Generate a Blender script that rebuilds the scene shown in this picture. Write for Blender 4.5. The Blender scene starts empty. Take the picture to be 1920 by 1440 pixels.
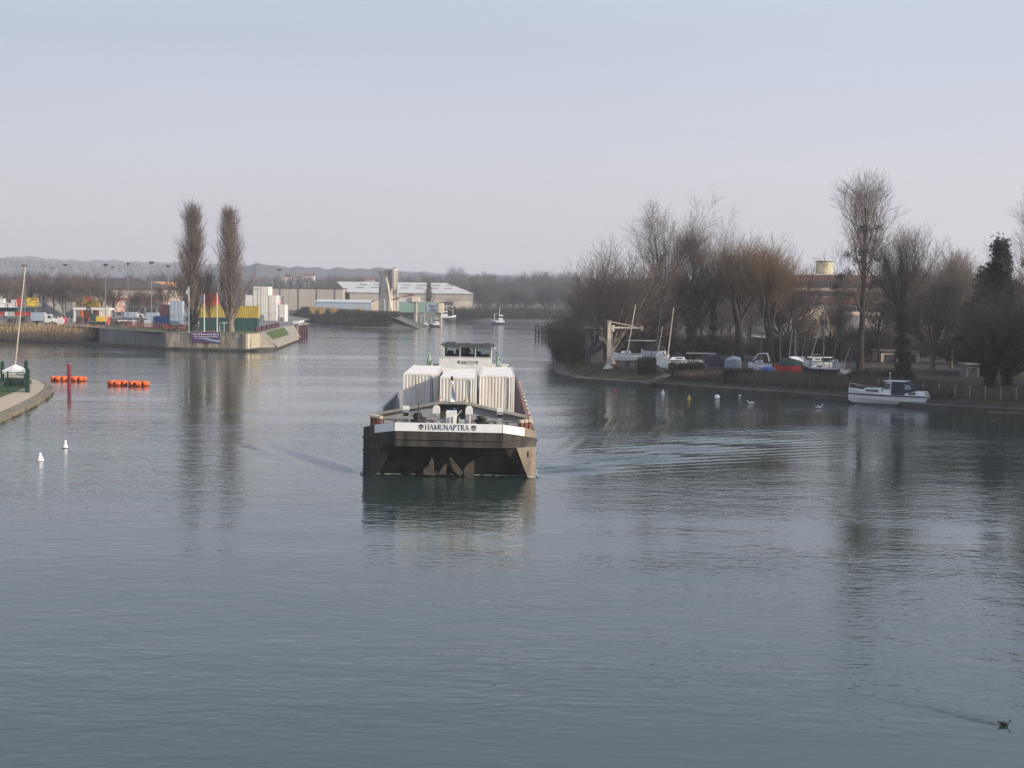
import bpy, math, random
import numpy as np
from mathutils import Vector, Matrix

S = bpy.context.scene
COL = S.collection
R = math.radians
# ------------------------------------------------------------------ camera
F_PX, CX, CY = 2700.0, 960.0, 720.0          # focal length in pixels of the 1920x1440 photograph
H = 11.2                                     # eye height over the water (on a bridge)
PITCH = math.atan(162 / F_PX)
ROLL = R(0.7)
ca, sa, cr, sr = math.cos(PITCH), math.sin(PITCH), math.cos(ROLL), math.sin(ROLL)
FW = Vector((0, ca, -sa))
U0 = Vector((0, sa, ca)); R0 = Vector((1, 0, 0))
RT = R0 * cr + U0 * sr
UP = U0 * cr - R0 * sr
cam_d = bpy.data.cameras.new('camera')
cam_d.sensor_width = 36.0
cam_d.lens = 36.0 * F_PX / 1920.0
cam_d.clip_start = 0.5
cam_d.clip_end = 20000
cam = bpy.data.objects.new('camera', cam_d)
COL.objects.link(cam)
mw = Matrix((RT, UP, -FW)).transposed().to_4x4()
mw.translation = Vector((0, 0, H))
cam.matrix_world = mw
S.camera = cam
# ------------------------------------------------------------------ world and sun
SUN_AZ, SUN_EL = R(117.0), R(20.0)           # clockwise from +Y
VEIL, VEIL_GAIN = .72, 4.9
world = bpy.data.worlds.new('World'); S.world = world; world.use_nodes = True
wn, wl = world.node_tree.nodes, world.node_tree.links
wn.clear()
sky = wn.new('ShaderNodeTexSky'); sky.sky_type = 'NISHITA'; sky.sun_disc = False
sky.sun_elevation = SUN_EL; sky.sun_rotation = SUN_AZ
sky.air_density = 1.15; sky.dust_density = 2.0; sky.ozone_density = 4.0; sky.altitude = 40
hs = wn.new('ShaderNodeHueSaturation'); hs.inputs['Saturation'].default_value = 0.62
bg = wn.new('ShaderNodeBackground'); bg.inputs['Strength'].default_value = 0.104
wo = wn.new('ShaderNodeOutputWorld')
tint = wn.new('ShaderNodeMix'); tint.data_type = 'RGBA'; tint.blend_type = 'MULTIPLY'; tint.inputs[0].default_value = 1.0; tint.inputs[7].default_value = (1.04, .975, .99, 1)
wl.new(sky.outputs[0], hs.inputs['Color']); wl.new(hs.outputs[0], tint.inputs[6]); 
# a thin even overcast veil over the clear sky: pale near the horizon, bluer higher up, brighter towards the sun
geo = wn.new('ShaderNodeTexCoord'); sep = wn.new('ShaderNodeSeparateXYZ'); wl.new(geo.outputs['Generated'], sep.inputs[0])
vr = wn.new('ShaderNodeValToRGB'); wl.new(sep.outputs['Z'], vr.inputs[0]); el = vr.color_ramp.elements
el[0].position = 0.0; el[0].color = (.605, .585, .645, 1); el[1].position = 1.0; el[1].color = (.50, .60, .78, 1)
for ps, cl in ((.085, (.62, .605, .67)), (.17, (.515, .55, .655)), (.32, (.60, .68, .82))):
    q = vr.color_ramp.elements.new(ps); q.color = (*cl, 1)
dt = wn.new('ShaderNodeVectorMath'); dt.operation = 'DOT_PRODUCT'; dt.inputs[1].default_value = (math.sin(SUN_AZ), math.cos(SUN_AZ), 0); wl.new(geo.outputs['Generated'], dt.inputs[0])
gn = wn.new('ShaderNodeMath'); gn.operation = 'MULTIPLY_ADD'; gn.inputs[1].default_value = .42; gn.inputs[2].default_value = 1.19; wl.new(dt.outputs['Value'], gn.inputs[0])
vs_ = wn.new('ShaderNodeVectorMath'); vs_.operation = 'SCALE'; wl.new(vr.outputs[0], vs_.inputs[0]); wl.new(gn.outputs[0], vs_.inputs['Scale'])
cn = wn.new('ShaderNodeTexNoise'); cn.inputs['Scale'].default_value = 2.2; cn.inputs['Detail'].default_value = 5; cm = wn.new('ShaderNodeMapping'); cm.inputs['Scale'].default_value = (1, 1, 5); cm.inputs['Rotation'].default_value = (.12, .08, 0)
wl.new(geo.outputs['Generated'], cm.inputs[0]); wl.new(cm.outputs[0], cn.inputs['Vector'])
cg = wn.new('ShaderNodeMapRange'); cg.inputs['From Min'].default_value = .3; cg.inputs['From Max'].default_value = .7; cg.inputs['To Min'].default_value = .95; cg.inputs['To Max'].default_value = 1.05; wl.new(cn.outputs['Fac'], cg.inputs['Value'])
vc = wn.new('ShaderNodeVectorMath'); vc.operation = 'SCALE'; wl.new(vs_.outputs[0], vc.inputs[0]); wl.new(cg.outputs[0], vc.inputs['Scale']); vs_ = vc
vk = wn.new('ShaderNodeVectorMath'); vk.operation = 'SCALE'; vk.inputs['Scale'].default_value = VEIL_GAIN; wl.new(vs_.outputs[0], vk.inputs[0])
veil = wn.new('ShaderNodeMix'); veil.data_type = 'RGBA'; veil.inputs[0].default_value = VEIL; wl.new(vk.outputs[0], veil.inputs[7])
wl.new(tint.outputs[2], veil.inputs[6]); wl.new(veil.outputs[2], bg.inputs['Color']); wl.new(bg.outputs[0], wo.inputs['Surface'])
sun_d = bpy.data.lights.new('sun', 'SUN'); sun_d.energy = 2.4; sun_d.angle = R(0.6); sun_d.color = (1.0, 0.86, 0.68)
sun = bpy.data.objects.new('sun', sun_d); COL.objects.link(sun)
SD = Vector((math.sin(SUN_AZ) * math.cos(SUN_EL), math.cos(SUN_AZ) * math.cos(SUN_EL), math.sin(SUN_EL)))
sun.rotation_euler = SD.to_track_quat('Z', 'Y').to_euler()
S.view_settings.view_transform = 'Standard'; S.view_settings.look = 'None'
S.view_settings.exposure = 1.0; S.view_settings.gamma = 1.0
S.render.engine = 'CYCLES'
S.cycles.use_denoising = True; S.cycles.denoising_prefilter = 'NONE'; S.cycles.denoising_input_passes = 'RGB_ALBEDO_NORMAL'
S.cycles.max_bounces = 6; S.cycles.diffuse_bounces = 2; S.cycles.glossy_bounces = 4
S.cycles.transparent_max_bounces = 8; S.cycles.volume_bounces = 1
S.cycles.caustics_reflective = False; S.cycles.caustics_refractive = False
HAZE_DENSITY = 0.00025

# ------------------------------------------------------------------ helpers
def P(px, py, D):
    """world point seen at photo pixel (px, py) at ground distance D"""
    d = FW + RT * ((px - CX) / F_PX) - UP * ((py - CY) / F_PX)
    return Vector((0, 0, H)) + d * (D / d.y)
def Z0(px, py, z=0.0):
    d = FW + RT * ((px - CX) / F_PX) - UP * ((py - CY) / F_PX)
    return Vector((0, 0, H)) + d * ((z - H) / d.z)
def G(px, D, z=0.0):
    """point at height z and distance D in photo column px"""
    k = (px - CX) / F_PX
    den = RT.x - k * FW.x
    num = k * (FW.y * D + FW.z * (z - H)) - (RT.y * D + RT.z * (z - H))
    return Vector((num / den, D, z))
def ZH(px, py, D): return P(px, py, D).z
def MPP(D): return D / F_PX

def tag(o, label=None, cat=None, group=None, kind=None):
    if label: o['label'] = label
    if cat: o['category'] = cat
    if group: o['group'] = group
    if kind: o['kind'] = kind
    return o
def thing(name, label, cat, loc=(0, 0, 0), rz=0.0, group=None, sc=1.0):
    o = bpy.data.objects.new(name, None); COL.objects.link(o)
    o.empty_display_size = 0.3
    o.location = loc; o.rotation_euler = (0, 0, rz); o.scale = (sc, sc, sc)
    return tag(o, label, cat, group)
def link_mesh(name, me, mats, parent=None):
    o = bpy.data.objects.new(name, me); COL.objects.link(o)
    if not isinstance(mats, (list, tuple)): mats = [mats]
    if not me.materials:
        for m in mats: me.materials.append(m)
    if parent: o.parent = parent
    return o
def copy_thing(src, loc, rz=0.0, sc=None, label=None, group=None):
    r = src.copy(); COL.objects.link(r); r.location = loc; r.rotation_euler = (0, 0, rz)
    if sc is not None: r.scale = sc if isinstance(sc, (tuple, list)) else (sc, sc, sc)
    if label: r['label'] = label
    if group: r['group'] = group
    for ch in list(src.children):
        c = ch.copy(); COL.objects.link(c); c.parent = r
        for g in list(ch.children):
            d = g.copy(); COL.objects.link(d); d.parent = c
    return r

class MB:
    def __init__(s): s.v = []; s.f = []; s.m = []
    def add(s, vs, fs, mi=0):
        b = len(s.v); s.v += [tuple(v) for v in vs]
        for f in fs: s.f.append([b + i for i in f]); s.m.append(mi)
        return s
    def box(s, c, d, rz=0.0, mi=0, rx=0.0, ry=0.0):
        hx, hy, hz = d[0] / 2, d[1] / 2, d[2] / 2
        vs = [(x, y, z) for z in (-hz, hz) for y in (-hy, hy) for x in (-hx, hx)]
        if rz or rx or ry:
            m = Matrix.Rotation(rz, 3, 'Z') @ Matrix.Rotation(ry, 3, 'Y') @ Matrix.Rotation(rx, 3, 'X')
            vs = [m @ Vector(v) for v in vs]
        vs = [(v[0] + c[0], v[1] + c[1], v[2] + c[2]) for v in vs]
        return s.add(vs, [(0, 2, 3, 1), (4, 5, 7, 6), (0, 1, 5, 4), (2, 6, 7, 3), (0, 4, 6, 2), (1, 3, 7, 5)], mi)
    def bx(s, x0, x1, y0, y1, z0, z1, mi=0):
        return s.box(((x0 + x1) / 2, (y0 + y1) / 2, (z0 + z1) / 2), (abs(x1 - x0), abs(y1 - y0), abs(z1 - z0)), mi=mi)
    def cyl(s, p0, p1, r0, r1=None, n=10, mi=0, cap=True):
        p0, p1 = Vector(p0), Vector(p1); r1 = r0 if r1 is None else r1
        t = (p1 - p0).normalized(); a = t.orthogonal().normalized(); b = t.cross(a)
        vs = []
        for p, r in ((p0, r0), (p1, r1)):
            for i in range(n):
                an = 2 * math.pi * i / n
                vs.append(p + a * (r * math.cos(an)) + b * (r * math.sin(an)))
        fs = [(i, (i + 1) % n, n + (i + 1) % n, n + i) for i in range(n)]
        if cap: fs += [tuple(range(n - 1, -1, -1)), tuple(range(n, 2 * n))]
        return s.add(vs, fs, mi)
    def path(s, pts, r, n=6, mi=0):
        for i in range(len(pts) - 1):
            s.cyl(pts[i], pts[i + 1], r if not isinstance(r, (list, tuple)) else r[i], None if not isinstance(r, (list, tuple)) else r[i + 1], n, mi)
        return s
    def ext(s, poly, vec, mi=0):
        """polygon (3D points) swept by vec"""
        n = len(poly); vec = Vector(vec)
        vs = [Vector(p) for p in poly] + [Vector(p) + vec for p in poly]
        fs = [tuple(range(n - 1, -1, -1)), tuple(range(n, 2 * n))] + [(i, (i + 1) % n, n + (i + 1) % n, n + i) for i in range(n)]
        return s.add(vs, fs, mi)
    def loft(s, rings, mi=0, closed=True, cap=True):
        n = len(rings[0]); vs = [p for r in rings for p in r]; fs = []
        for k in range(len(rings) - 1):
            for i in range(n if closed else n - 1):
                j = (i + 1) % n
                fs.append((k * n + i, k * n + j, (k + 1) * n + j, (k + 1) * n + i))
        if cap:
            fs += [tuple(range(n - 1, -1, -1)), tuple(range((len(rings) - 1) * n, len(rings) * n))]
        return s.add(vs, fs, mi)
    def lathe(s, c, prof, n=12, mi=0):
        rings = [[(c[0] + r * math.cos(2 * math.pi * i / n), c[1] + r * math.sin(2 * math.pi * i / n), c[2] + z) for i in range(n)] for r, z in prof]
        return s.loft(rings, mi)
    def sph(s, c, r, nu=10, nv=7, mi=0):
        r = r if isinstance(r, (tuple, list)) else (r, r, r)
        rings = []
        for k in range(nv + 1):
            ph = math.pi * (k / nv - .5); cc = max(math.cos(ph), .02)
            rings.append([(c[0] + r[0] * cc * math.cos(2 * math.pi * i / nu), c[1] + r[1] * cc * math.sin(2 * math.pi * i / nu), c[2] + r[2] * math.sin(ph)) for i in range(nu)])
        return s.loft(rings, mi)
    def mesh(s, name, smooth=False):
        me = bpy.data.meshes.new(name); me.from_pydata(s.v, [], s.f)
        if any(s.m): me.polygons.foreach_set('material_index', s.m)
        me.validate()
        import bmesh
        bm = bmesh.new(); bm.from_mesh(me); bmesh.ops.recalc_face_normals(bm, faces=bm.faces); bm.to_mesh(me); bm.free()
        if smooth: me.polygons.foreach_set('use_smooth', [True] * len(me.polygons))
        me.update(); return me
    def build(s, name, mats, parent=None, smooth=False, bevel=0.0):
        o = link_mesh(name, s.mesh(name, smooth), mats, parent)
        if bevel:
            b = o.modifiers.new('bevel', 'BEVEL'); b.width = bevel; b.segments = 2; b.limit_method = 'ANGLE'; b.angle_limit = R(35)
        return o

def np_mesh(name, v, f, smooth=False):
    """numpy verts (n,3) and faces (m,k) to a mesh, quickly"""
    me = bpy.data.meshes.new(name); k = f.shape[1]
    me.vertices.add(len(v)); me.vertices.foreach_set('co', np.ascontiguousarray(v, dtype=np.float32).ravel())
    me.loops.add(f.size); me.loops.foreach_set('vertex_index', np.ascontiguousarray(f, dtype=np.int32).ravel())
    me.polygons.add(len(f)); me.polygons.foreach_set('loop_start', np.arange(0, f.size, k, dtype=np.int32))
    if smooth: me.polygons.foreach_set('use_smooth', np.ones(len(f), dtype=bool))
    me.update(calc_edges=True); return me

# ------------------------------------------------------------------ materials
def mat(name, c, c2=None, rough=.7, scale=2.0, bump=0.0, metal=0.0, stretch=(1, 1, 1), rand=0.0, lo=.35, hi=.65, spec=.3, dist=.02):
    m = bpy.data.materials.new(name); m.use_nodes = True
    n, l = m.node_tree.nodes, m.node_tree.links
    b = n['Principled BSDF']; b.inputs['Roughness'].default_value = rough; b.inputs['Metallic'].default_value = metal
    b.inputs['Specular IOR Level'].default_value = spec
    if c2 is None: c2 = tuple(x * .72 for x in c)
    tc = n.new('ShaderNodeTexCoord'); mp = n.new('ShaderNodeMapping'); mp.inputs['Scale'].default_value = stretch
    nz = n.new('ShaderNodeTexNoise'); nz.inputs['Scale'].default_value = scale; nz.inputs['Detail'].default_value = 7; nz.inputs['Roughness'].default_value = .62
    l.new(tc.outputs['Object'], mp.inputs[0]); l.new(mp.outputs[0], nz.inputs['Vector'])
    rp = n.new('ShaderNodeValToRGB'); e = rp.color_ramp.elements
    e[0].position = lo; e[1].position = hi; e[0].color = (*c2, 1); e[1].color = (*c, 1)
    l.new(nz.outputs['Fac'], rp.inputs[0]); out = rp.outputs[0]
    if rand:
        oi = n.new('ShaderNodeObjectInfo'); mr = n.new('ShaderNodeMapRange')
        mr.inputs['To Min'].default_value = 1 - rand; mr.inputs['To Max'].default_value = 1 + rand
        h = n.new('ShaderNodeHueSaturation'); l.new(oi.outputs['Random'], mr.inputs['Value']); l.new(mr.outputs[0], h.inputs['Value'])
        l.new(out, h.inputs['Color']); out = h.outputs[0]
    l.new(out, b.inputs['Base Color'])
    if bump:
        bp = n.new('ShaderNodeBump'); bp.inputs['Strength'].default_value = bump; bp.inputs['Distance'].default_value = dist
        l.new(nz.outputs['Fac'], bp.inputs['Height']); l.new(bp.outputs[0], b.inputs['Normal'])
    return m
def glassy(name, tint=(.75, .8, .8), fac=.22):
    m = bpy.data.materials.new(name); m.use_nodes = True
    n, l = m.node_tree.nodes, m.node_tree.links; n.clear()
    t = n.new('ShaderNodeBsdfTransparent'); t.inputs[0].default_value = (*tint, 1)
    g = n.new('ShaderNodeBsdfGlossy'); g.inputs['Roughness'].default_value = .02
    lw = n.new('ShaderNodeLayerWeight'); lw.inputs[0].default_value = fac
    mx = n.new('ShaderNodeMixShader'); o = n.new('ShaderNodeOutputMaterial')
    l.new(lw.outputs['Fresnel'], mx.inputs[0]); l.new(t.outputs[0], mx.inputs[1]); l.new(g.outputs[0], mx.inputs[2]); l.new(mx.outputs[0], o.inputs['Surface'])
    return m

M = {}
def dm(k, *a, **kw): M[k] = mat(k, *a, **kw)
dm('white_paint', (.72, .71, .68), (.60, .58, .54), .5, 1.3)
dm('white_band', (.80, .80, .79), (.70, .70, .69), .45, .8)
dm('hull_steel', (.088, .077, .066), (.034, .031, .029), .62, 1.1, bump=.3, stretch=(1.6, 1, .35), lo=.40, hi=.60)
dm('hull_black_shade', (.032, .030, .026), (.016, .015, .014), .7, .9, bump=.3, stretch=(1.3, 1, .6))  # under-bow black, darkened so the colour carries the shade of the recess
dm('hull_sunlit', (.27, .22, .165), (.13, .105, .08), .62, 1.1, bump=.2, stretch=(1.4, 1, .35))  # hull steel lightened on the right bow, sunlight put into its colour
dm('grey_paint', (.33, .34, .36), (.22, .22, .23), .5, 1.5)
dm('dark_grey', (.07, .07, .075), (.045, .045, .05), .6, 2)
dm('deck_grey', (.17, .17, .17), (.09, .085, .08), .8, 1.2, bump=.2)
dm('rust', (.26, .11, .07), (.11, .05, .04), .85, 3, bump=.4)
dm('rust_cap', (.62, .55, .45), (.40, .28, .2), .7, 4)
dm('coaming_red', (.23, .13, .12), (.15, .085, .085), .6, 1.5)
dm('cargo_white', (.72, .70, .65), (.50, .46, .40), .6, 1.6, stretch=(1.4, 1.4, .16), rand=.08)
dm('cargo_roof', (.78, .76, .72), (.66, .64, .61), .6, .9)
dm('black', (.02, .02, .022), (.012, .012, .013), .6, 3)
dm('lettering', (.03, .03, .045), (.02, .02, .03), .6, 3)
dm('red', (.55, .05, .04), (.36, .035, .03), .5, 2)
dm('red_pile', (.27, .03, .045), (.17, .02, .035), .5, 2, stretch=(1, 1, .4))
dm('orange', (.80, .16, .035), (.62, .10, .02), .5, 2.2, rand=.08)
dm('yellow', (.74, .52, .05), (.55, .36, .04), .5, 1.5)
dm('yellow_box', (.52, .38, .06), (.36, .25, .05), .6, 1.0, stretch=(1, 1, .3))
dm('green_box', (.02, .085, .085), (.014, .055, .06), .6, 1.0, stretch=(1, 1, .3))
dm('blue_box', (.02, .13, .36), (.02, .09, .25), .6, 1.0)
dm('maroon_box', (.10, .035, .055), (.07, .025, .04), .6, 1.0)
dm('red_box', (.70, .11, .06), (.55, .08, .045), .6, 1.0)
dm('orange_box', (.75, .40, .18), (.60, .30, .14), .6, 1.0)
dm('port_white', (.72, .70, .64), (.58, .55, .50), .6, 1.0, stretch=(1, 1, .3), rand=.05)
dm('blue_grey', (.36, .42, .50), (.29, .345, .42), .6, 1)
dm('concrete', (.33, .30, .245), (.20, .18, .145), .85, .6, bump=.3)
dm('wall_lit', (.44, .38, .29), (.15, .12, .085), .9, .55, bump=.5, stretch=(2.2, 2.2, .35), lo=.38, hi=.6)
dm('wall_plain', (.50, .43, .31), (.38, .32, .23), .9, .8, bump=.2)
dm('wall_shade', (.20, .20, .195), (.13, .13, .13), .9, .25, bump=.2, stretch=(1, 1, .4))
dm('kerb', (.26, .225, .17), (.12, .105, .075), .95, .9, bump=.4)
dm('ledge', (.095, .088, .072), (.045, .042, .035), .9, .5, bump=.3)
dm('paving', (.50, .41, .30), (.41, .335, .245), .9, 1.2, bump=.2)
dm('lawn', (.055, .105, .022), (.075, .085, .03), .95, .8, bump=.6)
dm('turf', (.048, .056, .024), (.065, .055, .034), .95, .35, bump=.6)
dm('earth', (.085, .07, .05), (.045, .04, .03), .95, .5, bump=.6)
dm('litter', (.065, .048, .035), (.03, .026, .02), .95, .9, bump=.8)
dm('asphalt', (.20, .19, .185), (.14, .135, .13), .9, .4)
dm('tan_wall', (.40, .36, .31), (.35, .31, .265), .8, .2, stretch=(1, 1, .3))
dm('cream_wall', (.68, .58, .45), (.60, .50, .39), .8, .3)
dm('pale_roof', (.54, .535, .52), (.46, .455, .44), .7, .2)
dm('dark_roof', (.09, .075, .075), (.065, .055, .055), .85, .3)
dm('brown_roof', (.14, .105, .085), (.10, .08, .065), .85, .3)
dm('grey_wall', (.26, .25, .24), (.19, .185, .18), .85, .4)
dm('glass_dark', (.05, .06, .07), (.035, .04, .05), .15, 1, spec=.6)
dm('steel_pale', (.60, .58, .53), (.48, .45, .40), .45, 1.2, metal=.1)
dm('pole', (.24, .24, .24), (.18, .18, .18), .5, 2, metal=.2)
dm('silo', (.62, .56, .46), (.50, .45, .37), .6, .5, stretch=(1, 1, .3))
dm('conveyor', (.22, .33, .29), (.19, .29, .255), .6, .3)
dm('brick', (.19, .085, .078), (.13, .062, .058), .8, .4)
dm('crane_paint', (.62, .55, .44), (.44, .38, .30), .5, 1.2, stretch=(1, 1, .35))
dm('wood', (.12, .095, .07), (.07, .055, .042), .85, 2, stretch=(1, 1, .2))
dm('tarp_blue', (.05, .14, .48), (.035, .10, .36), .6, 2, bump=.5)
dm('tarp_green', (.03, .05, .04), (.02, .035, .03), .6, 2, bump=.5)
dm('tarp_grey', (.24, .29, .34), (.17, .21, .26), .6, 2, bump=.5)
dm('canvas', (.025, .03, .05), (.018, .02, .035), .7, 2, bump=.4)
dm('gel_white', (.70, .71, .72), (.60, .61, .62), .3, 1.2)
dm('navy', (.02, .025, .05), (.014, .018, .035), .35, 1.2)
dm('sign_purple', (.15, .05, .17), (.12, .04, .14), .5, .6)
dm('sign_white', (.86, .84, .86), (.80, .78, .80), .5, 1)
dm('sign_teal', (.38, .62, .66), (.32, .54, .60), .5, 1)
dm('fence_green', (.012, .06, .04), (.009, .042, .03), .5, 2)
dm('tent', (.70, .70, .70), (.60, .60, .60), .7, 1)
dm('tyre', (.02, .02, .02), (.014, .014, .014), .8, 3)
dm('skin', (.35, .22, .16), (.30, .19, .14), .6, 4)
dm('duck_dark', (.035, .028, .024), (.02, .017, .015), .7, 6)
dm('bark_grey', (.19, .165, .14), (.10, .085, .072), .95, 1.4, bump=.6, rand=.15, stretch=(1, 1, .3))
dm('bark_pale', (.25, .21, .175), (.12, .10, .085), .95, 1.4, bump=.6, stretch=(1, 1, .3))
dm('bark_dark', (.060, .050, .043), (.033, .028, .025), .95, 1.4, bump=.6, rand=.15, stretch=(1, 1, .3))
dm('twig_warm', (.24, .185, .145), (.13, .10, .082), .9, .25)
dm('twig_brown', (.180, .140, .118), (.095, .074, .064), .9, .25, rand=.18)
dm('twig_red', (.128, .098, .085), (.074, .058, .052), .9, .25, rand=.15)
dm('twig_gold', (.180, .130, .080), (.110, .080, .052), .9, .25, rand=.12)
dm('twig_grey', (.230, .195, .165), (.120, .100, .085), .9, .25, rand=.12)
dm('twig_far', (.125, .122, .126), (.085, .084, .090), .95, .2, rand=.2)  # twigs greyed and blued, distance haze put into the colour
dm('ivy', (.022, .036, .018), (.012, .02, .012), .7, 1.2, rand=.1)
dm('needle', (.014, .026, .020), (.008, .015, .012), .8, 1.2)
dm('mistletoe', (.045, .05, .022), (.03, .034, .015), .8, 2)
dm('reed', (.44, .32, .19), (.28, .20, .12), .9, .12)
dm('reed_dull', (.15, .115, .085), (.08, .064, .048), .9, .15)
dm('bramble', (.088, .066, .054), (.048, .038, .033), .9, .5)
dm('hedge', (.045, .040, .028), (.025, .024, .016), .9, 1.0, rand=.2)
dm('hill_wood', (.095, .098, .105), (.070, .075, .080), .95, .01)
dm('gold_grass', (.50, .36, .15), (.36, .25, .10), .9, .3)
M['glass'] = glassy('glass')
# ================================================================== the setting: water, land, hills
PZ = 3.45                                     # level of the port quay over the water
def water_material():
    m = bpy.data.materials.new('river_water'); m.use_nodes = True
    n, l = m.node_tree.nodes, m.node_tree.links; b = n['Principled BSDF']
    b.inputs['Base Color'].default_value = (.026, .045, .040, 1); b.inputs['IOR'].default_value = 1.42
    b.inputs['Roughness'].default_value = .06; b.inputs['Specular IOR Level'].default_value = .5
    tc = n.new('ShaderNodeTexCoord')
    def noise(scale, st, det=3, rough=.5):
        mp = n.new('ShaderNodeMapping'); mp.inputs['Scale'].default_value = st; mp.inputs['Rotation'].default_value = (0, 0, .25)
        nz = n.new('ShaderNodeTexNoise'); nz.inputs['Scale'].default_value = scale; nz.inputs['Detail'].default_value = det; nz.inputs['Roughness'].default_value = rough
        l.new(tc.outputs['Object'], mp.inputs[0]); l.new(mp.outputs[0], nz.inputs['Vector']); return nz.outputs['Fac']
    def math_(op, a, bb):
        x = n.new('ShaderNodeMath'); x.operation = op
        for i, v in enumerate((a, bb)):
            if isinstance(v, (int, float)): x.inputs[i].default_value = v
            else: l.new(v, x.inputs[i])
        return x.outputs[0]
    swell = noise(.42, (.55, 1.0, 1), 2)
    chop = noise(1.5, (.6, 1.0, 1), 3)
    fine = noise(5.0, (.7, 1, 1), 2)
    patch = noise(.022, (.45, 1.5, 1), 3, .55)
    ramp = n.new('ShaderNodeMapRange'); ramp.inputs['From Min'].default_value = .38; ramp.inputs['From Max'].default_value = .62
    ramp.inputs['To Min'].default_value = .25; ramp.inputs['To Max'].default_value = 1.35; l.new(patch, ramp.inputs['Value'])
    chop2 = noise(3.0, (.5, 1.0, 1), 2)
    hgt = math_('ADD', math_('ADD', math_('MULTIPLY', swell, .24), math_('MULTIPLY', chop2, .085)), math_('ADD', math_('MULTIPLY', chop, .15), math_('MULTIPLY', fine, .022)))
    hgt = math_('MULTIPLY', hgt, ramp.outputs[0])
    bp = n.new('ShaderNodeBump'); bp.inputs['Strength'].default_value = 1.0; bp.inputs['Distance'].default_value = WATER_BUMP
    l.new(hgt, bp.inputs['Height']); l.new(bp.outputs[0], b.inputs['Normal'])
    rr = n.new('ShaderNodeMapRange'); rr.inputs['To Min'].default_value = .04; rr.inputs['To Max'].default_value = .10
    l.new(patch, rr.inputs['Value']); l.new(rr.outputs[0], b.inputs['Roughness'])
    return m
WATER_BUMP = .27
M['water'] = water_material()

BARGE_X, BARGE_Y, BARGE_YAW, BARGE_HEEL = G(840.5, 88, 0).x, 88.0, R(.77), R(.6)
def axis_pts(spans):
    out = []
    for a, b, s in spans: out += list(np.arange(a, b, s))
    out.append(spans[-1][1]); return np.array(out)
wx = axis_pts([(-1500, -300, 150), (-300, -60, 12), (-60, -34, 2), (-34, 8.4, .38), (8.4, 13.6, .09), (13.6, 44, .38), (44, 70, 2), (70, 300, 12), (300, 1500, 150)])
wy = axis_pts([(-80, 20, 10), (20, 36.5, 1.5), (36.5, 42.5, .09), (42.5, 74, 1.2), (74, 150, .38), (150, 200, 1.5), (200, 420, 8), (420, 1300, 60)])
gx, gy = np.meshgrid(wx, wy)
wz = np.zeros_like(gx)
def wave_arm(x0, y0, side, ang, wl, amp, tilt, width, reach):
    """a train of short crests staggered along a bow-wave arm that leaves (x0,y0) going away and outward"""
    dx, dy = side * math.sin(ang), math.cos(ang)
    s = (gx - x0) * dx + (gy - y0) * dy
    d = (gx - x0) * dy * side - (gy - y0) * dx * side
    kx, ky = side * math.sin(ang - tilt), math.cos(ang - tilt)          # crest direction
    ph = ((gx - x0) * ky * side - (gy - y0) * kx * side) * 2 * math.pi / wl
    w = width * (1 + s / 30)
    env = np.exp(-(d / w) ** 2) * np.clip(s / 2.0, 0, 1) * np.clip(1 - s / reach, 0, 1) ** .8
    return amp * env * np.sin(ph)
wz += wave_arm(BARGE_X - 5.4, 90.5, -1, R(31), 2.3, .24, R(8), 1.0, 20)
wz += wave_arm(BARGE_X + 5.4, 90.5, 1, R(33), 1.9, .10, R(-22), 2.0, 46)
wz += wave_arm(BARGE_X + 5.4, 93, 1, R(39), 1.6, .055, R(-24), 4.2, 48)
wz += wave_arm(BARGE_X - 5.4, 96, -1, R(24), 1.6, .022, R(10), 2.2, 24)
wz += wave_arm(BARGE_X + 5.5, 100, 1, R(20), 1.4, .030, R(10), 3.0, 48)
DUCK = Z0(1884, 1361, 0)
dk = Z0(1560, 1287, 0)
_v = (dk - DUCK); _L = math.hypot(_v.x, _v.y); _dx, _dy = _v.x / _L, _v.y / _L
_s = (gx - DUCK.x) * _dx + (gy - DUCK.y) * _dy; _d = (gx - DUCK.x) * _dy - (gy - DUCK.y) * _dx
_d = _d + .05 * np.sin(_s * 2.3)
wz += .045 * np.exp(-(_d / .10) ** 2) * np.clip(_s * 4, 0, 1) * np.clip(1 - _s / _L, 0, 1) - .016 * np.exp(-((_d - .2) / .12) ** 2) * np.clip(_s * 4, 0, 1) * np.clip(1 - _s / _L, 0, 1)
nxn, nyn = len(wx), len(wy)
vv = np.stack([gx.ravel(), gy.ravel(), wz.ravel()], 1)
_foam = None
ii = (np.arange(nyn - 1)[:, None] * nxn + np.arange(nxn - 1)[None, :]).ravel()
ff = np.stack([ii, ii + 1, ii + nxn + 1, ii + nxn], 1)
tag(link_mesh('water', np_mesh('water', vv, ff, True), M['water']), kind='structure')

def offset_poly(pts, d):
    """open polyline moved sideways by d (to its left)"""
    out = []
    for i, p in enumerate(pts):
        a = pts[max(i - 1, 0)]; b = pts[min(i + 1, len(pts) - 1)]
        t = Vector((b[0] - a[0], b[1] - a[1])).normalized()
        out.append((p[0] - t.y * d, p[1] + t.x * d))
    return out
def ribbon(mb, A, za, B, zb, mi=0):
    n = len(A)
    vs = [(p[0], p[1], za) for p in A] + [(p[0], p[1], zb) for p in B]
    mb.add(vs, [(i, i + 1, n + i + 1, n + i) for i in range(n - 1)], mi)
def flat(name, poly, z, m, kind='structure', label=None, zb=-1.5):
    mb = MB(); mb.ext([(p[0], p[1], zb) for p in poly], (0, 0, z - zb))
    return tag(mb.build(name, m), label, None, None, kind)
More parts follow.
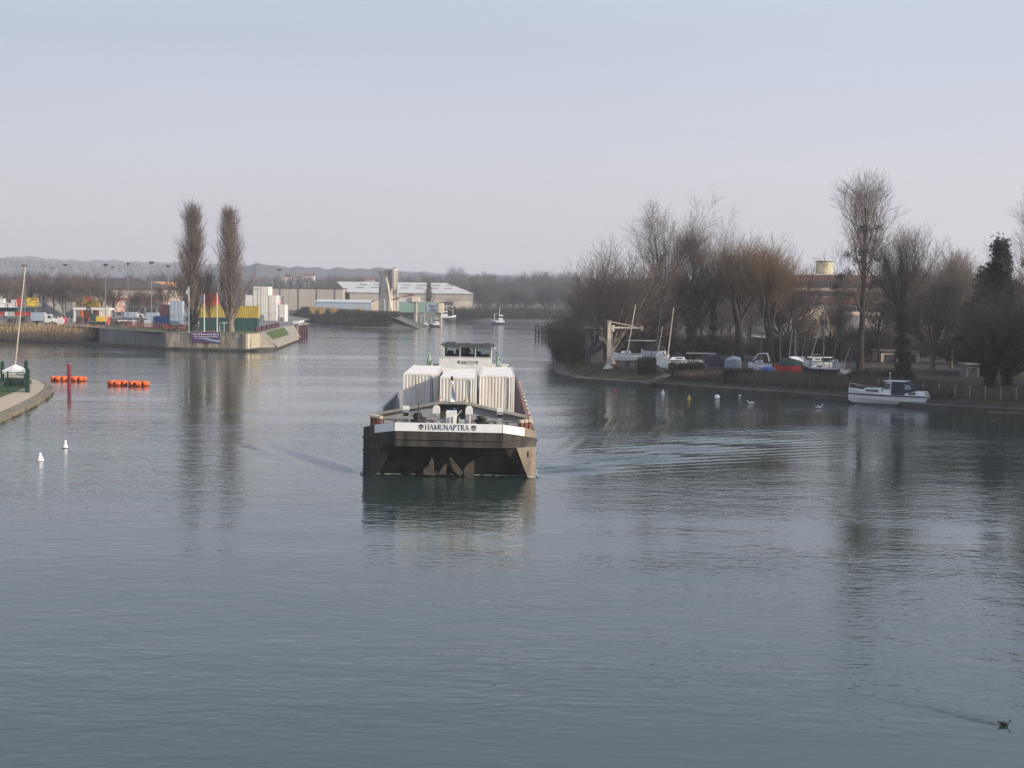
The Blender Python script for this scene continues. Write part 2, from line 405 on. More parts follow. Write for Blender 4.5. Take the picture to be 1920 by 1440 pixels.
# earth under everything, out to the horizon
mb = MB(); mb.add([(-9000, -400, -2.2), (9000, -400, -2.2), (9000, 9000, -2.2), (-9000, 9000, -2.2)], [(0, 1, 2, 3)])
tag(mb.build('ground', M['earth']), kind='structure')

# ---- right bank (boat yard under the trees)
def xy(v): return (v.x, v.y)
RB = [xy(Z0(1032, 640)), xy(Z0(1036, 668)), (xy(Z0(1040, 704))), xy(Z0(1085, 716)), xy(Z0(1140, 719)), xy(Z0(1220, 725)), xy(Z0(1300, 731)), xy(Z0(1400, 738)),
      xy(Z0(1500, 745)), xy(Z0(1600, 753)), xy(Z0(1740, 768)), xy(Z0(1920, 777)), xy(Z0(2300, 800)), (150, 110), (320, 90)]
RB = [(xy(Z0(1062, 603.5))[0] - 2, 640), (xy(Z0(1062, 606))[0], 480)] + RB
RBi = offset_poly(RB, 1.9); RBs = offset_poly(RB, 3.2); RBt = offset_poly(RB, 7.5)
RZ = 1.55
mb = MB()
ribbon(mb, RB, -.8, RB, .50, 0); ribbon(mb, RB, .50, RBi, .56, 0); ribbon(mb, RBi, .56, RBi, .66, 0)
o = mb.build('riverside_ledge', M['ledge']); tag(o, kind='structure')
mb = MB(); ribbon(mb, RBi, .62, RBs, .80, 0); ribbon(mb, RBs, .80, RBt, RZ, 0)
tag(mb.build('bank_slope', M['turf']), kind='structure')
poly = RBt + [(600, 120), (600, 640)]
mb = MB(); mb.add([(p[0], p[1], RZ) for p in poly], [tuple(range(len(poly)))])
tag(mb.build('boatyard_ground', M['litter']), kind='structure')
# slipway ramp running down to the water
a, b_ = Z0(1208, 722, .3), Z0(1252, 704, 1.45)
mb = MB(); t = (Vector((b_.x - a.x, b_.y - a.y, 0))).normalized(); nrm = Vector((-t.y, t.x, 0)) * .6
mb.ext([a + nrm, a - nrm, b_ - nrm, b_ + nrm], (0, 0, .22))
e = Z0(1222, 702, 1.45)
tag(mb.build('slipway', M['ledge']), kind='structure')

# ---- far river bend: land that closes the river
FZ = 4.2
FL = [(-420, 640), xy(Z0(545, 601)), xy(Z0(600, 611.5)), xy(Z0(660, 615.5)), xy(Z0(730, 617)), xy(Z0(783, 617.5)), xy(Z0(800, 613)), xy(Z0(822, 608)), xy(Z0(850, 602.5)),
      xy(Z0(900, 604)), xy(Z0(960, 605)), xy(Z0(1010, 606)), (40, 640), (300, 660)]
FLt = offset_poly(FL, 9)
mb = MB(); ribbon(mb, FL, -.6, FL, .25, 0); ribbon(mb, FL, .25, FLt, FZ - .2, 0)
tag(mb.build('far_bank', mat('far_bank_soil', (.12, .115, .10), (.065, .07, .062), .95, .06, bump=.5)), kind='structure')
poly = FLt + [(2600, 700), (2600, 5200), (-2600, 5200), (-2600, 640)]
mb = MB(); mb.add([(p[0], p[1], FZ - .2) for p in poly], [tuple(range(len(poly)))])
tag(mb.build('far_land', M['earth']), kind='structure')

# ---- port quay on the left
W0, W1, W2, W3 = G(186, 314, 0), G(312, 288, 0), G(466, 283.5, 0), G(488, 291, 0)
K0, K1, K2 = Z0(148, 644), Z0(312, 656), Z0(482, 660.5)
K3, K4 = Z0(512, 657.5), Z0(560, 638)
J0 = Z0(577, 631)
LB = [(-320, 372), xy(Z0(-60, 637)), xy(Z0(60, 641)), xy(K0), xy(K1), xy(K2), xy(K3), xy(K4), xy(J0), (-66, 470), (-110, 640)]
LBi = offset_poly(LB, 2.2)
mb = MB(); ribbon(mb, LB[3:8], -.7, LB[3:8], .45, 0)
inner = [(W0.x, W0.y), (W1.x, W1.y), (W2.x, W2.y), (W3.x, W3.y), xy(G(559, 353, 0))]
ribbon(mb, LB[3:8], .45, inner, .52, 0)
tag(mb.build('quay_ledge', M['ledge']), kind='structure')
# reed bank slope
mb = MB(); A = LB[:4]; B = offset_poly(A, 7.0); ribbon(mb, A, -.5, A, .2, 0); ribbon(mb, A, .2, B, 1.6, 0); Bt = offset_poly(A, 13); ribbon(mb, B, 1.6, Bt, PZ - .05, 0)
tag(mb.build('reed_bank', M['bramble']), kind='structure')
# quay top
S0, S1, S2 = G(489, 294, PZ), G(533, 353, PZ), G(577, 398, PZ)
top = [Bt[0], Bt[1], Bt[2], (W0.x, W0.y), (W1.x, W1.y), (W2.x, W2.y), (W3.x, W3.y), (S0.x, S0.y), (S1.x, S1.y), (G(552, 372, PZ).x, 372), (-66, 470), (-110, 640), (-420, 660), (-420, 380)]
mb = MB(); mb.add([(p[0], p[1], PZ) for p in top], [tuple(range(len(top)))])
tag(mb.build('quay_paving', M['asphalt']), kind='structure')
# lawn on the quay tip (a sheet a little above it)
lw = [(W1.x - 3, W1.y + 1.6), (W1.x + .3, W1.y + .6), (W2.x - .2, W2.y + .6), (W3.x - .5, W3.y + .4), (S0.x - 1.0, S0.y + 2), xy(G(484, 309, PZ)), xy(G(380, 313, PZ)), xy(G(345, 315, PZ)), xy(G(240, 318, PZ)), (W0.x + 3, W0.y - 1)]
mb = MB(); mb.add([(p[0], p[1], PZ + .012) for p in lw], [tuple(range(len(lw)))])
tag(mb.build('quay_lawn', M['lawn']), kind='structure')
# sloping revetment with its grass patch
mb = MB()
ra, rb_, rc, rd = G(517, 294.5, 1.0), G(559, 352, 1.0), G(533, 353, PZ), G(489, 294, PZ)
mb.add([ra, rb_, rc, rd], [(0, 1, 2, 3)]); mb.add([Vector((W3.x, W3.y, .5)), ra - Vector((0, 0, .6)), ra, rd, Vector((W3.x, W3.y, PZ))], [(0, 1, 2, 3, 4)])
mb.add([ra, rb_, rb_ - Vector((-.3, .2, .6)), ra - Vector((-.3, .3, .6))], [(0, 1, 2, 3)])
mb.add([rb_, G(564, 368, .3), G(552, 372, PZ), rc], [(0, 1, 2, 3)])
tag(mb.build('quay_revetment', M['concrete']), kind='structure')
def bil(u, v, up=.06):
    p = (ra * (1 - u) + rb_ * u) * (1 - v) + (rd * (1 - u) + rc * u) * v
    return p + Vector((.01, -.02, up))
mb = MB(); mb.add([bil(.10, .34), bil(.80, .34), bil(.94, .94), bil(.12, .94)], [(0, 1, 2, 3)])
tag(mb.build('revetment_grass', M['lawn']), kind='structure')

# ---- the near bank at the left edge with its footpath
edge_px = [(-260, 895), (-120, 838), (0, 793), (30, 779), (62, 763), (85, 749), (97, 738), (98, 730), (86, 722), (66, 716), (40, 709), (-20, 702), (-160, 690)]
NB = [xy(Z0(px, py)) for px, py in edge_px]
NBz = .55
N1, N2 = offset_poly(NB, .45), offset_poly(NB, .50)
mb = MB(); ribbon(mb, NB, -.8, NB, .42, 0); ribbon(mb, NB, .42, N1, .46, 0); ribbon(mb, N1, .46, N1, NBz, 0); ribbon(mb, N1, NBz, offset_poly(NB, .85), NBz + .01, 0)
rng = random.Random(4)
for i in range(len(NB) - 1):
    a, b_ = Vector((*NB[i], 0)), Vector((*NB[i + 1], 0)); L = (b_ - a).length; n = max(1, int(L / 2.1))
    for k in range(n):
        if rng.random() < .25: continue
        c = a.lerp(b_, (k + .5) / n); an = math.atan2(b_.y - a.y, b_.x - a.x)
        mb.box((c.x, c.y, .30 + rng.uniform(-.04, .04)), (L / n * rng.uniform(.7, .95), .35, .30), rz=an)
tag(mb.build('kerb', M['kerb']), kind='structure')
pth = offset_poly(NB, .85)
poly = pth + [(-140, 190), (-140, 120)]
mb = MB(); mb.add([(p[0], p[1], NBz) for p in poly], [tuple(range(len(poly)))]); tag(mb.build('footpath', M['paving']), kind='structure')
grass_px = [(-200, 800), (-60, 765), (0, 746), (28, 735), (48, 726), (60, 718), (58, 712), (30, 711), (-40, 706), (-200, 702)]
gp = [xy(Z0(px, py, NBz)) for px, py in grass_px]
mb = MB(); mb.add([(p[0], p[1], NBz + .03) for p in gp], [tuple(range(len(gp)))]); tag(mb.build('lawn', M['lawn']), kind='structure')

# ---- hills that close the view
def ridge(name, D, depth, prof, m, seed, amp):
    """prof: list of (px, py of the crest); a rounded ridge with a rough wooded crest"""
    rs = np.random.RandomState(seed)
    xs = np.arange(prof[0][0], prof[-1][0], 5.0)
    ys = np.interp(xs, [p[0] for p in prof], [p[1] for p in prof])
    fuzz = sum(rs.uniform(.4, 1) * np.sin(xs / s + rs.uniform(0, 6)) for s in (6.2, 11.7, 23, 49)) / 4
    crest = [P(x, y, D) for x, y in zip(xs, ys)]
    n = len(xs); rows = []
    for v in np.linspace(0, 1, 12):
        row = []
        for i, c in enumerate(crest):
            h = (c.z + amp * fuzz[i] * 2) * math.sin(v * math.pi / 2) ** .8 + rs.rand() * amp * .5
            row.append((c.x * (D - depth * (1 - v)) / D * 1.0, D - depth * (1 - v), h))
        rows.append(row)
    back = [(p[0], p[1] + depth, 0) for p in rows[-1]]
    vs = [p for r in rows + [back] for p in r]
    fs = [(k * n + i, k * n + i + 1, (k + 1) * n + i + 1, (k + 1) * n + i) for k in range(len(rows)) for i in range(n - 1)]
    mb = MB(); mb.add(vs, fs); return tag(mb.build(name, m, smooth=True), kind='structure')
ridge('hills', 3500, 1300, [(-700, 476), (0, 484), (60, 485), (150, 490), (250, 492), (330, 495), (420, 497), (520, 500), (600, 507), (700, 509), (800, 512), (900, 517), (1000, 520), (1100, 522), (1400, 528), (2000, 540), (2600, 545)], M['hill_wood'], 3, 2.5)
ridge('hills', 1900, 500, [(330, 505), (440, 503), (480, 497), (560, 503), (640, 506), (700, 502), (760, 511), (830, 518), (930, 520), (1060, 522), (1300, 528), (2100, 538)], M['hill_wood'], 8, 2)
# ---- foam thrown up along the barge's sides
rf_ = np.random.RandomState(31); mb = MB()
for k in range(90):
    s_ = -1 if k % 2 else 1; yy = 88 + 1.7 + abs(rf_.randn()) * 9; xx = BARGE_X + s_ * (5.46 + abs(rf_.randn()) * .09) - (yy - 88) * .0134; w_, l_ = rf_.uniform(.03, .10), rf_.uniform(.2, 1.1)
    zf = .03 + rf_.rand() * .03; mb.add([(xx - w_, yy - l_ * .3, zf), (xx, yy - l_, zf), (xx + w_, yy + l_ * .2, zf + .02), (xx, yy + l_, zf)], [(0, 1, 2, 3)])
for k in range(60):
    xx = BARGE_X + rf_.uniform(-5.2, 5.3); yy = 88 + (1.25 if abs(xx - BARGE_X) > 4.9 else 2.0) + rf_.uniform(-.2, .1); w_ = rf_.uniform(.06, .28)
    mb.add([(xx - w_, yy, .05), (xx, yy - .12, .05), (xx + w_, yy, .06), (xx, yy + .1, .06)], [(0, 1, 2, 3)])
tag(mb.build('foam', mat('foam_white', (.62, .65, .64), (.45, .49, .48), .8, 3)), 'thin foam along the barge waterline', None, None, 'stuff')
# ---- haze
mb = MB(); mb.bx(-2700, 2700, -120, 4000, -3.2, 118)
hz = mb.build('haze', bpy.data.materials.new('haze_air')); tag(hz, kind='stuff')
hm = hz.data.materials[0]; hm.use_nodes = True; hn, hl = hm.node_tree.nodes, hm.node_tree.links; hn.clear()
pv = hn.new('ShaderNodeVolumePrincipled'); pv.inputs['Color'].default_value = (.93, .94, 1.0, 1); pv.inputs['Density'].default_value = HAZE_DENSITY
pv.inputs['Anisotropy'].default_value = .15
ho = hn.new('ShaderNodeOutputMaterial'); hl.new(pv.outputs[0], ho.inputs['Volume'])
# ================================================================== vegetation
def unit(a): return a / np.maximum(np.linalg.norm(a, axis=-1, keepdims=True), 1e-9)
def grow(rs, paths, radii, n, t0, t1, ang, sd, lenf, up=.2, wob=.1, k=4, rr=.6, rend=.35, out=None):
    """n children on every parent path; returns (paths, radii) of the children"""
    N, K, _ = paths.shape; Mn = N * n
    idx = np.repeat(np.arange(N), n)
    t = t0 + (t1 - t0) * ((np.tile(np.arange(n), N) + rs.rand(Mn)) / n)
    u = t * (K - 1); i0 = np.clip(u.astype(int), 0, K - 2); w = (u - i0)[:, None]
    pos = paths[idx, i0] * (1 - w) + paths[idx, i0 + 1] * w
    tan = unit(paths[idx, i0 + 1] - paths[idx, i0])
    rad = radii[idx, i0] * (1 - w[:, 0]) + radii[idx, i0 + 1] * w[:, 0]
    ref = np.where(np.abs(tan[:, 2:3]) > .9, np.array([[1., 0, 0]]), np.array([[0, 0, 1.]]))
    e1 = unit(np.cross(tan, ref)); e2 = np.cross(tan, e1)
    az = np.tile(np.arange(n) * 2.399963, N) + np.repeat(rs.rand(N) * 6.28, n) + rs.randn(Mn) * .35
    an = np.radians(ang + sd * rs.randn(Mn))
    d = unit(tan * np.cos(an)[:, None] + (e1 * np.cos(az)[:, None] + e2 * np.sin(az)[:, None]) * np.sin(an)[:, None])
    L = lenf(t) * rs.uniform(.75, 1.2, Mn)
    pts = [pos]; p = pos
    for s in range(k - 1):
        d = unit(d + np.array([[0, 0, up / (k - 1)]]) + wob * rs.randn(Mn, 3))
        p = p + d * (L / (k - 1))[:, None]; pts.append(p)
    r0 = rad * rr
    return np.stack(pts, 1), np.linspace(1, rend, k)[None, :] * r0[:, None]
def tubes(paths, radii, ns, rmin=.006):
    N, K, _ = paths.shape
    T = unit(np.gradient(paths, axis=1)) if K > 2 else unit(np.repeat(paths[:, 1:2] - paths[:, 0:1], 2, 1))
    a = unit(np.cross(T, np.array([.31, .52, .79]))); b = np.cross(T, a)
    th = np.arange(ns) * 2 * np.pi / ns
    r = np.maximum(radii, rmin)
    v = paths[:, :, None, :] + r[:, :, None, None] * (a[:, :, None, :] * np.cos(th)[None, None, :, None] + b[:, :, None, :] * np.sin(th)[None, None, :, None])
    v = v.reshape(-1, 3)
    base = (np.arange(N) * K * ns)[:, None, None]; kk = (np.arange(K - 1) * ns)[None, :, None]; j = np.arange(ns)[None, None, :]; j2 = (j + 1) % ns
    f = np.stack([base + kk + j, base + kk + j2, base + kk + ns + j2, base + kk + ns + j], -1).reshape(-1, 4)
    return v, f
def merge(parts):
    vs, fs, o = [], [], 0
    for v, f in parts: vs.append(v); fs.append(f + o); o += len(v)
    return np.concatenate(vs), np.concatenate(fs)
def trunk_path(rs, h, K=7, wob=.02, r0=.35, r1=.08, lean=(0, 0)):
    z = np.linspace(0, h, K); p = np.zeros((1, K, 3)); p[0, :, 2] = z
    p[0, :, 0] = lean[0] * z + np.cumsum(rs.randn(K)) * wob * h / K; p[0, :, 1] = lean[1] * z + np.cumsum(rs.randn(K)) * wob * h / K
    p[0, :, :2] -= p[0, 0:1, :2]
    r = np.linspace(r0, r1, K)[None, :].copy(); r[0, 0] *= 1.35
    return p, r
def leaf_cloud(rs, centers, n, spread, size):
    """n small leaf quads round each centre"""
    c = np.repeat(centers, n, 0); m = len(c)
    c = c + rs.randn(m, 3) * spread
    a = unit(rs.randn(m, 3)); b = unit(np.cross(a, rs.randn(m, 3))); s = (size * rs.uniform(.5, 1.3, m))[:, None]
    v = np.stack([c - a * s, c + b * s * .55, c + a * s, c - b * s * .55], 1).reshape(-1, 3)
    f = np.arange(4 * m).reshape(-1, 4); return v, f

def tree_meshes(kind, seed):
    """returns trunk (v,f), crown (v,f), extra dict of (v,f)"""
    rs = np.random.RandomState(seed); ex = {}
    c = lambda x: (lambda t: x + 0 * t)
    if kind == 'poplar':                       # columnar, 26 m, several tops
        p0, r0 = trunk_path(rs, 24, 9, .03, .50, .05)
        p1, r1 = grow(rs, p0, r0, 84, .02, .97, 20, 6, lambda t: 1.2 + 10.2 * np.clip(1.0 - t, 0, 1) ** 1.05 * np.clip(t * 4 + .62, 0, 1), .75, .055, 7, .42, .15)
        r1 = np.maximum(r1, .025)
        p2, r2 = grow(rs, p1, r1, 10, .10, 1, 25, 8, lambda t: 3.1 * (1.2 - .6 * t), .8, .06, 5, .55, .3)
        p3, r3 = grow(rs, p2, r2, 7, .15, 1, 29, 9, c(1.3), .6, .09, 3, .7, .4)
        return merge([tubes(p0, r0, 9), tubes(p1, r1, 5, .02)]), merge([tubes(p2, r2, 3, .015), tubes(p3, r3, 3, .011)]), ex
    if kind == 'round':                        # low forked, dense, 15 m
        p0, r0 = trunk_path(rs, 2.6, 5, .05, .42, .32)
        p1, r1 = grow(rs, p0, r0, 12, .35, 1, 34, 12, c(9.5), .45, .05, 6, .5, .25)
        p2, r2 = grow(rs, p1, r1, 9, .22, 1, 36, 10, lambda t: 4.8 * (1.2 - .4 * t), .4, .06, 5, .62, .25)
        p3, r3 = grow(rs, p2, r2, 8, .15, 1, 36, 10, c(2.3), .4, .07, 4, .65, .35)
        p4, r4 = grow(rs, p3, r3, 5, .2, 1, 33, 10, c(1.15), .4, .1, 3, .7, .5)
        return merge([tubes(p0, r0, 8), tubes(p1, r1, 6)]), merge([tubes(p2, r2, 4, .03), tubes(p3, r3, 3, .016), tubes(p4, r4, 3, .010)]), ex
    if kind == 'fan':                          # tall, open fan, 27 m
        p0, r0 = trunk_path(rs, 11, 6, .02, .42, .30)
        p1, r1 = grow(rs, p0, r0, 10, .74, 1, 27, 9, c(14.5), .22, .04, 7, .60, .14)
        p2, r2 = grow(rs, p1, r1, 12, .2, 1, 30, 8, lambda t: 6.4 * (1.25 - .75 * t), .25, .06, 5, .5, .22)
        p3, r3 = grow(rs, p2, r2, 8, .2, 1, 33, 9, c(2.6), .25, .08, 4, .6, .3)
        p4, r4 = grow(rs, p3, r3, 5, .2, 1, 33, 10, c(1.3), .2, .1, 3, .7, .5)
        return merge([tubes(p0, r0, 8), tubes(p1, r1, 6)]), merge([tubes(p2, r2, 4), tubes(p3, r3, 3, .011), tubes(p4, r4, 3, .008)]), ex
    if kind == 'willow':                       # thick forks, brush of upright golden twigs, 18 m
        p0, r0 = trunk_path(rs, 5.2, 5, .05, .62, .5)
        p1, r1 = grow(rs, p0, r0, 5, .6, 1, 17, 6, c(6.2), .35, .05, 5, .6, .7)
        p2, r2 = grow(rs, p1, r1, 15, .5, 1, 40, 13, c(4.6), .55, .06, 5, .30, .25)
        p3, r3 = grow(rs, p2, r2, 11, .15, 1, 26, 9, lambda t: 2.9 * (1.15 - .4 * t), .5, .06, 4, .5, .3)
        p4, r4 = grow(rs, p3, r3, 6, .2, 1, 24, 9, c(1.4), .4, .08, 3, .7, .5)
        return merge([tubes(p0, r0, 9), tubes(p1, r1, 7)]), merge([tubes(p2, r2, 4), tubes(p3, r3, 3, .010), tubes(p4, r4, 3, .009)]), ex
    if kind == 'tall':                         # tall upright with mistletoe, 27 m
        p0, r0 = trunk_path(rs, 23, 10, .025, .50, .10)
        p1, r1 = grow(rs, p0, r0, 22, .50, .99, 25, 8, lambda t: 3.0 + 15.0 * (1 - t), .5, .045, 7, .5, .14)
        pl, rl = grow(rs, p0, r0, 12, .30, .62, 55, 12, c(4.2), .35, .08, 5, .25, .2)
        p1 = np.concatenate([p1, np.pad(pl, ((0, 0), (0, 2), (0, 0)), mode='edge') + np.array([0, 0, 1e-3]) * np.arange(7)[None, :, None]]); r1 = np.concatenate([r1, np.pad(rl, ((0, 0), (0, 2)), mode='edge')])
        p2, r2 = grow(rs, p1, r1, 9, .15, 1, 30, 9, lambda t: 3.6 * (1.2 - .6 * t), .35, .06, 5, .5, .25)
        p3, r3 = grow(rs, p2, r2, 7, .2, 1, 33, 9, c(1.5), .3, .08, 4, .6, .35)
        p4, r4 = grow(rs, p3, r3, 2, .3, 1, 33, 10, c(.8), .2, .1, 2, .7, .5)
        pick = p2.reshape(-1, 3); pick = pick[pick[:, 2] < 21]; cs = pick[rs.choice(len(pick), 24)]
        ex['mistletoe'] = leaf_cloud(rs, cs, 90, .28, .14)
        return merge([tubes(p0, r0, 9), tubes(p1, r1, 5)]), merge([tubes(p2, r2, 4), tubes(p3, r3, 3, .011), tubes(p4, r4, 3, .008)]), ex
    if kind == 'pollard':                      # tall trunk, brush of long straight shoots, 20 m
        p0, r0 = trunk_path(rs, 10, 7, .03, .55, .40, (-.05, 0))
        p1, r1 = grow(rs, p0, r0, 16, .70, 1, 24, 9, c(8.5), .35, .04, 6, .32, .2)
        p2, r2 = grow(rs, p1, r1, 9, .2, 1, 24, 8, lambda t: 4.0 * (1.2 - .6 * t), .4, .05, 5, .55, .25)
        p3, r3 = grow(rs, p2, r2, 8, .2, 1, 28, 9, c(1.9), .35, .07, 4, .6, .35)
        p4, r4 = grow(rs, p3, r3, 3, .2, 1, 28, 9, c(1.0), .3, .08, 3, .7, .5)
        return merge([tubes(p0, r0, 9), tubes(p1, r1, 5)]), merge([tubes(p2, r2, 4), tubes(p3, r3, 3, .010), tubes(p4, r4, 3, .008)]), ex
    if kind == 'street':                       # ordinary bare tree, 12 m
        p0, r0 = trunk_path(rs, 6.5, 6, .03, .20, .12)
        p1, r1 = grow(rs, p0, r0, 12, .42, 1, 36, 9, c(5.4), .45, .05, 5, .55, .2)
        p2, r2 = grow(rs, p1, r1, 9, .2, 1, 34, 9, lambda t: 2.7 * (1.2 - .5 * t), .4, .07, 4, .55, .3)
        p3, r3 = grow(rs, p2, r2, 8, .15, 1, 34, 9, c(1.25), .35, .08, 3, .6, .4)
        p4, r4 = grow(rs, p3, r3, 4, .2, 1, 34, 9, c(.65), .3, .1, 2, .8, .5)
        return merge([tubes(p0, r0, 7), tubes(p1, r1, 5)]), merge([tubes(p2, r2, 3, .02), tubes(p3, r3, 3, .014), tubes(p4, r4, 3, .011)]), ex
    if kind == 'slender':                      # tall woodland tree with a narrow crown, 19 m
        p0, r0 = trunk_path(rs, 16, 8, .03, .28, .06)
        p1, r1 = grow(rs, p0, r0, 28, .16, .98, 36, 10, lambda t: 2.0 + 6.5 * (1 - t) ** .8, .6, .05, 6, .4, .2)
        p2, r2 = grow(rs, p1, r1, 8, .15, 1, 34, 9, lambda t: 2.8 * (1.2 - .5 * t), .4, .07, 4, .5, .3)
        p3, r3 = grow(rs, p2, r2, 6, .15, 1, 34, 9, c(1.4), .35, .08, 3, .65, .4)
        p4, r4 = grow(rs, p3, r3, 3, .2, 1, 34, 9, c(.8), .3, .1, 2, .8, .5)
        return merge([tubes(p0, r0, 7), tubes(p1, r1, 4)]), merge([tubes(p2, r2, 3, .022), tubes(p3, r3, 3, .013), tubes(p4, r4, 3, .010)]), ex
    if kind == 'conifer':                      # dark spruce, 16 m
        p0, r0 = trunk_path(rs, 16, 9, .01, .28, .03)
        p1, r1 = grow(rs, p0, r0, 120, .12, .99, 78, 8, lambda t: .18 + 3.9 * (1 - t), -.12, .05, 5, .22, .2)
        p2, r2 = grow(rs, p1, r1, 12, .15, 1, 48, 8, lambda t: 1.1 * (1.25 - .8 * t), -.10, .06, 3, .5, .4)
        cs = p2.reshape(-1, 3)
        return tubes(p0, r0, 8), merge([tubes(p1, r1, 3), tubes(p2, r2, 3), leaf_cloud(rs, cs, 4, .10, .16)]), ex
    if kind == 'bush':                         # many stems from the ground, 4 m
        p0 = np.zeros((26, 4, 3)); a = rs.rand(26) * 6.28; rad = rs.rand(26) * .9
        for k in range(4):
            q = k / 3; sp = 1 + 1.3 * q
            p0[:, k, 0] = np.cos(a) * rad * sp * 1.15 + rs.randn(26) * .08; p0[:, k, 1] = np.sin(a) * rad * sp * 1.15 + rs.randn(26) * .08; p0[:, k, 2] = 3.2 * q * (1 - .3 * rad)
        r0 = np.linspace(.05, .02, 4)[None, :].repeat(26, 0)
        p1, r1 = grow(rs, p0, r0, 9, .1, 1, 40, 12, c(1.7), .35, .1, 4, .6, .4)
        p2, r2 = grow(rs, p1, r1, 9, .1, 1, 38, 12, c(.85), .3, .12, 3, .7, .5)
        p3, r3 = grow(rs, p2, r2, 4, .2, 1, 38, 12, c(.45), .3, .12, 2, .8, .6)
        return tubes(p0, r0, 5), merge([tubes(p1, r1, 3), tubes(p2, r2, 3, .010), tubes(p3, r3, 3, .008)]), ex
    raise ValueError(kind)

PROTO = {}
def proto(kind, seed, bark='bark_dark', twig='twig_brown', ivy=0):
    key = (kind, seed, bark, twig, ivy)
    if key in PROTO: return PROTO[key]
    tr, cr_, ex = tree_meshes(kind, seed)
    out = [('trunk', np_mesh('trunk', *tr, True), M[bark]), ('crown', np_mesh('crown', *cr_, False), M[twig])]
    for nme, vf in ex.items(): out.append((nme, np_mesh(nme, *vf), M['mistletoe']))
    if ivy:
        rs = np.random.RandomState(seed + 77); z = rs.rand(int(ivy * 120)) * ivy
        v = tr[0]; cs = []
        for zz in z:
            near = v[np.abs(v[:, 2] - zz) < .9]
            if len(near): cs.append(near[rs.randint(len(near))])
        out.append(('ivy', np_mesh('ivy', *leaf_cloud(rs, np.array(cs), 12, .30, .13)), M['ivy']))
    PROTO[key] = out; return out
def tree(name, label, key, loc, rz=0.0, sc=1.0, group=None, wide=1.0, cat='tree'):
    t = thing(name, label, cat, loc, rz, group); t.scale = (sc * wide, sc * wide, sc)
    for nme, me, m in proto(*key): link_mesh(nme, me, m, t)
    return t
def blades(rs, pts, hgt, w, lean=.25, jit=.3):
    """one thin tapered blade (a kite) per point"""
    n = len(pts); h = hgt * rs.uniform(1 - jit, 1 + jit, n); a = rs.rand(n) * 6.28
    dx = np.stack([np.cos(a), np.sin(a), 0 * a], 1) * w / 2
    tip = np.stack([rs.randn(n) * lean * h, rs.randn(n) * lean * h, h], 1)
    mid = tip * .55 + np.stack([rs.randn(n) * .03, rs.randn(n) * .03, 0 * a], 1)
    v = np.stack([pts - dx * .6, pts + mid + dx, pts + tip, pts + mid - dx], 1).reshape(-1, 3)
    return v, np.arange(4 * n).reshape(-1, 4)
def strip_points(rs, A, za, B, zb, n):
    A, B = np.array(A, float), np.array(B, float)
    seg = np.linalg.norm(np.diff(A, axis=0), axis=1); cum = np.concatenate([[0], np.cumsum(seg)]); s = rs.rand(n) * cum[-1]
    ax, ay = np.interp(s, cum, A[:, 0]), np.interp(s, cum, A[:, 1]); bx, by = np.interp(s, cum, B[:, 0]), np.interp(s, cum, B[:, 1])
    q = rs.rand(n); return np.stack([ax + (bx - ax) * q, ay + (by - ay) * q, za + (zb - za) * q], 1)
# ================================================================== writing
TK, TN = .165, .085
def _ser(x, y): return (x - .13, y, x + .13, y, .06)
def _arc(cx, cy, rx, ry, a0, a1, n, w0, w1):
    o = []
    for i in range(n):
        a, b = a0 + (a1 - a0) * i / n, a0 + (a1 - a0) * (i + 1) / n
        w = w0 + (w1 - w0) * abs(math.cos((a + b) / 2))
        o.append((cx + rx * math.cos(a), cy + ry * math.sin(a), cx + rx * math.cos(b), cy + ry * math.sin(b), w))
    return o
GL = {
    'H': (.86, [(.16, 0, .16, 1, TK), (.70, 0, .70, 1, TK), (.16, .5, .70, .5, TN), _ser(.16, .03), _ser(.16, .97), _ser(.70, .03), _ser(.70, .97)]),
    'A': (.86, [(.10, 0, .42, 1, TN), (.42, 1, .76, 0, TK), (.20, .35, .62, .35, TN), _ser(.10, .03), _ser(.76, .03)]),
    'M': (1.06, [(.14, 0, .17, 1, TN), (.17, 1, .52, .08, TK), (.52, .08, .88, 1, TN), (.90, 0, .90, 1, TK), _ser(.14, .03), _ser(.90, .03), _ser(.12, .97), _ser(.93, .97)]),
    'U': (.84, [(.16, .3, .16, 1, TK), (.68, .3, .68, 1, TN), _ser(.16, .97), _ser(.68, .97)] + _arc(.42, .32, .26, .29, math.pi, 2 * math.pi, 6, TN, TK)),
    'N': (.86, [(.14, 0, .14, 1, TN), (.14, 1, .70, 0, TK), (.70, 0, .70, 1, TN), _ser(.14, .03), _ser(.12, .97), _ser(.70, .97)]),
    'P': (.68, [(.16, 0, .16, 1, TK), _ser(.16, .03), _ser(.14, .97)] + _arc(.22, .73, .36, .24, math.pi / 2, -math.pi / 2, 6, TN, TK)),
    'T': (.78, [(.38, 0, .38, 1, TK), (.04, .95, .72, .95, TN), (.06, .82, .04, .97, .07), (.70, .82, .72, .97, .07), _ser(.38, .03)]),
    'R': (.76, [(.16, 0, .16, 1, TK), (.34, .5, .68, 0, TK), _ser(.16, .03), _ser(.14, .97), _ser(.68, .03)] + _arc(.22, .73, .36, .24, math.pi / 2, -math.pi / 2, 6, TN, TK)),
    'I': (.36, [(.18, 0, .18, 1, TK), _ser(.18, .03), _ser(.18, .97)]),
    'O': (.88, _arc(.44, .5, .34, .46, 0, 2 * math.pi, 12, TN, TK)),
    'E': (.68, [(.16, 0, .16, 1, TK), (.16, .96, .58, .96, TN), (.16, .52, .48, .52, TN), (.16, .04, .60, .04, TN), (.58, .84, .59, .98, .06), (.60, .02, .62, .18, .06)]),
}
